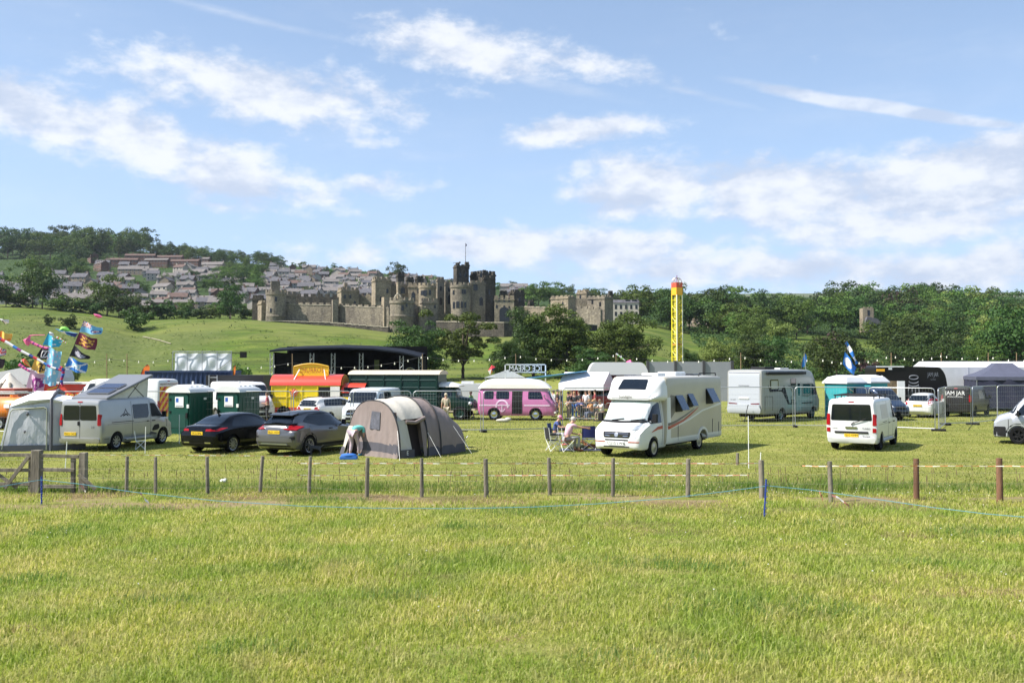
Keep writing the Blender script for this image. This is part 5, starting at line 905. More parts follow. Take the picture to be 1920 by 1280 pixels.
for s_ in (-1, 1): b.bb(.2, 4.1, s_ * .72 - .03, s_ * .72 + .03, 1.76, 1.81)
b.build('roof_gutter', CREAMP, o)
for x0, x1 in ((.35, .95), (1.05, 1.85)): bd.sides(rect(x0 + .05, x1, 1.18, 1.60, .06), GLASS, 'side_window')
for x0, x1 in ((2.95, 3.7),): bd.sides(rnd([(x0, 1.18), (3.82, 1.18), (3.66, 1.6), (x0, 1.6)], .06), GLASS, 'cab_window')
bd.patch('L', rect(2.0, 2.75, 1.18, 1.60, .06), GLASS, 'side_window'); bd.patch('R', rect(2.02, 2.62, .36, 1.66, .04), ARCH, 'dark_side_doorway_patch', off=.01); bd.patch('F', rnd([(-.66, 1.14), (.66, 1.14), (.58, 1.60), (-.58, 1.60)], .1), GLASS, 'windscreen', cell=.06)  # near-black patch on the right side paints the dark of an open doorway
bd.patch('R', rect(.12, 1.9, .80, .88), PALEPK, 'side_stripe', off=.01); bd.patch('R', rect(2.72, 4.2, .80, .88), PALEPK, 'side_stripe', off=.01)
c = (1.45, .78); ring = [(c[0] + .34 * math.cos(t), c[1] + .34 * math.sin(t)) for t in np.linspace(R(-15), R(195), 15)]; bd.stroke('R', ring, .09, PALEPK, 'emblem', off=.016); bd.stroke('R', [(c[0], .5), (c[0], .9)], .06, PALEPK, 'emblem', off=.017); bd.stroke('R', [(c[0] - .16, .64), (c[0] - .08, .52), (c[0], .48), (c[0] + .08, .52), (c[0] + .16, .64)], .05, PALEPK, 'emblem', off=.018); bd.stroke('R', [(c[0] - .14, .84), (c[0] + .14, .84)], .04, PALEPK, 'emblem', off=.018)
bd.patch('R', rect(.7, 1.2, 1.42, 1.44), SEAM, 'window_bar', off=.012)
for s_ in (-1, 1): bd.patch('F', [(s_ * .55 + .11 * math.cos(t), .80 + .11 * math.sin(t)) for t in np.linspace(0, 5.8, 12)], CLEARL, 'headlight', off=.03)
b = MB(); b.bb(4.42, 4.56, -.78, .78, .38, .50); b.build('front_bumper', CREAMP, o, bevel=.03); b = MB(); b.bb(-.06, .06, -.74, .74, .38, .50); b.build('rear_bumper', CREAMP, o, bevel=.03); bd.mirrors(3.9, 1.3, .84, CHROME, .6)
for x in (1.0, 1.35, 1.7, 2.05, 2.4, 2.75): b = MB(); b.cyl((x, -.68, 1.98), (x + .06, -.55, 2.24), .014); b.build('roof_rib', BLACKP if x > 5 else PALEPK, o)
place(o, .98, -.8, 925, 787.5, -8); o.scale = (1.05, 1.05, 1.08)
# ---- coachbuilt motorhomes
MH = mat('motorhome_side', (.44, .40, .32), .4, coat=.3, var=.04, vscale=1); MGR = mat('stripe_grey', (.13, .12, .10), .4); MRED = mat('stripe_red', (.40, .07, .035), .4); SCREEN = mat('silver_blind', (.50, .56, .54), .25, metal=.3, var=.12, vscale=6, bump=.3, bscale=5); WPL = mat('white_gelcoat', (.66, .66, .645), .35, coat=.3)
def box_body(b, x0, x1, w_, z0, z1): b.bb(x0, x1, -w_, w_, z0, z1)
o = empty('motorhome', (0, 0, 0), 0, 'large white and beige motorhome with red swoosh stripe facing the camera', 'motorhome')
# cab, a loft reaching back into the living body
CAB = [(5.0, .30, 1.2, 2.2, .98, 1.02, .90, .12), (5.35, .30, 1.2, 2.16, .98, 1.02, .88, .12), (5.8, .30, 1.2, 1.98, .98, 1.02, .84, .1), (6.35, .30, 1.15, 1.42, .97, 1.0, .78, .1), (6.55, .30, 1.08, 1.26, .96, .98, .76, .12), (6.8, .30, .95, 1.10, .92, .94, .70, .14), (6.93, .32, .80, .92, .84, .86, .62, .14), (6.98, .38, .66, .78, .72, .74, .52, .1)]
cab = Body(o, CAB, [WPL], name='cab', wheels=(6.02,), wr=.345); wheels(o, (6.02, 1.98), .90, .345, .22, 'hubcap', rr=.68)
cab.patch('F', rnd([(-.86, 1.30), (.86, 1.30), (.72, 2.06), (-.72, 2.06)], .1), SCREEN, 'windscreen', cell=.08); cab.stroke('F', [(-.88, 1.27), (0, 1.245), (.88, 1.27)], .06, BLACKP, 'scuttle', off=.02)
for x in (-.4, .35): cab.stroke('F', [(x, 1.28), (x + .45, 1.34)], .025, BLACKP, 'wiper', off=.04)
cab.sides(rnd([(5.42, 1.20), (6.25, 1.20), (6.3, 1.28), (5.85, 1.80), (5.55, 1.92), (5.42, 1.92)], .04), GLASS, 'cab_window'); cab.sides(rect(5.33, 5.35, .4, 2.0), SEAM, 'door_gap', off=.003); cab.mirrors(6.12, 1.32, .98, BLACKP, 1.3)
for s_ in (-1, 1): cab.patch('F', rnd([(s_ * .50, .98), (s_ * .88, 1.03), (s_ * .86, 1.18), (s_ * .62, 1.13)], .04), CLEARL, 'headlight', off=.014, cell=.05); cab.patch('F', rect(min(s_ * .46, s_ * .86), max(s_ * .46, s_ * .86), .56, .59), MRED, 'bumper_stripe', off=.012); cab.patch('F', rnd([(s_ * .58, .70), (s_ * .74, .70), (s_ * .78, .84), (s_ * .64, .82)], .03), CLEARL, 'fog_lamp', off=.012)
cab.patch('F', rnd([(-.50, .72), (.50, .72), (.54, .92), (-.54, .92)], .05), BLACKP, 'grille', off=.014, cell=.06)
for z in (.78, .86): cab.patch('F', rect(-.46, .46, z - .008, z + .008), CHROME, 'grille_bar', off=.024)
cab.patch('F', [(.075 * math.cos(t), .82 + .075 * math.sin(t)) for t in np.linspace(0, 5.8, 12)], ALLOY, 'round_badge', off=.03); cab.patch('F', rect(-.45, .45, .62, .66), BLACKP, 'air_slot', off=.012); cab.patch('F', rect(-.5, .5, .38, .42), BLACKP, 'air_slot', off=.012); plate(cab, 'F', 0, .52, 'CU15 LWA', False, .6, .14)
# living body with a sloping low-profile nose over the cab
CB = [(0, .55, 1.3, 2.72, 1.10, 1.13, 1.08, .10), (.04, .42, 1.3, 2.80, 1.14, 1.16, 1.13, .10), (.3, .40, 1.3, 2.84, 1.15, 1.16, 1.14, .10), (4.6, .40, 1.3, 2.84, 1.15, 1.16, 1.14, .10), (5.05, .40, 1.3, 2.84, 1.13, 1.15, 1.12, .12), (5.2, .42, 1.3, 2.82, 1.02, 1.08, 1.08, .12)]
lb = Body(o, CB, [MH], name='living_body', wheels=(1.98,), wr=.345, arch_r=.44)
NB = [(5.15, 1.98, 2.2, 2.83, 1.10, 1.13, 1.08, .14), (5.45, 1.98, 2.2, 2.70, 1.07, 1.10, 1.02, .16), (5.70, 1.99, 2.16, 2.46, .99, 1.02, .90, .18), (5.90, 2.0, 2.10, 2.27, .90, .93, .80, .16), (5.99, 2.02, 2.06, 2.16, .82, .85, .72, .10)]
nb = Body(o, NB, [WPL], name='roof_nose', step=.06); nb.patch('T', rnd([(5.42, -.50), (5.80, -.56), (5.80, .56), (5.42, .50)], .05), GLASS, 'skylight', off=.03)
nb.text('F', 'Sunlight', -.15, 2.13, .15, MGR, sx=1.15)
lb.patch('T', rect(.15, 5.1, -1.0, 1.0, .05), WPL, 'roof_skin', off=.01)
for ax in 'LR':
    lb.patch(ax, rect(.05, 5.15, .42, .62), WPL, 'white_skirt', off=.012); lb.patch(ax, rect(4.95, 5.15, .62, 2.1), WPL, 'corner_panel', off=.013); lb.patch(ax, [(.02, .62), (.55, .62), (.55, 1.0), (.02, 1.0)], WPL, 'rear_panel', off=.011) if 0 else None
    lb.stroke(ax, [(5.1, .96), (4.2, 1.08), (3.2, 1.25), (2.0, 1.52), (.1, 1.74)], [.07, .06, .07, .06, .09], WPL, 'swoosh', off=.012)
    lb.stroke(ax, [(5.12, 1.00), (4.5, 1.10), (3.8, 1.22), (3.0, 1.46), (2.4, 1.66)], [.12, .09, .07, .06, .01], MRED, 'swoosh', off=.015); lb.stroke(ax, [(5.12, 1.12), (4.4, 1.22), (3.6, 1.40), (2.8, 1.62)], [.10, .07, .05, .01], MGR, 'swoosh', off=.016)
    lb.patch(ax, rnd([(4.95, 1.3), (4.95, 2.2), (4.3, 2.1), (4.3, 1.75)], .1), MGR, 'dark_panel', off=.01); cab.stroke(ax, [(6.2, .9), (5.75, 1.02), (5.35, 1.04)], [.02, .10, .12], MRED, 'swoosh', off=.012)
    lb.patch(ax, rect(.35, .37, .5, 1.0), SEAM, 'locker_gap', off=.013); lb.patch(ax, rect(1.0, 1.02, .62, 1.15), SEAM, 'locker_gap', off=.013); lb.patch(ax, rect(4.3, 4.32, .5, 1.15), SEAM, 'door_gap', off=.013)
    sy = 1 if ax == 'L' else -1
    for x0, x1, z0, z1 in ((3.9, 4.55, 1.55, 2.15), (2.95, 3.45, 1.68, 2.18), (.9, 1.65, 1.75, 2.35)):
        lb.patch(ax, rect(x0, x1, z0, z1, .05), BLACKP, 'window_frame', off=.015); b = MB(); t = R(28); b.box(((x0 + x1) / 2, sy * (1.17 + (z1 - z0) / 2 * math.sin(t)), z1 - (z1 - z0) / 2 * math.cos(t)), (x1 - x0 - .04, .03, z1 - z0), M=Matrix.Rotation(sy * t, 3, 'X')); b.build('tilted_window', mat('tinted_acrylic', (.035, .055, .10), .08, spec=.8), o)
ar = [(1.98 + .50 * math.cos(t), .345 + .50 * math.sin(t)) for t in np.linspace(R(8), R(172), 12)]
for ax in 'LR': lb.stroke(ax, ar, .10, WPL, 'arch_trim', off=.03)
b = MB(); b.bb(3.6, 4.3, -.35, .35, 2.85, 2.98); b.build('roof_vent', WPL, o, bevel=.05); b = MB(); b.bb(1.6, 2.6, -.5, .3, 2.85, 3.02); b.build('roof_air_unit', WPL, o, bevel=.06); b = MB(); b.bb(.5, 1.4, -.3, .5, 2.85, 2.93); b.build('roof_vent', GLASS, o, bevel=.03); b = MB(); b.bb(4.5, 5.0, -.7, .2, 2.85, 2.90); b.build('solar_panel', mat('solar_cells', (.03, .04, .08), .2), o)
b = MB()
for s_ in (-1, 1): b.tube([(.2, s_ * .98, 2.84), (.25, s_ * .98, 2.96), (1.9, s_ * .98, 2.96), (1.95, s_ * .98, 2.84)], .022)
b.build('roof_rail', BLACKP, o); under(o, .6, 6.3, .7, .28, .35)
place(o, 6.02, 1.01, 1227, 857, -124)
# second motorhome, seen from the rear
G2 = mat('motorhome_grey', (.29, .29, .27), .4, coat=.3); PW = mat('rear_pale', (.40, .42, .46), .38, coat=.3)
o = empty('motorhome', (0, 0, 0), 0, 'tall grey-sided motorhome with pale rear panel and black awning case', 'motorhome')
CB = [(0, .62, 1.3, 2.66, 1.04, 1.10, 1.04, .10), (.06, .50, 1.3, 2.84, 1.12, 1.15, 1.12, .10), (.3, .42, 1.3, 2.90, 1.13, 1.15, 1.13, .10), (5.2, .40, 1.3, 2.90, 1.13, 1.15, 1.13, .10), (5.9, .40, 1.3, 2.82, 1.13, 1.15, 1.10, .14), (6.4, .40, 1.3, 2.50, 1.10, 1.12, 1.02, .18), (6.8, .40, 1.2, 1.95, 1.05, 1.08, .92, .18), (7.1, .42, 1.0, 1.3, .95, .98, .8, .15), (7.2, .5, .8, 1.0, .8, .85, .65, .1)]
lb = Body(o, CB, [G2], name='living_body', wheels=(2.3, 6.1), wr=.345); wheels(o, (2.3, 6.1), .92, .345, .22, 'spoke', n=6); under(o, .6, 6.6, .7, .25, .35)
lb.patch('B', rect(-1.02, 1.02, .70, 2.78, .08), PW, 'rear_panel', off=.012); lb.patch('B', rect(-1.05, 1.05, .52, .98, .06), PW, 'rear_bumper', off=.10); lb.patch('B', rect(-1.0, 1.0, 2.72, 2.75, .01), SEAM, 'brake_light_strip', off=.02); lb.patch('B', rect(-.35, .35, 2.0, 2.03), SEAM, 'painted_panel_crease', off=.02); lb.patch('B', rect(-.33, .33, 1.28, 1.36, .03), WPL, 'grab_handle', off=.05); lb.text('B', 'BURSTNER' if 0 else 'CRUISER', .72, 1.22, .10, INK)  # crease on the rear panel is a painted dark line of shade
for s_ in (-1, 1): lb.patch('B', rnd([(s_ * .45, .98), (s_ * 1.0, 1.0), (s_ * 1.0, 1.06), (s_ * .45, 1.03)], .02), mat('dark_red_lens', (.12, .006, .01), .3), 'tail_light', off=.03)
plate(lb, 'B', 0, .76, 'NX19 DDK', w_=.52); b = MB(); b.bb(.5, 4.9, -1.30, -1.16, 2.62, 2.78); b.build('awning_case', BLACKP, o, bevel=.03)
lb.patch('R', rect(.95, 1.85, 1.75, 2.35, .06), GLASS, 'side_window', off=.02); lb.patch('R', rect(1.03, 1.77, 1.82, 2.28, .04), mat('pale_blind', (.45, .46, .40), .7), 'window_blind', off=.024); lb.patch('R', rect(3.3, 3.85, 2.0, 2.4, .04), GLASS, 'side_window', off=.02)
lb.patch('R', rnd([(.7, 2.05), (.95, 1.75), (2.2, 1.75), (2.5, 2.0), (2.6, 1.9), (3.1, .98), (2.95, .92), (2.35, 1.6), (2.1, 1.68), (.9, 1.66)], .02), BLACKP, 'graphic_stripe', off=.013); lb.patch('R', [(2.95, .92), (5.9, .92), (5.9, .98), (3.0, .98)], BLACKP, 'graphic_stripe', off=.014)
lb.patch('R', rnd([(2.9, 2.0), (6.0, 2.1), (6.1, 1.5), (5.3, 1.3), (3.6, 1.4), (3.2, 1.9)], .05), MGR, 'graphic_panel', off=.011); lb.patch('R', rect(3.9, 4.55, .5, 2.4, .05), G2, 'entrance_door', off=.016); lb.patch('R', rect(4.08, 4.38, 1.4, 2.1, .04), GLASS, 'door_window', off=.02); lb.patch('R', rect(4.75, 5.6, 1.5, 2.05, .05), GLASS, 'side_window', off=.02); lb.patch('R', rnd([(5.75, 1.4), (6.6, 1.4), (6.45, 1.9), (5.9, 2.05)], .05), GLASS, 'cab_window', off=.02)
for x0, x1, z0, z1 in ((.35, 1.2, .62, 1.4), (3.3, 3.75, .95, 1.35)): [lb.patch('R', q, SEAM, 'locker_gap', off=.013) for q in (rect(x0, x0 + .02, z0, z1), rect(x1, x1 + .02, z0, z1), rect(x0, x1, z1, z1 + .02))]
for z in (1.02, 1.12): lb.patch('R', rect(3.35, 3.7, z, z + .06), BLACKP, 'fridge_vent', off=.02)
b = MB(); b.bb(1.5, 2.6, -.5, .5, 2.92, 3.06); b.build('roof_air_unit', BLACKP, o, bevel=.05); b = MB(); b.bb(3.4, 4.4, -.4, .4, 2.92, 3.0); b.build('roof_vent', WPL, o, bevel=.03); b = MB(); b.cyl((5.6, -.9, 2.8), (5.4, -.9, 3.9), .02); b.build('aerial', STEEL, o)
place(o, 0, -1.13, 1428, 792, 46); o.scale = (1.06, 1, 1.05)
b = MB(); b.cyl((0, 0, 0), (.25, .1, .95), .022); b.cyl((.25, .1, .95), (.3, .2, 1.0), .03); q = b.build('jack_pole', BLACKP, empty('prop_stand', gp(1395, 792), 0, 'thin black prop pole leaning on the grass behind the pale motorhome rear', 'pole'))

# ---- horse lorry, shipping container, trailers
GRN = mat('dark_green_paint', (.006, .030, .023), .4, spec=.3); LID = mat('lorry_roof', (.55, .46, .33), .6, var=.1, vscale=1)
o = empty('horse_lorry', (0, 0, 0), 0, 'dark green vintage horse lorry with cream roof behind the tent', 'lorry')
b = MB(); b.bb(0, 5.6, -1.15, 1.15, .75, 2.75); b.build('box_body', GRN, o); b = MB(); P = [[(x, 1.22 * math.cos(a), 2.75 + .26 * math.sin(a)) for a in np.linspace(0, math.pi, 9)] for x in (-.05, 5.7)]; b.grid(P); [b.add(q, [tuple(range(9))]) for q in P]; b.build('roof', LID, o, 40)
for i, z in enumerate((1.25, 1.55, 1.95, 2.4)): b = MB(); b.bb(.05, 5.55, -1.18, -1.15, z, z + .05); b.build('side_rail', mat('rail_green', (.06, .10, .09), .5), o)
for x in (0.06, 1.1, 2.2, 3.3, 4.4, 5.5): b = MB(); b.bb(x - .04, x + .04, -1.20, -1.15, .75, 2.75); b.build('side_post', GRN, o)
CL = [(5.5, .55, 1.35, 2.0, .85, .95, .84, .15), (6.3, .55, 1.35, 1.98, .85, .95, .84, .15), (6.6, .55, 1.32, 1.85, .85, .93, .80, .12), (6.75, .55, 1.25, 1.40, .84, .90, .66, .12), (7.3, .55, 1.15, 1.30, .78, .82, .55, .14), (7.65, .58, 1.0, 1.18, .66, .70, .45, .14), (7.72, .66, .9, 1.05, .5, .56, .36, .1)]
bd = Body(o, CL, [GRN], name='cab', cr=.03); bd.sides(rect(5.75, 6.4, 1.42, 1.82, .05), GLASS, 'cab_window'); bd.patch('F', rnd([(-.7, 1.45), (.7, 1.45), (.62, 1.82), (-.62, 1.82)], .06), GLASS, 'windscreen', cell=.06); bd.patch('F', rect(-.35, .35, .7, 1.0), BLACKP, 'grille')
for s_ in (-1, 1): b = MB(); b.ell((7.5, s_ * .78, 1.0), (.12, .13, .13)); b.build('headlight', CLEARL, o, 60)
b = MB(); P = [[(x, .98 * math.cos(a), 2.0 + h * math.sin(a)) for a in np.linspace(0, math.pi, 9)] for x, h in ((5.5, .28), (6.2, .30), (6.6, .2), (6.8, .06))]; b.grid(P); b.build('cab_roof', CREAMP, o, 50)
b = MB(); b.bb(5.6, 6.5, -1.0, -.85, .5, .56); b.bb(7.6, 7.8, -.85, .85, .58, .70); b.build('bumper', LID, o); wheels(o, (1.3, 6.9), .92, .42, .24, 'steel', rr=.6, rm=GRN); under(o, .4, 7.2, .5, .4, .35); place(o, 7.6, -.85, 884, 787.5, -9)
b = MB(); BC = mat('container_blue', (.018, .038, .10), .5, var=.15, vscale=1.5)
o = empty('shipping_container', (0, 0, 0), 0, 'dark blue corrugated shipping container below the white banner', 'container')
n = 72; P0 = []; 
for i in range(n + 1): x = 9.0 * i / n; y = -1.22 + (0 if (i // 2) % 2 else .05); P0.append((x, y))
b.grid([[(x, y, .15) for x, y in P0], [(x, y, 2.5) for x, y in P0]]); b.bb(0, 9, -1.16, 1.2, .15, 2.52); b.build('shell', BC, o)
b = MB(); b.bb(-.02, 9.02, -1.25, -1.14, 2.5, 2.62); b.bb(-.02, 9.02, -1.25, -1.14, .05, .17); [b.bb(x - .08, x + .08, -1.26, -1.1, .05, 2.62) for x in (0, 9)]; b.bb(-.02, 9.02, 1.1, 1.25, 2.5, 2.62); b.build('frame', BC, o)
place(o, 0, -1.22, 272, 783, 2); o.location.z = .35; o.scale = (.60, 1, 1)
# black food stall box with ladder next to the container
o = empty('food_stall', (0, 0, 0), 0, 'black open-fronted stall with white menu boards right of the container', 'stall'); b = MB(); b.bb(0, 3.6, 0, 2.2, 0, 2.7); b.build('stall_body', mat('stall_black', (.012, .012, .014), .6), o)
b = MB(); b.bb(1.0, 1.9, -.05, -.01, 1.1, 2.0); b.build('menu_board', PWH, o); b = MB(); b.bb(2.2, 3.4, -.06, -.01, 1.3, 2.3); b.m = 1; b.bb(2.5, 3.1, -.07, -.06, 1.9, 2.15); b.build('hatch_frame', [mat('board_grey', (.06, .06, .06), .7), PYEL], o)
for x in (.25, .75): b = MB(); b.cyl((x, -.15, 0), (x, -.15, 2.7), .03); [b.cyl((.25, -.15, z), (.75, -.15, z), .02) for z in np.arange(.3, 2.7, .45)] if x < .5 else None; b.build('ladder', STEEL, o)
place(o, 0, 0, 385, 784, 2)
# churros trailer
YEL = paint('yellow_paint', (.78, .58, .01), 0, .4); CRED = paint('trailer_red', (.62, .05, .025), 0, .4)
o = empty('churros_trailer', (0, 0, 0), 0, 'yellow and red churros trailer with round-ended red roof and sign', 'food trailer')
b = MB(); b.bb(0, 4.4, -1, 1, .45, 1.95); b.build('box_body', YEL, o); b = MB(); b.bb(-.02, 4.42, -1.02, 1.02, .42, .72); b.build('red_skirt', CRED, o)
P = [[(x, 1.06 * math.cos(a), 1.95 + .62 * math.sin(a)) for a in np.linspace(0, math.pi, 13)] for x in (-.08, 4.5)]; b = MB(); b.grid(P); [b.add(q, [tuple(range(13))]) for q in P]; b.build('roof', CRED, o, 40)
b = MB(); b.add([(4.53, y, z) for x, y, z in P[1]] + [(4.56, y * .95, 1.95 + (z - 1.95) * .93) for x, y, z in P[1]], [tuple(range(13)), tuple(range(13, 26))]); b.build('gable_board', mat('gable_gold', (.42, .26, .05), .5), o); v, f = text_geo('CHURROS', .42, sx=.75); q = MB(); q.add([(4.58, p[0], 2.18 + p[1]) for p in v], f); q.build('gable_lettering', CRED, o)
for x in (.05, 1.0, 2.0, 3.0, 4.35): b = MB(); b.bb(x - .03, x + .03, -1.04, -1.0, .72, 1.95); b.build('side_batten', YEL, o)
b = MB(); b.bb(.05, 3.0, -1.035, -1.0, 1.28, 1.33); b.build('side_batten', YEL, o)
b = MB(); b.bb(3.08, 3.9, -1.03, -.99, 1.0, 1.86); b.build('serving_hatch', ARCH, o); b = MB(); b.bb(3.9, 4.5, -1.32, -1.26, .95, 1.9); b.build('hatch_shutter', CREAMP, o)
b = MB()
for i in range(9): a = 2 * math.pi * i / 9; b.cyl((1.5, -1.06, 1.55), (1.5 + .26 * math.cos(a), -1.06, 1.55 + .24 * math.sin(a)), .035)
b.ell((1.5, -1.06, 1.58), (.15, .05, .15)); b.build('churro_emblem', mat('emblem_red', (.55, .12, .08), .6), o)
sg = empty('roof_sign', (0, 0, 0)); sg.parent = o; b = MB(); SY = mat('sign_yellow', (.80, .50, .02), .5)
n = 12; P = [[(1.35 + 2.2 * i / n, -.5 - .0, z + .16 * math.sin(math.pi * i / n)) for i in range(n + 1)] for z in (2.55, 3.0)]; P[0] = [(p[0], p[1], 2.5) for p in P[0]]; b.grid(P); b.grid([[(p[0], p[1] + .08, p[2]) for p in q] for q in P]); b.build('sign_board', SY, sg)
b = MB(); P2 = [(1.33 + 2.24 * i / n, -.52, 3.02 + .16 * math.sin(math.pi * i / n)) for i in range(n + 1)]; b.tube(P2, .05, 6); b.tube([(1.33, -.52, 3.02), (1.33, -.52, 2.5)], .04); b.tube([(3.57, -.52, 3.02), (3.57, -.52, 2.5)], .04); b.build('sign_rim', mat('rim_gold', (.62, .36, .02), .5), sg)
v, f = text_geo('CHURROS', .42, sx=.86); q = MB(); q.add([(2.45 + p[0], -.53, 2.80 + p[1]) for p in v], f); q.build('sign_lettering', mat('letter_brown', (.40, .10, .02), .6), sg)
b = MB(); b.cyl((1.4, -.9, 2.2), (1.7, -.55, 2.85), .03); b.cyl((3.5, -.9, 2.2), (3.3, -.55, 2.85), .03); b.build('sign_brace', PWH, sg)
b = MB(); P = [[(x, .98 * math.cos(a), 1.55 + .55 * math.sin(a)) for a in np.linspace(0, math.pi, 9)] for x in (4.5, 5.6, 6.0)]; b.grid(P); b.build('cab_roof', CRED, o, 40); b = MB(); b.bb(4.4, 6.0, -.95, .95, .5, 1.3); b.build('cab_body', YEL, o); b = MB(); b.bb(4.7, 5.8, -.97, -.93, 1.32, 1.85); b.bb(4.5, 5.95, -.9, .9, 1.3, 1.5); b.build('cab_window', GLASS, o)
wheels(o, (.85, 5.2), .92, .33, .2, 'steel', rm=BLACKP); b = MB(); b.add([(.85 + .48 * math.cos(a), -1.03, .33 + .48 * math.sin(a)) for a in np.linspace(0, math.pi, 12)], [tuple(range(12))]); b.build('dark_arch_patch', ARCH, o)  # black half disc paints the shade inside a wheel arch
place(o, 0, -1, 508, 787, -3); o.scale = (.95, 1, 1.07)
# black bar trailer
BLT = mat('trailer_black', (.009, .008, .007), .4, spec=.25); o = empty('bar_trailer', (0, 0, 0), 0, 'black bar trailer with grey jar emblem behind the white hatchback', 'food trailer')
P = rnd([(0, .6), (5.9, .6), (6.25, 1.4), (6.05, 2.2), (5.6, 2.62), (0, 2.7)], .25); b = MB(); b.prism(P, -1.05, 1.05); b.build('box_body', BLT, o)
GJ = mat('jar_grey', (.20, .21, .23), .6); b = MB(); cx = 3.25
for z, r in ((2.05, .40), (1.83, .40), (1.66, .43)): b.tube([(cx + r * math.cos(a), -1.07, z + .11 * math.sin(a)) for a in np.linspace(0 if z > 2 else math.pi, 2 * math.pi, 20)], .03, 5)
b.tube([(cx - .42, -1.07, 1.6), (cx - .46, -1.07, 1.3), (cx - .42, -1.07, .75)], .03, 5); b.tube([(cx + .42, -1.07, 1.6), (cx + .46, -1.07, 1.3), (cx + .42, -1.07, .75)], .03, 5); b.tube([(cx - .14, -1.07, 1.45), (cx - .16, -1.07, .8)], .03, 5); b.tube([(cx + .14, -1.07, 1.45), (cx + .16, -1.07, .8)], .03, 5); b.build('jar_emblem', GJ, o)
for t, x, z, s_ in (('JAM JAR', 4.95, 2.2, .34), ('COCKTAILS', 4.95, 1.93, .11)): v, f = text_geo(t, s_, sx=.8); q = MB(); q.add([(x + p[0], -1.062, z + p[1]) for p in v], f); q.build('lettering', GJ, o)
b = MB(); b.bb(.75, 2.3, -1.07, -1.04, .9, 1.85); b.build('serving_hatch', mat('bar_inside', (.18, .13, .07), .7, var=.8, vscale=3), o); b = MB(); b.bb(1.7, 2.35, -1.3, -1.24, .3, 1.85); b.build('white_shutter', PWH, o); b = MB(); b.bb(.0, .7, -1.12, -1.06, 2.38, 2.52); b.build('light_strip', mat('lamp_orange', (.8, .4, .02), .4), o); b = MB(); b.bb(1.05, 1.35, -1.1, -1.05, 2.48, 2.6); b.build('red_label', PWH, o); b = MB(); b.bb(-.02, 2.4, -1.12, -1.05, 2.62, 2.68); b.build('top_rail', PWH, o)
q = MB(); q.tube([(.45 + .14 * math.cos(a), -1.08, 2.0 + .12 * math.sin(a)) for a in np.linspace(R(-150), R(130), 10)], .04, 5); q.tube([(.45, -1.08, 1.75), (.45, -1.08, 1.35), (.32, -1.08, 1.3)], .04, 5); q.build('painted_symbol', PWH, o)
wheels(o, (2.5, 3.4), .95, .33, .2, 'steel', rm=BLACKP); place(o, 0, -1.05, 1644, 776, 0); o.scale = (.78, 1, 1.22)
# red catering trailer and orange bowser at the far left
o = empty('catering_trailer', (0, 0, 0), 0, 'red catering trailer with yellow script lettering behind the grey awning', 'food trailer'); b = MB(); b.bb(0, 4.4, -1, 1, .5, 2.55); b.build('box_body', CRED, o); b = MB(); b.bb(-.05, 4.45, -1.06, 1.05, 2.5, 2.62); b.build('roof_trim', PWH, o)
v, f = text_geo('The Snowman', .42, sx=.95); v2, f2 = text_geo('Catering', .5, sx=1.3); q = MB(); q.add([(2.2 + p[0], -1.02, 1.72 + p[1]) for p in v2], f2); q.build('script_lettering', mat('script_yellow', (.75, .55, .05), .5), o)
b = MB(); b.cyl((.6, -1.02, 2.1), (1.2, -1.02, 2.3), .04); b.build('yellow_dash', mat('script_yellow', (.75, .55, .05), .5), o); b = MB(); b.ell((3.0, -1.01, 2.22), (.1, .03, .1)); b.ell((3.2, -1.01, 2.08), (.06, .03, .06)); b.build('white_spot', PWH, o); wheels(o, (2.2,), .9, .3, .2, 'steel'); place(o, 0, -1, 72, 785, -6); o.scale = (1, 1, .86)
o = empty('catering_trailer', (0, 0, 0), 0, 'darker red trailer with gold lettering just right of the bright red one', 'food trailer'); b = MB(); b.bb(0, 3.6, -1, 1, .5, 2.4); b.build('box_body', paint('deep_red', (.16, .012, .012)), o); b = MB(); b.bb(-.05, 3.65, -1.06, 1.05, 2.35, 2.5); b.build('roof_trim', CRED, o); v, f = text_geo('Catering', .4); q = MB(); q.add([(1.5 + p[0], -1.02, 1.95 + p[1]) for p in v], f); q.build('script_lettering', mat('gold_script', (.5, .3, .05), .5), o); wheels(o, (1.8,), .9, .3, .2, 'steel'); place(o, 0, -1, 143, 783, 4); o.scale = (1, 1, .9)
o = empty('food_kiosk', (0, 0, 0), 0, 'brick red kiosk with pale stripe at the left edge behind the orange tank', 'kiosk'); b = MB(); b.bb(-2.2, 1.9, 0, 2, 0, 2.0); b.build('kiosk_body', mat('kiosk_red', (.30, .055, .03), .7), o); b = MB(); b.bb(-2.25, 1.95, -.06, 2.05, 1.72, 1.8); b.build('pale_stripe', PWH, o); b = MB(); b.bb(.7, 1.2, -.03, .0, .9, 1.35); b.build('small_window', GLASS, o); place(o, 1.9, 0, 26, 797, 0)
ORG = paint('orange_paint', (.80, .20, .02), 0, .4); o = empty('water_bowser', (0, 0, 0), 0, 'orange tank trailer on small wheels left of the grey awning', 'tank trailer'); b = MB(); b.lathe([(0, -1.0), (.3, -.99), (.52, -.9), (.6, -.75), (.6, .75), (.52, .9), (.3, .99), (0, 1.0)], (0, 0, 1.05), 20, Matrix.Rotation(math.pi / 2, 3, 'Y')); b.build('tank', ORG, o, 50)
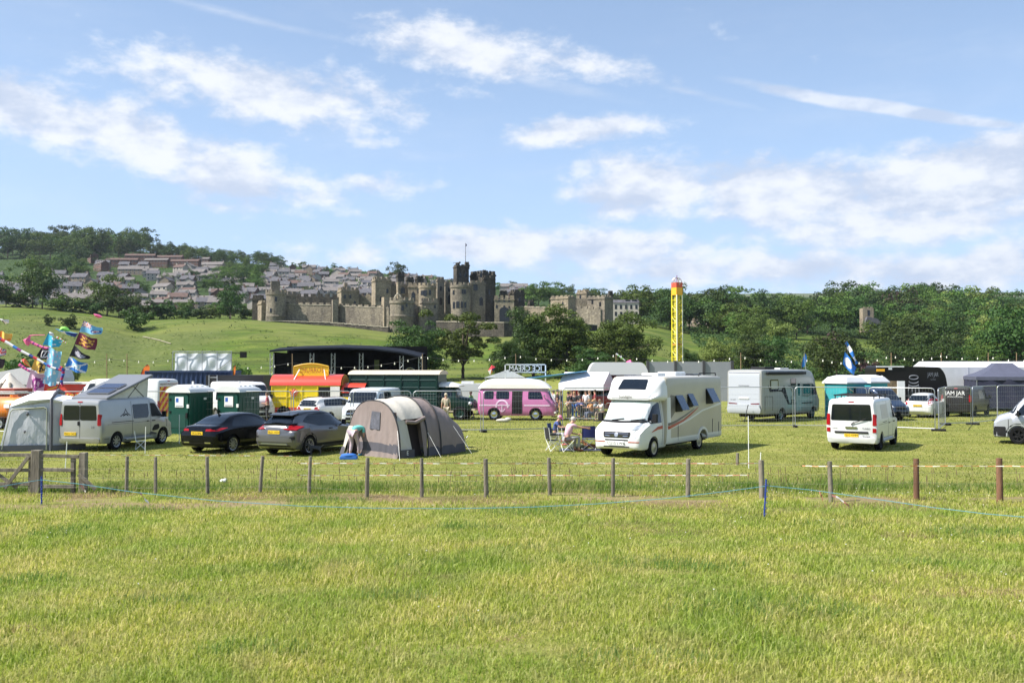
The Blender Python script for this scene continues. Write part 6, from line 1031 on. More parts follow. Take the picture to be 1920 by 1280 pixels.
b = MB(); b.cyl((.2, 0, 1.55), (.2, 0, 1.75), .2, n=12); b.build('filler_cap', ORG, o); b = MB(); b.bb(-1.0, 1.2, -.5, .5, .42, .5); b.cyl((1.2, 0, .46), (2.1, 0, .46), .04); b.build('chassis', BLACKP, o); b = MB(); b.bb(.25, .62, -.68, -.59, 1.1, 1.3); b.build('warning_label', PWH, o); wheels(o, (0,), .62, .3, .17, 'steel'); place(o, 0, 0, 20, 803, -20)
# ---------------------------------------------------------------- toilets, tents, gazebos
TG = mat('toilet_green', (.005, .055, .040), .4, spec=.35); TGD = mat('toilet_green_groove', (.006, .05, .038), .4)
def toilet(px, py, ang, label):
    o = empty('portable_toilet', (0, 0, 0), 0, label, 'portable toilet', 'green portable toilets'); W, D = 1.25, 1.75
    b = MB(); b.bb(0, D, -W / 2, W / 2, .08, 2.0); b.bb(-.04, D + .02, -W / 2 - .03, W / 2 + .03, 0, .12); b.build('cabin', TG, o)
    b = MB()
    for s_ in (-1, 1):
        for x in np.arange(.25, D - .1, .32): b.bb(x, x + .14, s_ * (W / 2) - .015, s_ * (W / 2) + .015, .2, .95); b.bb(x, x + .14, s_ * (W / 2) - .015, s_ * (W / 2) + .015, 1.02, 1.72)
    b.build('side_rib', TGD, o)
    arc = [(-W / 2 + .09, .14)] + [(W / 2 - .09, .14)] + [((W / 2 - .09) * math.cos(a), 1.78 + .27 * math.sin(a)) for a in np.linspace(0, math.pi, 9)]
    b = MB(); b.prism(arc, -.05, 0, 'x'); d = b.build('door', TG, o); b = MB(); b.prism([(p[0] * .8, .3 + (p[1] - .14) * .34) for p in arc], -.07, -.05, 'x'); b.build('door_panel', TGD, d)
    b = MB(); b.bb(-.08, -.055, -.30, .18, 1.28, 1.78); b.m = 1; b.bb(-.085, -.08, -.02, .13, 1.52, 1.72); b.m = 2; b.bb(-.085, -.08, -.26, .14, 1.31, 1.36); b.build('notice', [PWH, mat('notice_blue', (.03, .10, .4), .5), mat('notice_grey', (.25, .25, .28), .5)], d)
    b = MB(); b.bb(-.12, -.05, -.54, -.44, .78, 1.02); b.build('door_lock', BLACKP, d); b = MB(); b.bb(-.10, -.04, -.61, -.50, 1.25, 1.42); b.build('lock_label', PWH, d)
    for z in (.5, 1.0, 1.6): b = MB(); b.bb(-.08, -.04, .44, .52, z, z + .1); b.build('hinge', BLACKP, d)
    P = [[(x, (W / 2 + .09) * math.cos(a), 1.98 + h * math.sin(a)) for a in np.linspace(0, math.pi, 13)] for x, h in ((-.12, .33), (.1, .38), (D - .3, .38), (D + .08, .26))]
    b = MB(); b.grid(P); b.add(P[0], [tuple(range(13))]); b.add(P[-1], [tuple(range(13))]); b.build('roof', WPL, o, 40)
    b = MB(); [b.bb(x, x + .2, s_ * .42 - .06, s_ * .42 + .06, 2.22, 2.29) for x in (.2, .6, 1.0, 1.4) for s_ in (-1, 1)]; b.build('roof_vent', WPL, o); b = MB(); b.bb(1.0, 1.2, -W / 2 - .03, -W / 2 - .015, 1.62, 1.72); b.build('side_label', PWH, o)
    b = MB(); b.cyl((1.4, .3, 2.2), (1.4, .3, 2.5), .05); b.build('vent_pipe', WPL, o)
    place(o, 0, -W / 2, px, py, ang)
toilet(356, 814, 71, 'green portable toilet with white roof, left one, behind the silver camper nose'); toilet(449, 812, 73, 'green portable toilet with white roof, right one, behind the black saloon')
TEAL = mat('teal_fabric', (.03, .30, .33), .6, var=.1, vscale=2); TCAN = mat('white_fabric', (.60, .60, .62), .75, var=.06, vscale=2)
def cloth_mat(name, c, wr=.6, sc_=2.5): m = mat(name, c, .75, var=.10, vscale=2.2, bump=wr, bscale=sc_, stretch=(1, 1, .45)); [setattr(n.inputs['Distance'], 'default_value', .06) for n in m.node_tree.nodes if n.type == 'BUMP']; return m
def tealtoilet(px, py, ang, label):
    o = empty('portable_toilet', (0, 0, 0), 0, label, 'portable toilet', 'teal portable toilets'); b = MB(); b.bb(-.6, .6, -.6, .6, 0, 2.05); b.build('cabin', TEAL, o); b = MB(); b.tube([(-.45 + .9 * t, -.61, 1.75 - .22 * math.sin(math.pi * t)) for t in np.linspace(0, 1, 8)], .035, 4); b.build('white_curve', TCAN, o)
    b = MB(); P = [[(x * k, y * k, z) for x, y in ((-.68, -.68), (.68, -.68), (.68, .68), (-.68, .68), (-.68, -.68))] for k, z in ((1, 2.02), (1, 2.1), (.75, 2.38), (.35, 2.5))]; b.grid(P); b.add(P[-1][:4], [(0, 1, 2, 3)]); b.build('roof', TCAN, o, 30); g = gp(px, py); o.location = (g.x, g.y, 0); o.rotation_euler[2] = R(ang); o.scale = (1.4, 1.4, 1.08)
tealtoilet(1584, 784, 32, 'teal portable toilet with white domed roof, left of the pair, beside the grey motorhome'); tealtoilet(1628, 781, 32, 'teal portable toilet with white domed roof, right of the pair, under the blue flag')
# tunnel tent
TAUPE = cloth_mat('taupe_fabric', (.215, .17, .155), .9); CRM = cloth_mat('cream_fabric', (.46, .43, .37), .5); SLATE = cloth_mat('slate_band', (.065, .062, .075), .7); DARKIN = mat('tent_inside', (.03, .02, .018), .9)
o = empty('tunnel_tent', (0, 0, 0), 0, 'large taupe tunnel tent with cream roof strip and open dark doorways', 'tent')
ARCHN = 21
def tarch(x, w_, h, lean=0, n=ARCHN, p=.8): return [(x + lean * math.sin(a), w_ * (abs(math.cos(a)) ** p) * (1 if math.cos(a) >= 0 else -1), h * math.sin(a) ** .78) for a in np.linspace(0.0, math.pi, n)]
st_ = [(0, 1.5, 1.98, 0), (.5, 1.52, 2.05, 0), (1.5, 1.55, 2.12, 0), (2.3, 1.5, 2.05, 0), (3.3, 1.38, 1.72, 0), (4.1, 1.2, 1.2, 0)]
def shell(b, seg, mlist, i0=0, i1=ARCHN - 1, off=0):
    P = [tarch(*s)[i0:i1 + 1] for s in seg]; b.grid([[(p[0], p[1] * (1 + off), p[2] * (1 + off)) for p in q] for q in P])
def fine(seg, n=7):
    out = []
    for a, c in zip(seg, seg[1:]):
        for k in range(n): t = k / n; out.append(tuple(a[i] * (1 - t) + c[i] * t - (.035 * math.sin(math.pi * t) if i in (1, 2) else 0) for i in range(4)))
    return out + [seg[-1]]
b = MB(); shell(b, fine(st_[2:]), None, 0, ARCHN - 1); b.build('rear_fabric', TAUPE, o, 60)
b = MB(); shell(b, fine(st_[:3]), None, 4, 16); b.build('cream_roof', CRM, o, 60)
b = MB(); shell(b, fine(st_[:3]), None, 0, 4); b.build('left_side', TAUPE, o, 60)
b = MB(); P = tarch(*st_[0])[::-1]; P2 = tarch(*st_[2])[::-1]
b.add([P[0], P[2], P[4], (P[4][0] + .55, P[4][1], P[4][2]), (.75, P[0][1], 0)], [(0, 1, 2, 3, 4)]); b.build('door_side_panel', CRM, o)
b = MB(); b.add([(1.45, P2[0][1], 0), P2[2], P2[4], (1.25, P2[4][1] , P2[4][2]), (1.2, P2[2][1], P2[2][2]), (1.3, P2[0][1], 0)], [(0, 1, 2, 3, 4, 5)]); b.build('rolled_door', TAUPE, o)
b = MB(); pa, pc = P[4], P2[4]; b.tube([(pa[0] + .5, pa[1] - .02, pa[2] - .05), (pa[0] + 1.0, pa[1] - .06, pa[2] - .09), (pc[0], pc[1] - .05, pc[2] - .02)], .07, 7); b.build('rolled_flap', TAUPE, o, 60)
# front end panel with window, lower band and gathered skirt
b = MB(); P = tarch(0, 1.5, 1.98); n = len(P)
def front(u, v):   # u along width -1..1, v 0..1 height, gently pleated
    y = -1.5 * u; hh = 1.98 * max(0.0, (1 - abs(u) ** (1 / .8 * 2)) ) ** .39; z = hh * v; return (-.02 - .22 * (1 - v) ** 2 * (1 - .3 * abs(u)) + .035 * math.sin(u * 19 + v * 5) * (1 - v) * .6 + .02 * math.sin(u * 31 + 1) * (1 - v), y, z)
G = [[front(u, v) for u in np.linspace(-.995, .995, 44)] for v in np.linspace(0, 1, 20)]
keep = MB(); keep.grid(G); keep.f = [f for f in keep.f if not ((sum(keep.v[i][1] for i in f) / 4) > .68 + .25 * sum(keep.v[i][2] for i in f) / 4 and (sum(keep.v[i][1] for i in f) / 4) < 1.30 and (sum(keep.v[i][2] for i in f) / 4) < 1.0)]; keep.mi = [0] * len(keep.f)
zz = [sum(keep.v[i][2] for i in f) / 4 for f in keep.f]; keep.mi = [1 if (.16 < z < .48) else 0 for z in zz]
keep.build('front_panel', [TAUPE, SLATE], o, 60)
b = MB(); q = [front(u, v) for u, v in ((-.02, .82), (.30, .82), (.30, .50), (-.08, .50))]; b.add([(p[0] - .03, p[1], p[2]) for p in q] + [(p[0] - .01, p[1], p[2]) for p in q], [(0, 1, 2, 3), (4, 5, 6, 7)]); b.build('mesh_window', mat('mesh_window', (.10, .10, .12), .5, var=.3, vscale=8, bump=.5, bscale=9), o)
b = MB(); b.add([(.1, -1.44, .0), (.1, 1.44, 0), (.1, 1.2, 1.6), (.1, -1.2, 1.6)], [(0, 1, 2, 3)]); b.add([(1.4, -1.3, 0), (.2, -1.3, 0), (.2, -.9, 1.6), (1.4, -.9, 1.6)], [(0, 1, 2, 3)]); b.add([(.05, -1.4, .01), (4.0, -1.1, .01), (4.0, 1.1, .01), (.05, 1.4, .01)], [(0, 1, 2, 3)]); b.build('dark_interior_sheet', DARKIN, o)  # near-black sheets behind the doorways paint the shaded interior; includes the floor
b = MB()
for s_ in (st_[0], st_[2], st_[3]): b.tube([(p[0], p[1] * 1.012, p[2] * 1.012) for p in tarch(*s_)], .028, 6)
b.build('tent_pole_sleeve', mat('pole_sleeve', (.012, .012, .014), .6), o, 60)
b = MB()
for s_ in (-1, 1):
    P = [(x, s_ * w_ * 1.015, z) for z in (0.02, .34) for x, w_ in ((0, 1.5), (.75, 1.52), (1.5, 1.55), (2.3, 1.5), (3.3, 1.38), (4.1, 1.2))] if s_ > 0 else None
    rows = [[(s[0], s_ * (s[1] * 1.02), z) for s in (st_[0:] if s_ > 0 else st_[2:])] for z in (.02, .18, .33)]; b.grid([[(p[0], p[1] * (1 - .02 * k), p[2]) for p in r] for k, r in enumerate(rows)])
b.grid([[(.0, -1.53, z), (.75, -1.55, z)] for z in (.02, .3)]); b.build('mud_skirt_band', SLATE, o, 60)
for px_, a in ((0, -1), (0, 1)): pass
b = MB()
for x, y, dx, dy in ((0, -1.5, -.5, -.5), (1.5, -1.56, 0, -.7), (3.3, -1.4, .3, -.6), (4.1, -.5, .8, -.2)): b.cyl((x, y * .9, 1.0), (x + dx, y + dy, 0), .006)
b.build('guy_line', PWH, o)
v, f = text_geo('E', .22); q = MB(); q.add([(.35 + p[0], -1.57, .18 + p[1]) for p in v], f); q.build('tent_logo', PWH, o)
# open door flap pulled out to the left
b = MB(); b.grid([[(-.05 - .38 * (1 - v) + .03 * math.sin(6 * v + 3 * u), 1.40 - .22 * u + .12 * (1 - v), 1.05 * v) for u in np.linspace(0, 1, 5)] for v in np.linspace(0, 1, 8)]); b.build('open_flap', CRM, o, 60)
b = MB(); b.grid([[(-.07 - .38 * (1 - v), 1.41 - .22 * u + .12 * (1 - v), 1.05 * v) for u in (0, 1)] for v in (0, .28)]); b.build('flap_hem', SLATE, o)
place(o, 0, -1.5, 752, 860, 48); o.scale = (.86, .96, 1)
# grey drive-away awning joined to the camper van
AWG = cloth_mat('awning_grey', (.47, .48, .50), .9, 2.0); AWD = mat('awning_dark', (.10, .10, .115), .7); AWL = cloth_mat('awning_pale', (.66, .67, .69), .5); PIPE = mat('awning_piping', (.22, .24, .17), .6)
o = empty('awning_tent', (0, 0, 0), 0, 'grey air-frame awning tent joined to the side of the silver camper van', 'tent')
def wall(P, nx=9, ny=9, bulge=0.0, wr=.03, m=AWG, name='side_wall'):
    a, c, d, e = [Vector(p) for p in P]; nrm = (c - a).cross(e - a).normalized(); G = []
    for j in range(ny):
        v = j / (ny - 1); G.append([tuple((a.lerp(c, i / (nx - 1))).lerp(e.lerp(d, i / (nx - 1)), v) + nrm * (bulge * math.sin(math.pi * i / (nx - 1)) * math.sin(math.pi * v) + wr * math.sin(i * 1.9 + j * 1.1) * math.sin(math.pi * i / (nx - 1)))) for i in range(nx)])
    b = MB(); b.grid(G); return b.build(name, m, o, 60)
A0, A1, A2, A3 = (-1.45, 0, 0), (1.0, 0, 0), (.95, .12, 1.85), (-1.05, .25, 1.68)
wall([A0, A1, A2, A3], wr=.025, bulge=.05); wall([A1, (2.55, .5, 0), (2.45, .5, 1.75), A2], wr=.05, name='tunnel_wall'); wall([A0, (-1.5, 2.3, 0), (-1.1, 2.1, 1.7), A3]); 
b = MB(); R0 = [Vector(A3), Vector((-.1, .05, 1.93)), Vector((.95, .12, 1.98))]; R1 = [Vector((-1.05, 2.1, 1.75)), Vector((-.1, 2.2, 2.1)), Vector((1.0, 2.2, 2.15))]
b.grid([[tuple(p.lerp(q, t) + Vector((0, 0, .22 * math.sin(math.pi * t)))) for p, q in zip(R0, R1)] for t in np.linspace(0, 1, 7)]); b.grid([[A3, A2], [tuple(R0[0]), tuple(R0[2])]]); b.add([A3, A2, tuple(R0[2]), tuple(R0[1])], [(0, 1, 2, 3)]); b.build('roof_fabric', AWL, o, 60)
b = MB(); b.grid([[(.95 + t * 1.6, y, 1.98 - .16 * t + .18 * math.sin(math.pi * (y - .1) / 2.2) - .05 * math.sin(t * 3.1)) for y in np.linspace(.1, 2.3, 6)] for t in np.linspace(0, 1, 7)]); b.grid([[A2, (.95, .1, 1.98)], [(2.45, .5, 1.75), (2.55, .3, 1.85)]]); b.build('tunnel_roof', AWL, o, 60)
b = MB(); b.grid([[(x, .6 + 1.5 * t, 2.0 + .22 * math.sin(math.pi * t)) for x in np.linspace(-.3, .95, 4)] for t in np.linspace(0, 1, 6)]); b.build('roof_panel_dark', AWD, o, 60)
b = MB(); b.tube([(1.0, -.03, 0), (.98, .05, 1.6), (.96, .1, 1.95), (.97, .6, 2.16), (1.0, 1.2, 2.28), (1.0, 2.2, 2.15)], .075, 8); b.build('air_beam', AWD, o, 60)
b = MB(); b.tube([(.8, -.05, .05), (.78, .02, 1.5), (.74, .06, 1.62), (.6, .07, 1.66), (-.85, .12, 1.6), (-.97, .1, 1.5), (-1.3, -.04, .1)], .03, 6); b.build('door_piping', PIPE, o, 60)
b = MB(); b.grid([[(-1.5 + 2.5 * t, -.05, z) for t in np.linspace(0, 1, 8)] for z in (.01, .24)]); b.grid([[(1.05 + 1.5 * t, -.04 + .5 * t, z) for t in np.linspace(0, 1, 5)] for z in (.01, .22)]); b.build('mud_skirt', AWD, o)
b = MB(); b.ell((-.15, .03, 1.42), (.07, .05, .07)); b.ell((-.25, -.02, .75), (.05, .04, .06)); b.build('door_toggle', AWD, o)
g = gp(93, 846); o.location = (g.x, g.y, 0); o.rotation_euler[2] = R(14); o.location.x -= .75; o.scale = (.74, 1, 1.0)
# bell tent
BELL = cloth_mat('bell_canvas', (.62, .56, .46), .5, 1.2); o = empty('bell_tent', (0, 0, 0), 0, 'cream bell tent with pointed top at the left behind the red kiosk', 'tent'); b = MB(); n = 20
P = [[(r * math.cos(a) * (1 + .02 * math.cos(a * 10)), r * math.sin(a) * (1 + .02 * math.cos(a * 10)), z) for a in np.linspace(0, 2 * math.pi, n + 1)] for r, z in ((3.2, 0), (3.15, .75), (2.2, 1.28), (1.2, 1.95), (.45, 2.65), (.12, 3.05), (.0, 3.1))]; b.grid(P); b.build('canvas', BELL, o, 25); b = MB(); [b.cyl((math.cos(a) * .9, math.sin(a) * .9, 2.18), (math.cos(a) * .7, math.sin(a) * .7, 2.42), .09) for a in (-2.4, -1.7, -1.0)]; b.build('vent_hood', mat('painted_vent_shadow', (.2, .17, .13), .8), o); b = MB(); b.tube([(-.1, -3.18, 0), (-.08, -3.13, .75), (-.03, -1.15, 1.98), (0, -.4, 2.68)], .035, 5); b.build('door_seam', mat('seam_brown', (.15, .09, .06), .8), o)  # vent hoods carry shadow as a darker canvas colour
g = gp(16, 788); o.location = (g.x, g.y, 0); o.scale = (.95, .95, .92)
b = MB(); o = empty('white_marquee', (0, 0, 0), 0, 'low white tent roof behind the bell tent on the far left', 'marquee'); b.prism([(-4, 2.2), (-3, 2.9), (1, 3.3), (4.2, 3.2), (4.6, 2.6), (4.6, 2.1)], 0, 4); b.build('roof', TCAN, o); b = MB(); b.bb(-4, 4.5, .1, 3.9, 0, 2.2); b.build('wall', mat('grey_fabric', (.3, .33, .38), .8), o); g = gp(22, 778); o.location = (g.x, g.y, 0); o.scale = (.5, 1, .95)
# navy gazebo
NAVY = cloth_mat('navy_fabric', (.018, .020, .045), .6, 1.6); NAVR = cloth_mat('navy_roof', (.065, .070, .105), .2); o = empty('gazebo', (0, 0, 0), 0, 'navy blue pop-up gazebo with peaked roof at the right', 'gazebo'); w_ = 2.2
b = MB(); b.grid([[(x * k, y * k, z) for x, y in ((-w_, -w_), (0, -w_), (w_, -w_), (w_, 0), (w_, w_), (0, w_), (-w_, w_), (-w_, 0), (-w_, -w_))] for k, z in ((1.02, 2.25), (1.02, 2.5), (.7, 2.78), (.42, 3.15), (.26, 3.5))]); b.add([(x * .26, y * .26, 3.5) for x, y in ((-w_, -w_), (w_, -w_), (w_, w_), (-w_, w_))], [(0, 1, 2, 3)]); b.build('roof', NAVR, o, 20)
for y0, nm in ((-w_, 'front_wall'), (w_, 'back_wall')): b = MB(); b.grid([[(x, y0 + .09 * math.sin(x * 5 + z * 2.2) * (1 - abs(x) / w_), z) for x in np.linspace(-w_, w_, 22)] for z in np.linspace(.25, 2.3, 9)]); b.build(nm, NAVY, o, 60)
b = MB(); b.grid([[(-w_ + .06 * math.sin(y * 5 + z * 2), y, z) for y in np.linspace(-w_, w_, 14)] for z in (.2, 1.2, 2.3)]); b.build('side_wall', NAVY, o, 60)
for sx in (-1, 1):
    for sy in (-1, 1): b = MB(); b.cyl((sx * w_, sy * w_, 0), (sx * w_, sy * w_, 2.4), .03); b.build('leg', ALLOY, o)
g = gp(1893, 770); o.location = (g.x, g.y + 1, 0); o.rotation_euler[2] = R(-14); o.scale = (1.0, 1, 1.0)
# long white marquee on the right
o = empty('marquee', (0, 0, 0), 0, 'long white marquee stretching behind the navy gazebo and black trailer', 'marquee'); b = MB(); b.bb(0, 26, 0, 10, 0, 3.3); b.build('wall', TCAN, o); b = MB(); b.prism([(0, 3.3), (10, 3.3), (5, 3.75)], -.2, 26, 'x'); b.build('roof', TCAN, o); b = MB(); [b.bb(x, x + .1, -.05, 0, 0, 3.3) for x in range(0, 27, 3)]; b.build('panel_seam', mat('marquee_seam', (.45, .46, .50), .8), o); g = gp(1742, 766); o.location = (g.x, g.y, 0); o.scale = (1, .25, .97)
o = empty('marquee', (0, 0, 0), 0, 'white pointed marquee roof just behind the dark van and the gazebo', 'marquee'); b = MB(); b.grid([[(x * k, y * k, z) for x, y in ((-2.5, -2.5), (2.5, -2.5), (2.5, 2.5), (-2.5, 2.5), (-2.5, -2.5))] for k, z in ((1, 0), (1, 2.3), (.3, 3.1), (.02, 3.5))]); b.build('canvas', TCAN, o); g = gp(1826, 758); o.location = (g.x, g.y, 0); o.scale = (.6, .6, .85)
# white gable gazebo and blue awning behind the crowd
o = empty('gazebo', (0, 0, 0), 0, 'white ridge-roofed market tent behind the crowd and barriers', 'gazebo'); b = MB(); b.prism([(-1.6, 2.2), (1.6, 2.2), (0, 3.1)], -2.8, 2.6, 'x'); b.build('roof', TCAN, o); b = MB(); b.bb(-2.8, 2.6, -1.6, -1.55, 1.75, 2.2); b.bb(2.55, 2.6, -1.6, 1.6, 1.75, 2.2); b.build('valance', TCAN, o); b = MB(); [b.cyl((x, y, 0), (x, y, 2.2), .04) for x in (-2.7, 2.5) for y in (-1.5, 1.5)]; b.build('leg', ALLOY, o); g = gp(1102, 774); o.location = (g.x, g.y, 0); o.rotation_euler[2] = R(-26); o.scale = (.62, .7, .92)
o = empty('awning', (0, 0, 0), 0, 'light blue awning sheet behind the front of the pink camper', 'awning'); b = MB(); b.add([(-2, 0, 2.45), (2.2, -.6, 2.95), (2.4, 2, 2.8), (-2, 2.4, 2.2), (-2, 0, 2.4), (2.2, -.6, 2.9)], [(0, 1, 2, 3), (0, 1, 5, 4)]); b.build('blue_sheet', mat('sky_blue_fabric', (.10, .33, .60), .7), o); b = MB(); [b.cyl((x, 0, 0), (x, 0, z), .04) for x, z in ((-1.9, 2.4), (2.1, 2.9))]; b.build('leg', ALLOY, o); g = gp(1040, 774); o.location = (g.x, g.y, 0)
o = empty('caravan', (0, 0, 0), 0, 'white caravan with rounded roof behind the motorhome roofline, left of its nose', 'caravan'); b = MB(); b.prism(rnd([(0, .5), (4.5, .5), (4.6, 2.2), (4.2, 2.75), (.3, 2.75), (-.1, 2.0)], .3), 0, 2.1); b.build('shell', WPL, o); b = MB(); b.bb(.8, 3.6, -.03, 0, 1.4, 2.0); b.build('side_window', GLASS, o); place(o, 2.2, 0, 1158, 766, 0); o.scale = (1, 1, 1.3)
o = empty('caravan', (0, 0, 0), 0, 'white vehicle body with pale roof between the horse lorry and the pink camper', 'caravan'); b = MB(); b.prism(rnd([(0, .5), (3.6, .5), (3.6, 2.3), (3.3, 2.55), (.3, 2.55), (0, 2.2)], .2), 0, 2.1); b.build('shell', WPL, o); b = MB(); b.bb(1.9, 3.4, -.03, 0, 1.5, 2.1); b.build('side_window', GLASS, o); b = MB(); b.bb(.5, 1.4, .3, 1.2, 2.55, 2.75); b.build('roof_box', WPL, o); place(o, 0, 0, 852, 778, 0); o.scale = (.9, 1, .82)
b = MB(); o = empty('gazebo', (0, 0, 0), 0, 'pale grey tent roof just above the rear of the pink camper', 'gazebo'); b.prism([(-1.5, 2.4), (1.6, 2.4), (.3, 3.0)], 0, 2); b.build('roof', AWL, o); b = MB(); [b.cyl((x, .3, 0), (x, .3, 2.4), .04) for x in (-1.4, 1.5)]; b.build('leg', ALLOY, o); g = gp(945, 768); o.location = (g.x, g.y, 0)
# sign of big cut-out letters above the pink camper (seen from behind)
o = empty('roof_sign', (0, 0, 0), 0, 'white framed letter sign seen from behind above the pink camper', 'sign'); b = MB(); b.bb(-1.5, 1.5, 0, .05, 3.35, 3.42); b.bb(-1.5, 1.5, 0, .05, 2.8, 2.86); b.bb(-1.5, -1.42, 0, .05, 2.0, 3.42); b.bb(1.42, 1.5, 0, .05, 2.0, 3.42); b.build('frame', PWH, o); b = MB(); v, f = text_geo('ICE CREAM', .56, .02, sx=.86); b.add([(-p[0], p[2], 3.09 + p[1]) for p in v], f); b.build('letters', PWH, o); b = MB(); [b.bb(x, x + .16, .06, .08, 2.86, 3.35) for x in (-1.2, -.75, -.3, .2, .6, 1.05)]; b.build('dark_backing', mat('dark_backing', (.05, .05, .05), .7), o); g = gp(985, 771); o.location = (g.x, g.y, 0)

# ---------------------------------------------------------------- stage, banner, hoarding, ride tower
SBL = mat('stage_black', (.006, .0065, .008), .9, spec=.1, var=.3, vscale=.6); SROOF = mat('stage_roof', (.010, .013, .020), .85, spec=.12, var=.3, vscale=.5); 
Y0 = gp(0, 733).y; s_ = F / Y0; X = lambda px: (px - 960) / F * Y0; Z = lambda py: HC + (YH - py) / F * Y0
o = empty('stage', (X(650), Y0, 0), 0, 'big black festival stage with curved roof and truss towers', 'stage'); C = o.location
cx = lambda px: X(px) - C.x; D = 9.0
roof = [(507, 657), (560, 653), (640, 651), (700, 653), (750, 659), (790, 668)]
b = MB(); b.grid([[(cx(px), y, Z(py) + (.0 if y < 1 else .45)) for px, py in roof] for y in (-.5, D * .5, D)]); b.grid([[(cx(px), -.5, Z(py)) for px, py in roof], [(cx(px), -.5, Z(py) - .22) for px, py in roof]]); b.build('roof', SROOF, o, 50)
b = MB(); b.bb(cx(509), cx(790), D - .2, D, 0, 6.15); b.bb(cx(512), cx(580), 1.0, 1.15, 0, Z(662)); b.bb(cx(588), cx(622), 1.2, 1.35, 0, Z(664)); b.bb(cx(757), cx(786), .8, .95, 0, Z(667)); b.bb(cx(511), cx(513), .5, D, 0, Z(660)); b.bb(cx(786), cx(788), .5, D, 0, Z(668)); b.build('black_drape', SBL, o)
b = MB(); b.bb(cx(622), cx(757), 1.0, D, 0, 1.3); b.build('deck', SBL, o)
def truss(b, x, y, z0, z1, w=.45, st=.5, r=.035):
    for i in (-1, 1):
        for j in (-1, 1): b.cyl((x + i * w / 2, y + j * w / 2, z0), (x + i * w / 2, y + j * w / 2, z1), r, n=5)
    z = z0; k = 1
    while z < z1 - st: b.cyl((x - k * w / 2, y - w / 2, z), (x + k * w / 2, y - w / 2, z + st), r * .7, n=4); b.cyl((x - w / 2, y - k * w / 2, z), (x - w / 2, y + k * w / 2, z + st), r * .7, n=4); z += st; k = -k
for px, yy in ((510, 0), (585, 0), (624, .3), (676, .6), (753, 0), (788, .2)): b = MB(); truss(b, cx(px), yy, 0, Z(662 if px < 700 else 667)); b.build('truss_tower', STEEL, o)
for px in (608, 768): b = MB(); b.tube([(cx(px) + .75 * math.cos(a), .7, Z(700) + .75 * math.sin(a)) for a in np.linspace(0, 2 * math.pi, 17)], .07, 5); b.build('ring_emblem', STEEL, o)
b = MB(); b.bb(cx(684), cx(694), D - .25, D - .22, 1.5, 4.2); b.build('painted_daylight', mat('daylight_green', (.25, .30, .12), .8), o)  # solid pale green panel painted as daylight through a gap in the drape
o = empty('banner_frame', gp(380, 760), 0, 'white crinkled banner on a scaffold frame above the blue container', 'banner'); Y0 = o.location.y; X0 = o.location.x; xx = lambda px: (px - 960) / F * Y0 - X0; zz_ = lambda py: HC + (YH - py) / F * Y0
b = MB(); b.grid([[(xx(328 + 106 * u), .035 * math.sin(u * 24 + v * 5) + .03 * math.sin(u * 11 - v * 7), zz_(662 + 36 * v)) for u in np.linspace(0, 1, 50)] for v in np.linspace(0, 1, 9)]); b.build('banner_sheet', cloth_mat('banner_white', (.66, .68, .74), .4, 1.2), o, 60)
b = MB(); [b.cyl((xx(px), -.12, 0 if px in (325, 435) else zz_(699)), (xx(px), -.12, zz_(658)), .035, n=5) for px in (325, 352, 380, 408, 435)]; [b.cyl((xx(325), -.12, zz_(py)), (xx(435), -.12, zz_(py)), .035, n=5) for py in (659, 699)]; b.cyl((xx(400), -.15, zz_(700)), (xx(437), -.15, zz_(672)), .03, n=5); b.cyl((xx(325), -.1, zz_(670)), (xx(290), 2, 0), .03, n=5); b.build('scaffold', STEEL, o); b = MB(); b.cyl((xx(435), -.1, zz_(662)), (xx(456), -.1, zz_(662)), .03); b.box((xx(457), -.1, zz_(665)), (.5, .3, .5)); b.build('floodlight', BLACKP, o)
o = empty('hoarding', gp(1290, 752), 0, 'grey panelled hoarding behind the roof of the white motorhome', 'hoarding'); Y0 = o.location.y; X0 = o.location.x
for a, c, m_ in ((1213, 1265, 1), (1267, 1318, 0), (1320, 1371, 0)): b = MB(); b.bb(xx(a), xx(c), 0, .1, 0, zz_(678)); b.build('panel', mat('hoarding_grey', (.27, .28, .30), .5, var=.08, vscale=.5), o)
b = MB(); [b.bb(xx(p), xx(p) + .25, -.15, .25, 0, zz_(676)) for p in (1212, 1264, 1317, 1370)]; b.build('post', SEAM, o)
# drop tower ride
YT = mat('tower_yellow', (.72, .62, .02), .45); RT = mat('tower_red', (.55, .08, .04), .5); o = empty('ride_tower', gp(1270, 722), 0, 'tall yellow lattice ride tower with red top and round emblem', 'fairground ride'); Y0 = o.location.y; X0 = o.location.x; top = zz_(553); w_ = (1281 - 1264) / F * Y0 * .78; rot = R(30)
q = Matrix.Rotation(rot, 4, 'Z'); b = MB()
for i in (-1, 1):
    for j in (-1, 1): b.cyl((i * w_ / 2, j * w_ / 2, 0), (i * w_ / 2, j * w_ / 2, top), .12, n=6)
st = 1.0; z = 0; k = 1
while z < top - st:
    for sd_ in range(4):
        c_, s2 = [(1, 0), (0, 1), (-1, 0), (0, -1)][sd_]; p = lambda u: (c_ * w_ / 2 - s2 * u * w_ / 2, s2 * w_ / 2 + c_ * u * w_ / 2); a, c = p(-k), p(k); b.cyl((*a, z), (*c, z + st), .06, n=4); b.cyl((*a, z + st), (*c, z + st), .05, n=4)
    z += st; k = -k
b.tf(q); b.build('lattice_mast', YT, o); b = MB(); b.bb(-w_ * .3, w_ * .3, -w_ * .3, w_ * .3, 0, top); b.tf(q); b.build('mast_core', mat('tower_core', (.38, .34, .06), .7, var=.4, vscale=.8), o)
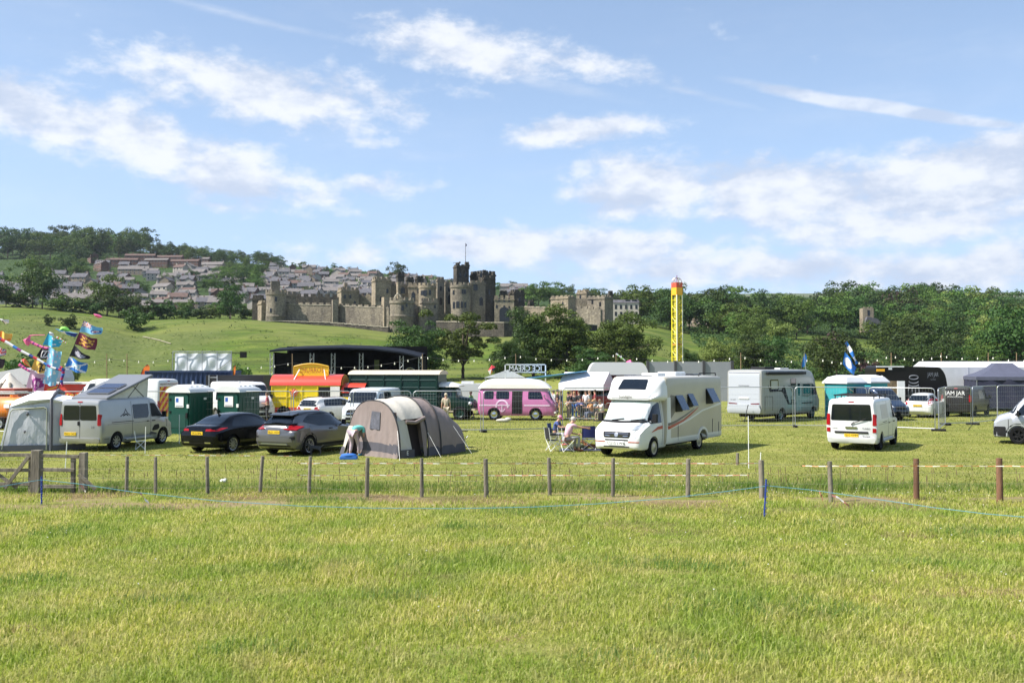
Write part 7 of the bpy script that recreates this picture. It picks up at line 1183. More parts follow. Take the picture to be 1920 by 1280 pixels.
b = MB(); [b.cyl((i * w_ * .5, -w_ * .56, 0), (i * w_ * .5, -w_ * .56, top), .09, n=5) for i in (-1, 1)]; b.tf(q); b.build('white_rail', PWH, o)
b = MB(); b.bb(-w_ * .3, w_ * .3, -w_ * .52, -w_ * .5, 0, top); b.tf(q); b.build('white_rail', PWH, o) if 0 else None
b = MB(); b.bb(-w_ * .56, w_ * .56, -w_ * .56, w_ * .56, top, top + 1.3); b.tf(q); b.build('yellow_head', mat('head_orange', (.75, .38, .02), .5), o); b = MB(); b.bb(-w_ * .56, w_ * .56, -w_ * .56, w_ * .56, top + 1.3, top + 2.2); b.tf(q); b.build('red_head', RT, o); b = MB(); b.bb(-w_ * .54, w_ * .54, -w_ * .54, w_ * .54, zz_(647), zz_(644)); b.tf(q); b.build('joint_band', mat('joint_brown', (.35, .16, .03), .6), o)
b = MB(); r = zz_(520) - zz_(529); zc = zz_(529); 
for k in range(3): a0 = k * 1.05; b.tube([(r * math.cos(t) * math.cos(a0), r * math.cos(t) * math.sin(a0), zc + r * math.sin(t)) for t in np.linspace(0, 2 * math.pi, 19)], .07, 5)
b.build('ring_emblem', STEEL, o); b = MB(); b.cyl((0, 0, top + 2), (0, 0, zz_(516)), .07); b.build('spire', mat('spire_purple', (.25, .1, .3), .5), o)
# ---------------------------------------------------------------- fences, stakes, ropes, tapes
WOOD = mat('weathered_wood', (.18, .155, .115), .9, var=.45, vscale=7, bump=.6, bscale=30, stretch=(1, 1, .15)); WOODB = mat('brown_post_wood', (.15, .075, .04), .9, var=.35, vscale=7, bump=.5, stretch=(1, 1, .15)); WIRE = mat('fence_wire', (.18, .175, .16), .6, metal=.3)
def tape_mat(name, c1, c2, sc_):
    m = bpy.data.materials.new(name); m.use_nodes = True; nt = m.node_tree; N = nt.nodes; L = nt.links; b = N['Principled BSDF']; b.inputs['Roughness'].default_value = .5; tc = N.new('ShaderNodeTexCoord'); w_ = N.new('ShaderNodeTexWave'); w_.inputs['Scale'].default_value = sc_; w_.inputs['Distortion'].default_value = .5; L.new(tc.outputs['Object'], w_.inputs['Vector']); r = N.new('ShaderNodeValToRGB'); r.color_ramp.interpolation = 'CONSTANT'; r.color_ramp.elements[0].color = (*c1, 1); r.color_ramp.elements[1].position = .5; r.color_ramp.elements[1].color = (*c2, 1); L.new(w_.outputs['Fac'], r.inputs[0]); L.new(r.outputs[0], b.inputs['Base Color']); return m
TAPE = tape_mat('barrier_tape', (.50, .20, .15), (.62, .58, .52), .9); TAPEO = tape_mat('barrier_tape_orange', (.60, .24, .10), (.64, .58, .46), 1.1)
def post_at(px, ytop, h): s = (ytop - YH) / (HC - h); Y = F / s; return Vector(((px - 960) / F * Y, Y, 0))
fence = empty('wire_fence', post_at(913, 860, .95), 0, 'long post and wire field fence crossing the whole meadow', 'fence'); FO = fence.location.copy(); tops = []
rf = random.Random(8)
for px, yt, h, wd, m_ in ((241, 855, .95, .085, WOOD), (296, 856, .95, .08, WOOD), (394, 855, .95, .09, WOOD), (487, 854, .95, .085, WOOD), (580, 855, .95, .085, WOOD), (689, 857, .98, .10, WOOD), (793, 858, .95, .09, WOOD), (914, 859, .95, .11, WOOD), (1033, 857, .95, .09, WOOD), (1149, 858, .95, .09, WOOD), (1289, 859, .95, .11, WOOD), (1428, 862, .95, .13, WOOD), (1558, 864, .95, .11, WOOD), (1716, 859, 1.0, .13, WOODB), (1872, 858, 1.05, .14, WOODB), (2030, 857, 1.05, .14, WOODB), (2190, 856, 1.05, .13, WOOD), (2345, 856, 1.05, .13, WOOD)):
    p = post_at(px, yt, h); q = p - FO; lx, ly = rf.uniform(-.09, .07), rf.uniform(-.05, .05); b = MB(); b.cyl((q.x + lx * .3, q.y, -.2), (q.x + lx + .03, q.y + ly, h), wd * .55, wd * .5, n=9); b.build('post', m_, fence, 40); tops.append((q.x + lx, q.y + ly, h))
tops = [(-16.5 - FO.x, tops[0][1] + .2, .95)] + tops
for fr, sag in ((.92, .02), (.68, .03), (.44, .02), (.20, .02)):
    pts = []
    for a, c in zip(tops, tops[1:]): pts += [tuple(Vector((a[0], a[1] - .06, a[2] * fr)).lerp(Vector((c[0], c[1] - .06, c[2] * fr)), t) - Vector((0, 0, sag * math.sin(math.pi * t)))) for t in (0, .25, .5, .75)]
    pts.append((tops[-1][0], tops[-1][1], tops[-1][2] * fr)); b = MB(); b.tube(pts, .0018, 4); b.build('wire', WIRE, fence)
def ribbon(pts, wd, m, name, lab, cat='tape', seed=1):
    rr = random.Random(seed); b = MB(); o0 = Vector(pts[0]); P = [Vector(p) - o0 for p in pts]; G = []
    for i, p in enumerate(P): a = rr.uniform(-.9, .9); d = Vector((0, math.sin(a), math.cos(a))) * wd / 2; G.append([tuple(p - d), tuple(p + d)])
    b.grid(G); o = b.build(name, m, None, 60, loc=o0); tag(o, lab, cat); return o
def along(x0, x1, ypx, n, dz=.0, sag=.0):
    out = []
    for i in range(n + 1):
        px = x0 + (x1 - x0) * i / n; y = 24.35 - .0014 * (px - 960) - (max(0, px - 1500) * .004); z = HC - (ypx - YH) * y / F; out.append(((px - 960) / F * y, y - .1, z + rf.uniform(-.008, .008)))
    return out
ribbon(along(560, 1424, 867, 60), .022, TAPE, 'barrier_tape', 'red and white tape strung along the fence posts, upper line'); ribbon(along(560, 1400, 889, 60), .018, TAPE, 'barrier_tape', 'faded red and white tape low on the fence, left of centre', seed=3); ribbon(along(1500, 1990, 872, 40), .022, TAPEO, 'barrier_tape', 'orange and white tape along the right part of the fence', seed=5); ribbon([tuple(gp(px, 852 + (px - 150) * .006, .5)) for px in range(140, 560, 12)], .016, TAPE, 'barrier_tape', 'thin faded tape in front of the black saloon car', seed=9)
BLUE = mat('stake_blue', (.015, .04, .24), .5); ROPE = mat('rope_blue', (.10, .28, .34), .8); 
def rod(base, top, r, m, name, lab, cat='stake', knobs=0):
    o = empty(name, base, 0, lab, cat); t = Vector(top) - Vector(base); b = MB(); b.cyl((0, 0, -.1), t, r, n=7); b.build('shaft', m, o, 40)
    for k in range(knobs): p = t * (.12 + .86 * k / knobs); b = MB(); b.tube([(p.x, p.y - r, p.z), (p.x + .035, p.y - r - .01, p.z + .01), (p.x + .035, p.y - r - .01, p.z + .035)], .006, 4); b.build('hook', m, o)
    return o
g1 = gp(78, 946); rod(g1, g1 + Vector((-.01, 0, .66)), .019, BLUE, 'plastic_stake', 'blue plastic stake near the gate, left end of the blue rope', knobs=6); g2 = gp(1432, 973); rod(g2, g2 + Vector((.06, 0, .84)), .019, BLUE, 'plastic_stake', 'blue plastic stake leaning right of centre, holding the blue rope', knobs=6)
def rope(pts, lab, m=ROPE, r=.0065): o0 = Vector(pts[0]); b = MB(); b.tube([Vector(p) - o0 for p in pts], r, 5); tag(b.build('rope', m, None, 60, loc=o0), lab, 'rope')
def wpt(px, py, Y): return tuple(at(px, py, Y))
rope([wpt(-60, 920, 21), wpt(0, 912, 21.5), wpt(40, 905, 22), wpt(78, 899, 22.1)], 'pale blue rope end running off the left edge from the blue stake'); rope([wpt(px, py, Y) for px, py, Y in ((78, 899, 22.1), (150, 907, 22.0), (250, 922, 21.8), (400, 938, 21.4), (560, 948, 21.1), (700, 952, 21.0), (850, 953, 20.9), (1000, 950, 20.7), (1120, 944, 20.5), (1250, 934, 20.3), (1360, 921, 20.2), (1435, 911, 20.1))], 'long sagging blue rope strung between the two blue stakes'); rope([wpt(px, py, Y) for px, py, Y in ((1437, 910, 20.1), (1520, 918, 20.0), (1620, 932, 19.4), (1750, 951, 18.6), (1850, 963, 18.1), (1960, 972, 17.6))], 'blue rope running from the right stake to the right edge')
def scrap(px, py, Y, dirx, lab, n=7, seed=1):
    rr = random.Random(seed); p = Vector(wpt(px, py, Y)); pts = [p]
    for i in range(n): p = p + Vector((dirx * .05 + rr.uniform(-.02, .02), rr.uniform(-.02, .02), -.035 + rr.uniform(-.02, .02))); pts.append(p)
    ribbon(pts, .05, TAPE, 'tape_scrap', lab, 'tape', seed)
scrap(150, 906, 22, .6, 'scrap of striped tape hanging on the rope near the left stake', 5); scrap(262, 923, 21.8, .5, 'larger scrap of red striped tape hanging from the rope at the left', 7, 2); scrap(1536, 920, 20, .4, 'small striped tape scrap on the rope right of the right stake', 5, 4); scrap(1560, 928, 20.6, 1.0, 'crumpled striped tape lying in the grass under the right rope', 8, 5)
b = MB(); p = gp(418, 905); b.ell((0, 0, .06), (.09, .07, .05), 7, 5); b.ell((.06, .02, .09), (.05, .05, .04), 6, 4); tag(b.build('litter', PWH, loc=p), 'small white scrap of litter in the grass by the fence', 'litter')
for px, yb, yt, lab in ((1404, 879, 780, 'tall white stake standing right of the white motorhome'), (1424, 900, 848, 'thin white stake beside the thick fence post'), (272, 850, 800, 'white stake in front of the silver camper front wheel'), (336, 832, 777, 'white stake leaning in front of the left green toilet'), (122, 880, 828, 'thin white stake in front of the grey awning')):
    g = gp(px, yb); s = (yb - YH) / HC; rod(g, g + Vector((rf.uniform(-.03, .06), 0, (yb - yt) / s)), .013, PWH, 'white_stake', lab)
p = gp(1382, 872); b = MB(); b.cyl((0, 0, -.1), (.02, 0, .4), .05, n=8); tag(b.build('short_post', WOOD, loc=p), 'short grey wooden post in the grass right of the motorhome', 'post')
# field gate at the left
gt = empty('field_gate', post_at(72, 847, 1.05), 0, 'weathered wooden field gate with crossed braces at the left', 'gate'); GO = gt.location; gx = lambda px: (px - 72) / F * GO.y
def rail(x0, z0, x1, z1, y=0, w_=.09, t=.035, name='rail'): b = MB(); d = Vector((gx(x1) - gx(x0), 0, z1 - z0)); a = math.atan2(d.z, d.x); b.box(((gx(x0) + gx(x1)) / 2, y, (z0 + z1) / 2), (d.length, t, w_), M=Matrix.Rotation(-a, 3, 'Y')); b.build(name, WOOD, gt, bevel=.008)
for z in (.98, .60, .25): rail(-30, z, 60, z)
rail(-30, .75, 34, .15, .04, name='brace'); rail(14, .15, 58, .95, -.04, name='brace'); rail(60, .98, 150, .94); rail(60, .62, 142, .60); rail(60, .20, 142, .18); rail(152, .50, 184, .12, -.05, name='brace')
for px, w_, h in ((60, .12, 1.0), (70, .22, 1.10), (138, .10, .98), (157, .17, 1.04)): b = MB(); b.box((gx(px), .06, h / 2 - .1), (w_, w_, h + .2)); b.build('gate_post', WOOD, gt, bevel=.012)
# temporary mesh fence panels
def heras(a, c, lab, h=2.0):
    a = Vector(a); c = Vector(c); o = empty('mesh_fence_panel', a, math.atan2(c.y - a.y, c.x - a.x), lab, 'fence panel', 'temporary mesh fence panels'); L = (c - a).length - .12; z0 = .12; r = .15
    b = MB(); b.tube([(0, 0, 0), (0, 0, h - r), (r * .3, 0, h - r * .3), (r, 0, h), (L - r, 0, h), (L - r * .3, 0, h - r * .3), (L, 0, h - r), (L, 0, 0)], .024, 7); b.cyl((0, 0, z0), (L, 0, z0), .022); b.build('frame', STEEL, o, 60); b = MB()
    for i in range(1, int(L / .14)): b.cyl((i * .14, 0, z0), (i * .14, 0, h), .0025, n=3, cap=False)
    for z in (.45, .8, 1.15, 1.5, 1.75): b.cyl((0, 0, z), (L, 0, z), .004, n=3, cap=False)
    b.build('mesh', STEEL, o); b = MB(); b.box((0, 0, .06), (.22, .68, .12)); b.build('foot_block', BLACKP, o, bevel=.02)
hp = [(-75, 813), (61, 813), (196, 812), (325, 811), (440, 811), (550, 811), (662, 810), (775, 810), (906, 810), (1055, 807), (1200, 804), (1345, 802), (1491, 801), (1630, 803), (1758, 808)]
hl = ['far left edge panel behind the grey awning', 'panel in front of the red catering trailer', 'panel behind the silver camper van roof', 'panel behind the left green toilet', 'panel between the green toilets and the churros trailer', 'panel across the churros trailer', 'panel above the tent and in front of the light van', 'panel in front of the green horse lorry', 'panel in front of the pink camper', 'panel between the seated pair and the crowd', 'panel hidden behind the white motorhome', 'panel across the pale rear of the grey motorhome', 'panel between the grey motorhome and the white van', 'panel in front of the white hatchback']
for i, (a, c) in enumerate(zip(hp, hp[1:])): heras(gp(*a), gp(*c), 'galvanised mesh fence ' + hl[i], 2.02 + (.12 if i > 8 else 0))
hp = [(1760, 808), (1773, 797), (1824, 796), (1871, 790), (1935, 789)]
for (a, c), l in zip(zip(hp, hp[1:]), ('turned end-on right of the hatchback', 'in front of the dark lettered van', 'in front of the left half of the navy gazebo', 'at the right edge above the silver grey van')): heras(gp(*a), gp(*c), 'galvanised mesh fence panel ' + l, 2.12)
def barrier(a, c, lab):
    a = Vector(a); c = Vector(c); o = empty('crowd_barrier', a, math.atan2(c.y - a.y, c.x - a.x), lab, 'crowd barrier', 'crowd barriers'); L = (c - a).length; b = MB(); b.tube([(.1, 0, .15), (0, 0, .25), (0, 0, 1.0), (.12, 0, 1.1), (L - .12, 0, 1.1), (L, 0, 1.0), (L, 0, .25), (L - .1, 0, .15), (.1, 0, .15)], .02, 6); b.build('frame', STEEL, o, 60); b = MB(); [b.cyl((x, 0, .15), (x, 0, 1.1), .007, n=4) for x in np.arange(.13, L - .05, .13)]; b.build('bars', STEEL, o)
    for x in (.3, L - .3): b = MB(); b.box((x, 0, .02), (.05, .6, .04)); b.cyl((x, 0, 0), (x, 0, .15), .02); b.build('foot', STEEL, o)
barrier(gp(1059, 789), gp(1133, 789), 'steel crowd barrier in front of the people, left one'); barrier(gp(1136, 790), gp(1190, 793), 'steel crowd barrier next to the motorhome nose, right one')

# ---------------------------------------------------------------- people
def skin(name, V, E, rad, m, parent, root=0, sub=1):
    me = bpy.data.meshes.new(name); me.from_pydata(V, E, []); o = bpy.data.objects.new(name, me); COL.objects.link(o)
    md = o.modifiers.new('s', 'SKIN'); md.use_smooth_shade = True
    for i, r in enumerate(rad): me.skin_vertices[0].data[i].radius = (r, r) if isinstance(r, float) else r
    me.skin_vertices[0].data[root].use_root = True; sb = o.modifiers.new('u', 'SUBSURF'); sb.levels = sub; sb.render_levels = sub
    dg = bpy.context.evaluated_depsgraph_get(); m2 = bpy.data.meshes.new_from_object(o.evaluated_get(dg)); o.modifiers.clear(); o.data = m2; m2.materials.clear(); m2.materials.append(m); m2.polygons.foreach_set('use_smooth', [True] * len(m2.polygons)); o.parent = parent; return o
SK = mat('skin', (.50, .28, .19), .6); SK2 = mat('skin_tan', (.36, .19, .12), .6)
def cm(c): return mat('cloth_%d_%d_%d' % tuple(int(x * 99) for x in c), c, .85, var=.15, vscale=9)
POSE = dict(stand=dict(pel=(0, 0, .95), ch=(.0, 0, 1.33), nk=(.01, 0, 1.50), hd=(.03, 0, 1.64), sh=.17, el=(-.02, .24, 1.12), wr=(.06, .25, .88), el2=None, wr2=None, kn=(.02, .1, .5), an=(0, .11, .08)),
            talk=dict(pel=(0, 0, .95), ch=(.0, 0, 1.33), nk=(.01, 0, 1.50), hd=(.04, 0, 1.64), sh=.17, el=(.0, .25, 1.12), wr=(.22, .16, 1.12), el2=None, wr2=None, kn=(.02, .11, .5), an=(0, .13, .08)),
            walk=dict(pel=(0, 0, .94), ch=(.02, 0, 1.32), nk=(.03, 0, 1.49), hd=(.06, 0, 1.63), sh=.17, el=(-.08, .24, 1.12), wr=(.08, .25, .92), el2=(.05, -.24, 1.12), wr2=(.2, -.22, .95), kn=(.14, .1, .52), an=(.2, .1, .1), kn2=(-.04, -.1, .5), an2=(-.2, -.1, .12)),
            sit=dict(pel=(0, 0, .50), ch=(.08, 0, .86), nk=(.14, 0, 1.03), hd=(.22, 0, 1.16), sh=.17, el=(.28, .20, .78), wr=(.52, .14, .80), el2=None, wr2=None, kn=(.44, .13, .50), an=(.42, .13, .08)),
            reach=dict(pel=(0, 0, .50), ch=(.12, 0, .86), nk=(.19, 0, 1.02), hd=(.27, 0, 1.14), sh=.18, el=(.26, .20, .66), wr=(.48, .12, .62), el2=(.42, -.17, .90), wr2=(.74, -.16, .86), kn=(.42, .15, .52), an=(.38, .16, .08), kn2=(.46, -.12, .54), an2=(.44, -.12, .08)),
            bend=dict(pel=(-.08, 0, .88), ch=(.20, 0, 1.02), nk=(.36, 0, .98), hd=(.50, 0, .93), sh=.17, el=(.30, .2, .72), wr=(.50, .16, .55), el2=None, wr2=None, kn=(.03, .12, .48), an=(-.05, .14, .08), kn2=(.10, -.1, .46), an2=(.16, -.12, .08)))
def person(px, py, face, pose, top, bot, hair, label, h=1.75, group=None, sk=SK, shoes=(.03, .03, .03), hands=False, long_hair=False, hat=None, base=None, shorts=False, Z0=0):
    p = dict(POSE[pose]); g = base or gp(px, py); o = empty('person', (g.x, g.y, Z0), R(face), label, 'person', group); k = h / 1.75; o.scale = (k, k, k); mir = lambda q: (q[0], -q[1], q[2])
    el2 = p.get('el2') or mir(p['el']); wr2 = p.get('wr2') or mir(p['wr']); kn2 = p.get('kn2') or mir(p['kn']); an2 = p.get('an2') or mir(p['an']); pel, ch, nk, hd = (Vector(p[x]) for x in ('pel', 'ch', 'nk', 'hd')); up = (hd - nk).normalized(); fw = Vector((up.z, 0, -up.x)); s1 = nk.lerp(ch, .18)
    V = []; E = []; Rd = []
    def ad(q, r, par=None): V.append(tuple(q)); Rd.append(r); (E.append((par, len(V) - 1)) if par is not None else None); return len(V) - 1
    a = ad(pel, .125); m_ = ad(pel.lerp(ch, .5), .11, a); c = ad(ch, .125, m_); n = ad(nk, .052, c); hl_ = ad(nk + up * .07 + fw * .01, .066, n); hm = ad(hd + up * .01, .090, hl_); ht = ad(hd + up * .085, .072, hm)
    if hands: ad(hd + fw * .105 - up * .005, .016, hm)
    shp = []; hips = []
    for sg, el, wr, kn, an in ((1, p['el'], p['wr'], p['kn'], p['an']), (-1, el2, wr2, kn2, an2)):
        sh = Vector((s1.x, sg * p['sh'], s1.z)); S = ad(sh, .058, c); e = ad(el, .042, S); w_ = ad(wr, .028, e); d = (Vector(wr) - Vector(el)).normalized(); pm_ = ad(Vector(wr) + d * .07, .032 if hands else .034, w_); shp.append((sh, el, wr))
        if hands:
            side = Vector((0, sg, 0)).cross(d).normalized(); lat = d.cross(side)
            for i in range(4): f0 = ad(Vector(wr) + d * .11 + side * (.022 * (i - 1.5)), .009, pm_); ad(Vector(wr) + d * (.165 + (.0, .012, .008, -.01)[i]) + side * (.024 * (i - 1.5)) - lat * .012, .008, f0)
            ad(Vector(wr) + d * .09 - side * .05, .010, pm_)
        else: ad(Vector(wr) + d * .14, .018, pm_)
        hp_ = pel + Vector((0, sg * .09, -.06)); H_ = ad(hp_, .088, a); K = ad(kn, .058, H_); A_ = ad(an, .040, K); ad(Vector(an) + Vector((.13, 0, -.045)), .030, A_); hips.append((hp_, kn, an))
    skin('body', V, E, Rd, sk, o)
    V = []; E = []; Rd = []; a = ad(pel + Vector((0, 0, .02)), .142); m_ = ad(pel.lerp(ch, .5), .128, a); c = ad(ch, .142, m_); ad(nk - (nk - ch) * .12, .07, c)
    for sh, el, wr in shp: S = ad(sh, .072, c); ad(sh.lerp(Vector(el), .75), .056, S)
    skin('shirt', V, E, Rd, cm(top), o)
    V = []; E = []; Rd = []; a = ad(pel - Vector((0, 0, .01)), .138)
    for hp_, kn, an in hips:
        H_ = ad(hp_, .102, a); K = ad(hp_.lerp(Vector(kn), .9 if shorts else 1), .072, H_)
        if not shorts: ad(Vector(kn).lerp(Vector(an), .88), .055, K)
    skin('trousers', V, E, Rd, cm(bot), o)
    for hp_, kn, an in hips: b = MB(); b.ell((an[0] + .06, an[1], an[2] - .035), (.14, .052, .048), 10, 6); b.build('shoe', cm(shoes), o, 60)
    b = MB(); q = (Matrix((fw, (0, 1, 0), up)).transposed()); b.ell(hd + up * .05 - fw * .025, (.100, .096, .095), 12, 8, q)
    if long_hair: b.ell(hd - up * .08 - fw * .07, (.06, .085, .14), 10, 6, q)
    b.build('hair', cm(hair), o, 60)
    if hat: b = MB(); b.ell(hd + up * .075, (.108, .104, .075), 12, 6, q); b.ell(hd + up * .06 + fw * .10, (.09, .08, .015), 10, 5, q); b.build('cap', cm(hat), o, 60)
    return o
GC = 'people standing and sitting behind the crowd barriers'
for px, py, f, ps, tp, bt, hr, lb, h, kw in ((1052, 788, 160, 'stand', (.035, .05, .09), (.42, .28, .14), (.2, .13, .08), 'man in dark t-shirt and tan trousers beside the nose of the pink camper', 1.78, {}), (1066, 786, 200, 'talk', (.02, .02, .025), (.42, .30, .18), (.02, .015, .01), 'person in black top and beige trousers just right of the man in tan trousers', 1.68, {}), (1037, 782, 30, 'talk', (.6, .6, .6), (.03, .05, .12), (.15, .1, .06), 'person in white shirt partly behind the pink camper nose', 1.72, {}),
     (1077, 786, 250, 'talk', (.03, .03, .035), (.05, .16, .42), (.35, .2, .1), 'long-haired woman in black top and blue trousers, third from the left at the barrier', 1.68, dict(long_hair=True)), (1086, 783, 190, 'stand', (.03, .03, .03), (.02, .02, .03), (.04, .03, .02), 'dark-haired person in black, behind the leaning person at the barrier', 1.70, {}), (1092, 787, 120, 'bend', (.03, .045, .16), (.02, .02, .03), (.06, .04, .03), 'person in navy leaning over the table behind the barrier', 1.7, {}),
     (1099, 784, 240, 'talk', (.62, .60, .60), (.03, .03, .04), (.05, .03, .02), 'person in a white top in the middle of the crowd', 1.72, {}), (1106, 782, 150, 'talk', (.38, .28, .22), (.1, .1, .12), (.25, .16, .1), 'person in a tan top right of the one in white', 1.7, dict(long_hair=True)), (1111, 788, 200, 'sit', (.55, .25, .08), (.12, .14, .2), (.3, .18, .1), 'person in an orange top sitting behind the barrier', 1.7, {}), (1120, 788, 180, 'sit', (.25, .30, .33), (.10, .1, .12), (.4, .25, .12), 'person in a grey top sitting behind the barrier', 1.7, dict(hat=(.45, .25, .12))),
     (1130, 789, 215, 'sit', (.55, .53, .50), (.25, .2, .15), (.2, .12, .08), 'person in a pale top sitting nearest the motorhome', 1.75, {}), (1045, 781, 0, 'stand', (.06, .03, .03), (.02, .02, .03), (.05, .03, .02), 'dark-clothed person at the back behind the man in tan trousers', 1.74, {}), (1116, 780, 170, 'stand', (.30, .05, .05), (.03, .03, .04), (.05, .03, .02), 'person in a red top at the back of the crowd', 1.7, {}), (1072, 781, 280, 'stand', (.35, .12, .10), (.03, .03, .05), (.08, .05, .03), 'person in a rust-coloured top at the back of the crowd', 1.66, {})):
    person(px, py, f, ps, tp, bt, hr, lb, h, GC, **kw)
person(884, 784, 200, 'walk', (.20, .45, .10), (.3, .06, .12), (.1, .06, .04), 'person in a light green top between the horse lorry and the pink camper', 1.68); person(836, 794, 100, 'stand', (.50, .42, .30), (.45, .38, .28), (.5, .42, .3), 'person in cream clothes standing behind the right end of the tent', 1.7)
person(501, 790, 190, 'talk', (.30, .06, .08), (.05, .05, .06), (.1, .06, .04), 'person in a dark red top left of the churros trailer', 1.7)
st0 = at(667, 737, gp(0, 733).y + 2); person(667, 735, -90, 'talk', (.30, .30, .34), (.06, .08, .18), (.1, .07, .05), 'person in a grey top working on the dark stage', 1.75, base=st0, Z0=1.3)
person(664, 855, 66, 'bend', (.14, .50, .45), (.42, .33, .37), (.15, .1, .06), 'person in a turquoise top and pale trousers bending into the tent doorway', 1.78, hands=True, shoes=(.03, .18, .30))
person(1062, 846, 18, 'reach', (.60, .38, .46), (.30, .30, .30), (.45, .42, .38), 'grey-haired man in a pink checked shirt sitting and stretching out one arm', 1.80, hands=True, shoes=(.2, .08, .05)); person(1040, 834, 340, 'sit', (.06, .09, .25), (.55, .53, .52), (.4, .35, .3), 'seated person in navy with a pink cap behind the black chair', 1.66, hands=True, hat=(.60, .18, .30), shoes=(.6, .12, .12))
# folding chairs, stool, mat, bags, dogs
def chair(px, py, ang, fab, frm, lab, s=1.0, back=True):
    g = gp(px, py); o = empty('folding_chair', (g.x, g.y, 0), R(ang), lab, 'chair'); o.scale = (s, s, s); b = MB(); b.grid([[(x, y, .44 - .03 * math.sin(math.pi * (y + .25) / .5)) for y in np.linspace(-.25, .25, 6)] for x in (-.2, .25)]); b.build('seat', fab, o, 60)
    if back: b = MB(); b.grid([[(-.22 - .06 * t - .03 * math.sin(math.pi * (y + .26) / .52), y, .48 + .46 * t) for y in np.linspace(-.26, .26, 6)] for t in np.linspace(0, 1, 4)]); b.build('backrest', fab, o, 60)
    for sy in (-.26, .26):
        b = MB(); b.cyl((-.22, sy, 0), (.24, sy, .46), .012); b.cyl((.24, sy, 0), (-.22, sy, .46), .012); b.cyl((-.22, sy, .46), (-.29, sy, .95), .012); b.build('side_frame', frm, o)
        if back: b = MB(); b.bb(-.25, .22, sy - .03, sy + .03, .64, .67); b.build('armrest', BLACKP, o)
    b = MB(); b.cyl((-.22, -.26, .02), (-.2, .26, .44), .01); b.cyl((-.22, .26, .02), (-.2, -.26, .44), .01); b.cyl((.24, -.26, .02), (.24, .26, .44), .01); b.build('cross_brace', frm, o)
BF = mat('chair_black', (.015, .015, .018), .85); NF = mat('chair_navy', (.012, .02, .12), .8)
chair(1037, 845, 20, BF, PWH, 'empty black folding chair with white frame left of the seated man', .95); chair(1104, 843, 85, NF, ALLOY, 'navy blue folding chair seen from behind beside the motorhome', 1.0); chair(862, 838, 30, BF, ALLOY, 'black folding chair at the right end of the tent', 1.0); chair(1062, 846, 15, mat('chair_red', (.28, .03, .03), .8), PWH, 'dark red folding stool under the man in the checked shirt', .95, back=False); chair(263, 842, 20, PWH, PWH, 'small white folding stool beside the silver camper', .75, back=False); chair(1041, 834, 340, mat('chair_blue', (.03, .05, .14), .8), ALLOY, 'dark blue chair under the person with the pink cap', .95)
b = MB(); b.add([(-.9, -.5, .02), (.8, -.5, .02), (.9, .5, .02), (-.8, .5, .02), (-.9, -.5, 0), (.8, -.5, 0), (.9, .5, 0), (-.8, .5, 0)], [(0, 1, 2, 3), (4, 7, 6, 5), (0, 1, 5, 4), (1, 2, 6, 5), (2, 3, 7, 6), (3, 0, 4, 7)]); tag(b.build('ground_mat', mat('mat_blue', (.09, .10, .16), .9), loc=gp(1092, 843)), 'blue grey ground mat under the navy chair', 'mat')
b = MB(); b.ell((0, 0, .12), (.35, .18, .13), 10, 7); b.ell((.3, .05, .09), (.16, .12, .09), 8, 6); tag(b.build('rucksack', mat('bag_green', (.04, .055, .03), .8), None, 60, loc=gp(1080, 843)), 'dark green bag lying by the feet of the seated man', 'bag')
b = MB(); b.ell((0, 0, .10), (.42, .16, .11), 10, 7); b.ell((.3, .0, .16), (.2, .14, .12), 8, 6); tag(b.build('canvas_roll', CRM, None, 60, loc=gp(943, 791)), 'cream bundle of canvas on the grass below the pink camper', 'canvas bundle')
def dog(px, py, ang, c, lab, s=1.0, lie=False):
    g = gp(px, py); o = empty('dog', (g.x, g.y, 0), R(ang), lab, 'dog'); o.scale = (s, s, s); z = .16 if lie else .34; V = [(0, 0, z + .01), (.2, 0, z), (-.16, 0, z), (.30, 0, z + .12), (.38, 0, z + .17), (.47, 0, z + .14), (-.26, 0, z + .04), (-.36, 0, z + .14)]; E = [(0, 1), (0, 2), (1, 3), (3, 4), (4, 5), (2, 6), (6, 7)]; Rd = [.085, .10, .08, .055, .06, .028, .02, .012]
    for x, par, sy in ((.2, 1, .07), (.2, 1, -.07), (-.17, 2, .07), (-.17, 2, -.07)):
        a = len(V); V += [(x - (.03 if x < 0 else 0), sy, z - .14 if not lie else .06), (x + (-.06 if x < 0 else .02), sy, .12 if not lie else .04), (x + (.0 if not lie else .14), sy, .02), (x + .05 + (.12 if lie else 0), sy, .015)]; E += [(par, a), (a, a + 1), (a + 1, a + 2), (a + 2, a + 3)]; Rd += [.04, .022, .02, .02]
    for sy in (.045, -.045): V.append((.36, sy * 1.3, z + .24)); E.append((4, len(V) - 1)); Rd.append(.018)
    skin('body', V, E, Rd, mat('fur_' + '_'.join(str(int(x * 99)) for x in c), c, .9, var=.4, vscale=14), o)
dog(592, 853, 185, (.05, .05, .052), 'small dark grey dog standing by the rear wheel of the silver crossover', .8); dog(1108, 842, 170, (.22, .09, .04), 'brown dog lying behind the navy chair', .9, True)
b = MB(); b.bb(-.3, .3, -.12, .12, .0, .12); b.ell((0, 0, .14), (.3, .14, .08), 10, 6); tag(b.build('bag', mat('bag_blue', (.02, .12, .40), .7), None, 60, loc=gp(654, 861), bevel=.02), 'bright blue bag on the grass at the tent doorway', 'bag')

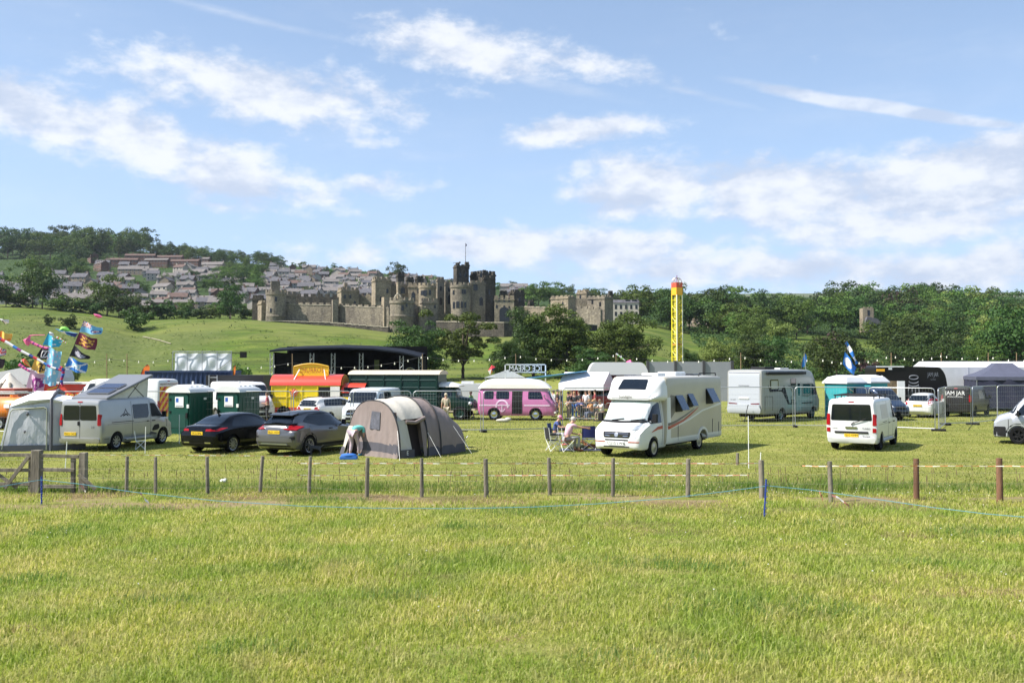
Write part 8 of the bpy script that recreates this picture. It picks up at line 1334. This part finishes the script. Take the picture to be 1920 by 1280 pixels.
# ---------------------------------------------------------------- flags, kites and string lights
FM = [mat('flag_%s' % n, c, .75) for n, c in (('sky', (.16, .42, .62)), ('navy', (.02, .04, .22)), ('white', (.66, .66, .66)), ('red', (.50, .03, .04)), ('burgundy', (.14, .015, .04)), ('gold', (.62, .36, .05)), ('black', (.015, .015, .025)), ('silver', (.42, .42, .48)), ('blue', (.02, .16, .48)), ('turquoise', (.03, .38, .55)), ('paleblue', (.22, .50, .66)), ('yellow', (.70, .44, .08)), ('palepink', (.62, .42, .52)), ('purple', (.25, .03, .20)), ('orange', (.75, .20, .02)), ('pink', (.72, .13, .30)), ('green', (.25, .62, .10)))]
SKYc, NAV, WHI, RED, BUR, GOL, BLA, SIL, BLU, TUR, PAL, YELW, PPK, PUR, ORA, PNK, GRE = range(17)
def union(u, v):
    x, y = u - .5, v - .5
    if abs(x) < .06 or abs(y) < .10: return RED
    if abs(x) < .11 or abs(y) < .17: return WHI
    d = min(abs(y - x), abs(y + x)); return RED if d < .035 else (WHI if d < .12 else NAV)
def f_raf(u, v): return union(u / .5, (v - .5) / .5) if u < .5 and v > .5 else ((RED if math.hypot(u - .76, (v - .35)) < .07 else WHI if math.hypot(u - .76, v - .35) < .14 else NAV) if math.hypot(u - .76, v - .35) < .22 else SKYc)
def f_lion(u, v): return GOL if .15 < u < .85 and any(abs(v - c - .05 * math.sin(u * 14 + c * 9)) < .075 + .03 * math.sin(u * 31) for c in (.25, .5, .75)) and math.sin(u * 23 + v * 17) > -.75 else BUR
def f_blk(u, v): return SIL if math.hypot((u - .5) / .32, (v - .5) / .3) < 1 and math.sin(u * 30) * math.sin(v * 26) > -.35 else BLA
def f_sal(u, v): return (WHI if math.hypot(u - .5, v - .5) < .13 or math.hypot(u - .5, v - .5) > .2 else PAL) if math.hypot(u - .5, v - .5) < .25 else (WHI if min(abs(u - v), abs(u + v - 1)) < .09 else BLU)
def f_tur(u, v): return WHI if math.sin(u * 9 + v * 4) * math.sin(v * 11 - u * 3) > .55 and u > .35 else TUR
def f_ring(u, v): r = math.hypot(u - .72, v - .5); return WHI if .26 < r < .36 or abs(u - .72) < .04 and r < .3 else BLA
def f_peace(u, v):
    x, y = u - .68, v - .45; r = math.hypot(x, y * .9); return BLA if .22 < r < .29 or (r < .25 and (abs(x) < .035 or (y < 0 and abs(abs(x) + y) < .045))) else YELW
def f_heart(u, v):
    x, y = (u - .62) * 3.6, (v - .5) * 3.6 + .2; q = (x * x + y * y - 1) ** 3 - x * x * y ** 3; return PUR if -.25 < q < .12 or (q < 0 and (abs(x) < .12 or (y < 0 and abs(abs(x) + y) < .15))) else PPK
def f_pale(u, v): return (WHI if math.sin(u * 13 + v * 3) * math.sin(v * 21 + u * 4) > .6 else PNK if math.sin(u * 29) * math.sin(v * 37 + 1) > .93 else PAL)
def f_stripe(u, v): return (WHI, RED, WHI, NAV, GRE, WHI)[int(u * 24) % 6]
def flag(corners, Y, fn, lab, nu=26, nv=18, wave=.18, name='flag', cat='flag', mats=FM):
    A, B_, C_, D_ = [Vector(wpt(*c, Y)) for c in corners]; b = MB(); ctr = A; V = []
    for j in range(nv + 1):
        for i in range(nu + 1):
            u, v = i / nu, j / nv; p = D_.lerp(C_, u).lerp(A.lerp(B_, u), v); p = p + Vector((0, wave * math.sin(u * 7 + v * 2) * u * 1.4, .06 * math.sin(u * 8) * u)); V.append(tuple(p - ctr))
    b.add(V, []); 
    for j in range(nv):
        for i in range(nu): b.f.append((j * (nu + 1) + i, j * (nu + 1) + i + 1, (j + 1) * (nu + 1) + i + 1, (j + 1) * (nu + 1) + i)); b.mi.append(fn((i + .5) / nu, (j + .5) / nv))
    us = sorted(set(b.mi)); b.mi = [us.index(x) for x in b.mi]; return tag(b.build(name, [mats[x] for x in us], None, 60, loc=ctr), lab, cat)   # corners: top-hoist, top-fly, bottom-fly, bottom-hoist
YF = 58.0
def pole(p0, p1, Y, r, m, name, lab, cat='pole'): a = Vector(wpt(*p0, Y)); a.z = min(a.z, 0) if p0[1] > 770 else a.z; c = Vector(wpt(*p1, Y)); b = MB(); b.cyl((0, 0, 0), c - a, r, r * .6, n=6); return tag(b.build(name, m, None, 60, loc=a), lab, cat)
PB = mat('pole_dark', (.06, .05, .05), .6); pole((85, 786), (158, 600), YF + .1, .035, PB, 'flag_pole', 'leaning flag pole carrying four flags, right-hand one'); pole((28, 786), (92, 622), YF + .6, .035, PB, 'flag_pole', 'leaning flag pole with turquoise, black, yellow and pink flags')
flag([(157, 601), (191, 617), (187, 628), (149, 622)], YF, f_raf, 'light blue ensign with union flag corner and roundel, topmost on the right pole'); flag([(149, 623), (181, 637), (176, 658), (140, 645)], YF, f_lion, 'dark red flag with golden lions on the right pole'); flag([(139, 647), (168, 671), (163, 675), (130, 667)], YF, f_blk, 'black flag with silver emblem on the right pole'); flag([(130, 668), (163, 683), (158, 701), (121, 690)], YF, f_sal, 'blue flag with white diagonal cross, lowest on the right pole')
flag([(90, 625), (115, 640), (108, 652), (80, 646)], YF + .5, f_tur, 'turquoise patterned flag at the top of the left pole'); flag([(79, 650), (92, 654), (84, 676), (68, 667)], YF + .5, f_ring, 'black flag with white ring below the turquoise flag'); flag([(67, 669), (88, 678), (83, 702), (58, 692)], YF + .5, f_peace, 'yellow flag with black peace sign on the left pole'); flag([(58, 693), (82, 703), (78, 740), (48, 728)], YF + .5, f_heart, 'pale pink flag with purple heart, lowest on the left pole'); flag([(92, 650), (115, 661), (103, 725), (80, 718)], YF - .4, f_pale, 'long light blue patterned banner beside the yellow flag', wave=.1)
flag([(0, 650), (9, 655), (7, 668), (-4, 664)], YF, union, 'union flag cut by the left edge'); flag([(-3, 668), (7, 674), (2, 692), (-6, 690)], YF, lambda u, v: BLA, 'dark flag cut by the left edge below the union flag'); flag([(1, 620), (21, 627), (16, 641), (-4, 638)], YF, lambda u, v: ORA if v < .35 or u < .2 else YELW, 'yellow and orange flag near the left edge')
pts = [Vector(wpt(px, py, YF - .8)) for px, py in ((-20, 625), (10, 640), (40, 658), (70, 673), (95, 688), (115, 694))]
def tailrope(pts, cols, r, lab, name='windsock', cat='windsock'):
    o0 = pts[0]; b = MB(); P = []
    for a, c in zip(pts, pts[1:]): P += [a.lerp(c, t) for t in (0, .25, .5, .75)]
    P.append(pts[-1])
    for i, (a, c) in enumerate(zip(P, P[1:])): k = len(b.f); b.cyl(a - o0, c - o0, r * (1 - .4 * i / len(P)), n=7); b.mi[k:] = [cols[i % len(cols)]] * (len(b.f) - k)
    us = sorted(set(b.mi)); b.mi = [us.index(x) for x in b.mi]; tag(b.build(name, [FM[x] for x in us], None, 60, loc=o0), lab, cat)
tailrope(pts, (WHI, WHI, NAV, RED, WHI, WHI, BLU, PUR), .10, 'long striped windsock tail slanting down across the flags')
def kite(c, Y, prof, cols, lab, thick=.12, name='kite'):
    P = [Vector(wpt(px, py, Y)) for px, py in prof]; ctr = sum(P, Vector()) / len(P); b = MB(); n = len(P); top = ctr + Vector((0, -.25, .05)); bk = Vector((0, thick, 0)); b.add([tuple(p - ctr) for p in P] + [tuple(p - ctr + bk) for p in P] + [tuple(top - ctr), tuple(bk)], [])
    for i in range(n): b.f += [(i, (i + 1) % n, 2 * n), (n + (i + 1) % n, n + i, 2 * n + 1), (i, n + i, n + (i + 1) % n, (i + 1) % n)]; b.mi += [cols[i % len(cols)]] * 3
    us = sorted(set(b.mi)); b.mi = [us.index(x) for x in b.mi]; return tag(b.build(name, [FM[x] for x in us], None, None, loc=ctr), lab, 'kite')
kite(0, YF, [(43, 637), (50, 634), (56, 628), (55, 637), (57, 641), (52, 648), (48, 646)], (PNK,), 'pink animal kite at the left among the flags'); tailrope([Vector(wpt(px, py, YF)) for px, py in ((56, 640), (68, 646), (80, 651), (92, 653))], (PNK, PNK, PUR), .10, 'pink kite tail pointing right'); tailrope([Vector(wpt(px, py, YF)) for px, py in ((56, 629), (68, 628), (84, 628))], (PNK,), .03, 'thin pink upper kite streamer')
kite(0, YF, [(115, 612), (125, 613), (131, 620), (122, 621), (110, 620)], (GRE,), 'bright green kite above the flags'); kite(0, YF, [(103, 616), (116, 619), (130, 622), (145, 625), (140, 632), (125, 627), (112, 622)], (BLU, WHI, PAL, NAV), 'blue and white kite just under the green one'); kite(0, YF, [(175, 588), (186, 590), (191, 594), (184, 596), (178, 593)], (PNK,), 'small hot pink kite right of the ensign'); kite(0, YF, [(-3, 597), (6, 599), (15, 599), (15, 605), (10, 607), (4, 603)], (WHI, BLA, WHI), 'black and white spotted kite at the left edge'); kite(0, YF + 1, [(40, 674), (46, 672), (52, 680), (56, 688), (47, 684)], (RED, ORA, YELW), 'orange and red kite above the bell tent'); kite(0, YF + .2, [(92, 622), (98, 624), (100, 630), (94, 629)], (WHI,), 'small white kite tip above the turquoise flag'); tailrope([Vector(wpt(px, py, YF)) for px, py in ((106, 632), (115, 636), (121, 641), (126, 644))], (WHI, RED, GRE), .05, 'thin red and white streamer right of the turquoise flag'); tailrope([Vector(wpt(px, py, YF)) for px, py in ((108, 688), (117, 690), (119, 700), (115, 712), (117, 724))], (BLU, NAV, PUR, RED), .11, 'blue and purple windsock beside the light blue banner'); tailrope([Vector(wpt(px, py, YF)) for px, py in ((36, 683), (46, 690), (56, 696))], (PNK, PUR), .10, 'dark pink windsock above the bell tent')
def feather(px, pt, pb, Y, c, w_, lab, bend=1):
    A = Vector(wpt(px, pb, Y)); h = (pb - pt) / F * Y; W_ = w_ / F * Y; o = empty('feather_flag', (A.x, A.y, 0), 0, lab, 'flag'); z0 = A.z; n = 14; E_ = [(bend * W_ * .55 * t ** 2.2, t) for t in np.linspace(0, 1, n)]; b = MB(); G = [[(x + bend * W_ * u * (.62 * math.sin(math.pi * min(1, .12 + t * .9)) ** .6), .03 * math.sin(t * 6 + u * 2), z0 + h * t) for u in (0, .5, 1)] for x, t in E_]; b.grid(G); b.build('sail', c, o, 60); b = MB(); b.tube([(0, 0, 0)] + [(x, 0, z0 + h * t) for x, t in E_], .025, 5); b.build('mast', PB, o)
feather(264, 683, 706, 62, FM[ORA], 22, 'curved orange feather flag behind the works van'); feather(436, 684, 706, 60, FM[ORA], 8, 'narrow orange feather flag right of the white banner'); feather(1503, 662, 688, 80, FM[BLU], 13, 'blue feather flag behind the grey motorhome')
pole((1607, 790), (1586, 640), 62, .03, PB, 'flag_pole', 'thin flag pole behind the teal toilets'); flag([(1584, 659), (1607, 690), (1603, 707), (1580, 682)], 62, lambda u, v: WHI if math.hypot((u - .35) / .26, (v - .5) / .34) < 1 else BLU, 'large blue flag with white oval badge above the teal toilets'); flag([(1588, 639), (1611, 682), (1606, 686), (1584, 643)], 62, lambda u, v: BLU if math.sin(u * 15) > 0 else WHI, 'blue and white streamer flag above the large blue flag', nv=4)
kite(0, 80, [(1173, 678), (1182, 674), (1191, 684), (1192, 689), (1180, 686)], (PNK, PUR, PNK), 'magenta kite above the nose of the white motorhome'); tailrope([Vector(wpt(px, py, 80)) for px, py in ((1155, 663), (1163, 669), (1172, 676))], (WHI, WHI, GRE), .08, 'white streamer on the light pole above the motorhome'); kite(0, 80, [(922, 684), (929, 688), (924, 696), (919, 703), (915, 695)], (RED, NAV, ORA, WHI), 'small multicoloured kite above the pink camper')
YL_ = 88.0; BULB = mat('lamp_bulb', (.85, .82, .72), .2); CAB = mat('cable', (.03, .03, .03), .7); PW_ = mat('light_pole_wood', (.24, .16, .09), .8)
for px, lab in ((200, 'left of the red trailer roof'), (238, 'behind the works van'), (330, 'behind the container'), (548, 'at the left side of the stage'), (792, 'just right of the stage'), (967, 'above the pink camper'), (1155, 'above the front of the motorhome'), (1389, 'left of the grey motorhome roof'), (1671, 'above the left end of the black trailer'), (1765, 'above the right end of the black trailer'), (1853, 'in front of the long marquee'), (1906, 'nearest the right edge')): pole((px + 1, 780), (px, 663 if px < 1380 else 661), YL_, .06, PW_, 'light_pole', 'wooden light pole ' + lab)
def lights(pts, lab, sp=27.5, sag=9):
    o = empty('string_lights', wpt(*pts[0], YL_), 0, lab, 'string lights'); o0 = o.location; P = []
    for (x0, y0), (x1, y1) in zip(pts, pts[1:]):
        n = max(3, int(abs(x1 - x0) / 12)); P += [(x0 + (x1 - x0) * i / n, y0 + (y1 - y0) * i / n + sag * abs(x1 - x0) / 180 * 4 * (i / n) * (1 - i / n)) for i in range(n)]
    P.append(pts[-1]); W3 = [Vector(wpt(x, y, YL_)) - o0 for x, y in P]; b = MB(); b.tube(W3, .014, 4); b.build('cable', CAB, o); x = pts[0][0] + 10; X_ = [q[0] for q in P]; Y_ = [q[1] for q in P]
    while x < pts[-1][0]: y = float(np.interp(x, X_, Y_)); c = Vector(wpt(x, y + 1.8, YL_)) - o0; b = MB(); b.cyl(c + Vector((0, 0, .02)), c + Vector((0, 0, .12)), .03, n=6); b.ell(c - Vector((0, 0, .04)), (.06, .06, .068), 8, 6); b.build('bulb', BULB, o, 60); x += sp
lights([(30, 672), (115, 680), (200, 672), (238, 674), (330, 672)], 'festoon lights over the left trailers and flags'); lights([(330, 672), (548, 680), (792, 668)], 'festoon lights in front of the black stage', 25, 10); lights([(792, 668), (967, 666), (1155, 665)], 'festoon lights in front of the meadow trees', 29, 8); lights([(1155, 665), (1389, 668), (1533, 672)], 'festoon lights above the white motorhome', 29, 8); lights([(1533, 672), (1671, 666), (1765, 666)], 'festoon lights above the teal toilets and black trailer', 17, 14); lights([(1765, 666), (1853, 668), (1960, 672)], 'festoon lights in front of the long marquee', 29, 8)
# ---- dandelion and seed-head speckles in the verge
def seedheads():
    rng = np.random.default_rng(77); b = MB()
    for i in range(150):
        y = 25.0 + rng.normal(0, .35); x = rng.uniform(-14, 14); h = rng.uniform(.3, .62); dx = rng.uniform(-.05, .05); b.cyl((x, y, 0), (x + dx, y, h), .004, n=3, cap=False); b.cyl((x + dx, y, h - .09), (x + dx * 1.1, y, h + .04), .014, .004, n=5)
    tag(b.build('seed_heads', mat('dock_brown', (.16, .12, .05), .9)), 'brown seed heads of dock and tall grass along the fence', 'grass', kind='stuff')
    b = MB()
    for i in range(180): y = rng.uniform(23.2, 26.5) if i < 90 else rng.uniform(12, 24); x = rng.normal(7.5, 2.5) if i < 90 else rng.uniform(-12, 12); b.ell((x, y, rng.uniform(.06, .14)), (.014, .014, .009), 6, 3)
    tag(b.build('clover_flowers', mat('clover_white', (.62, .60, .52), .8)), 'small white clover flowers in the foreground grass', 'flowers', kind='stuff')
seedheads()

# ---------------------------------------------------------------- thin summer haze
hm = bpy.data.materials.new('haze_air'); hm.use_nodes = True; nt = hm.node_tree; nt.nodes.clear(); pv = nt.nodes.new('ShaderNodeVolumePrincipled'); pv.inputs['Density'].default_value = 0.00005; pv.inputs['Color'].default_value = (.80, .88, 1, 1); pv.inputs['Anisotropy'].default_value = .3; ou = nt.nodes.new('ShaderNodeOutputMaterial'); nt.links.new(pv.outputs[0], ou.inputs['Volume'])
b = MB(); b.bb(-4600, 4600, -4600, 4600, -6, 380); tag(b.build('haze', hm), 'pale summer haze over the valley', 'haze', kind='stuff')
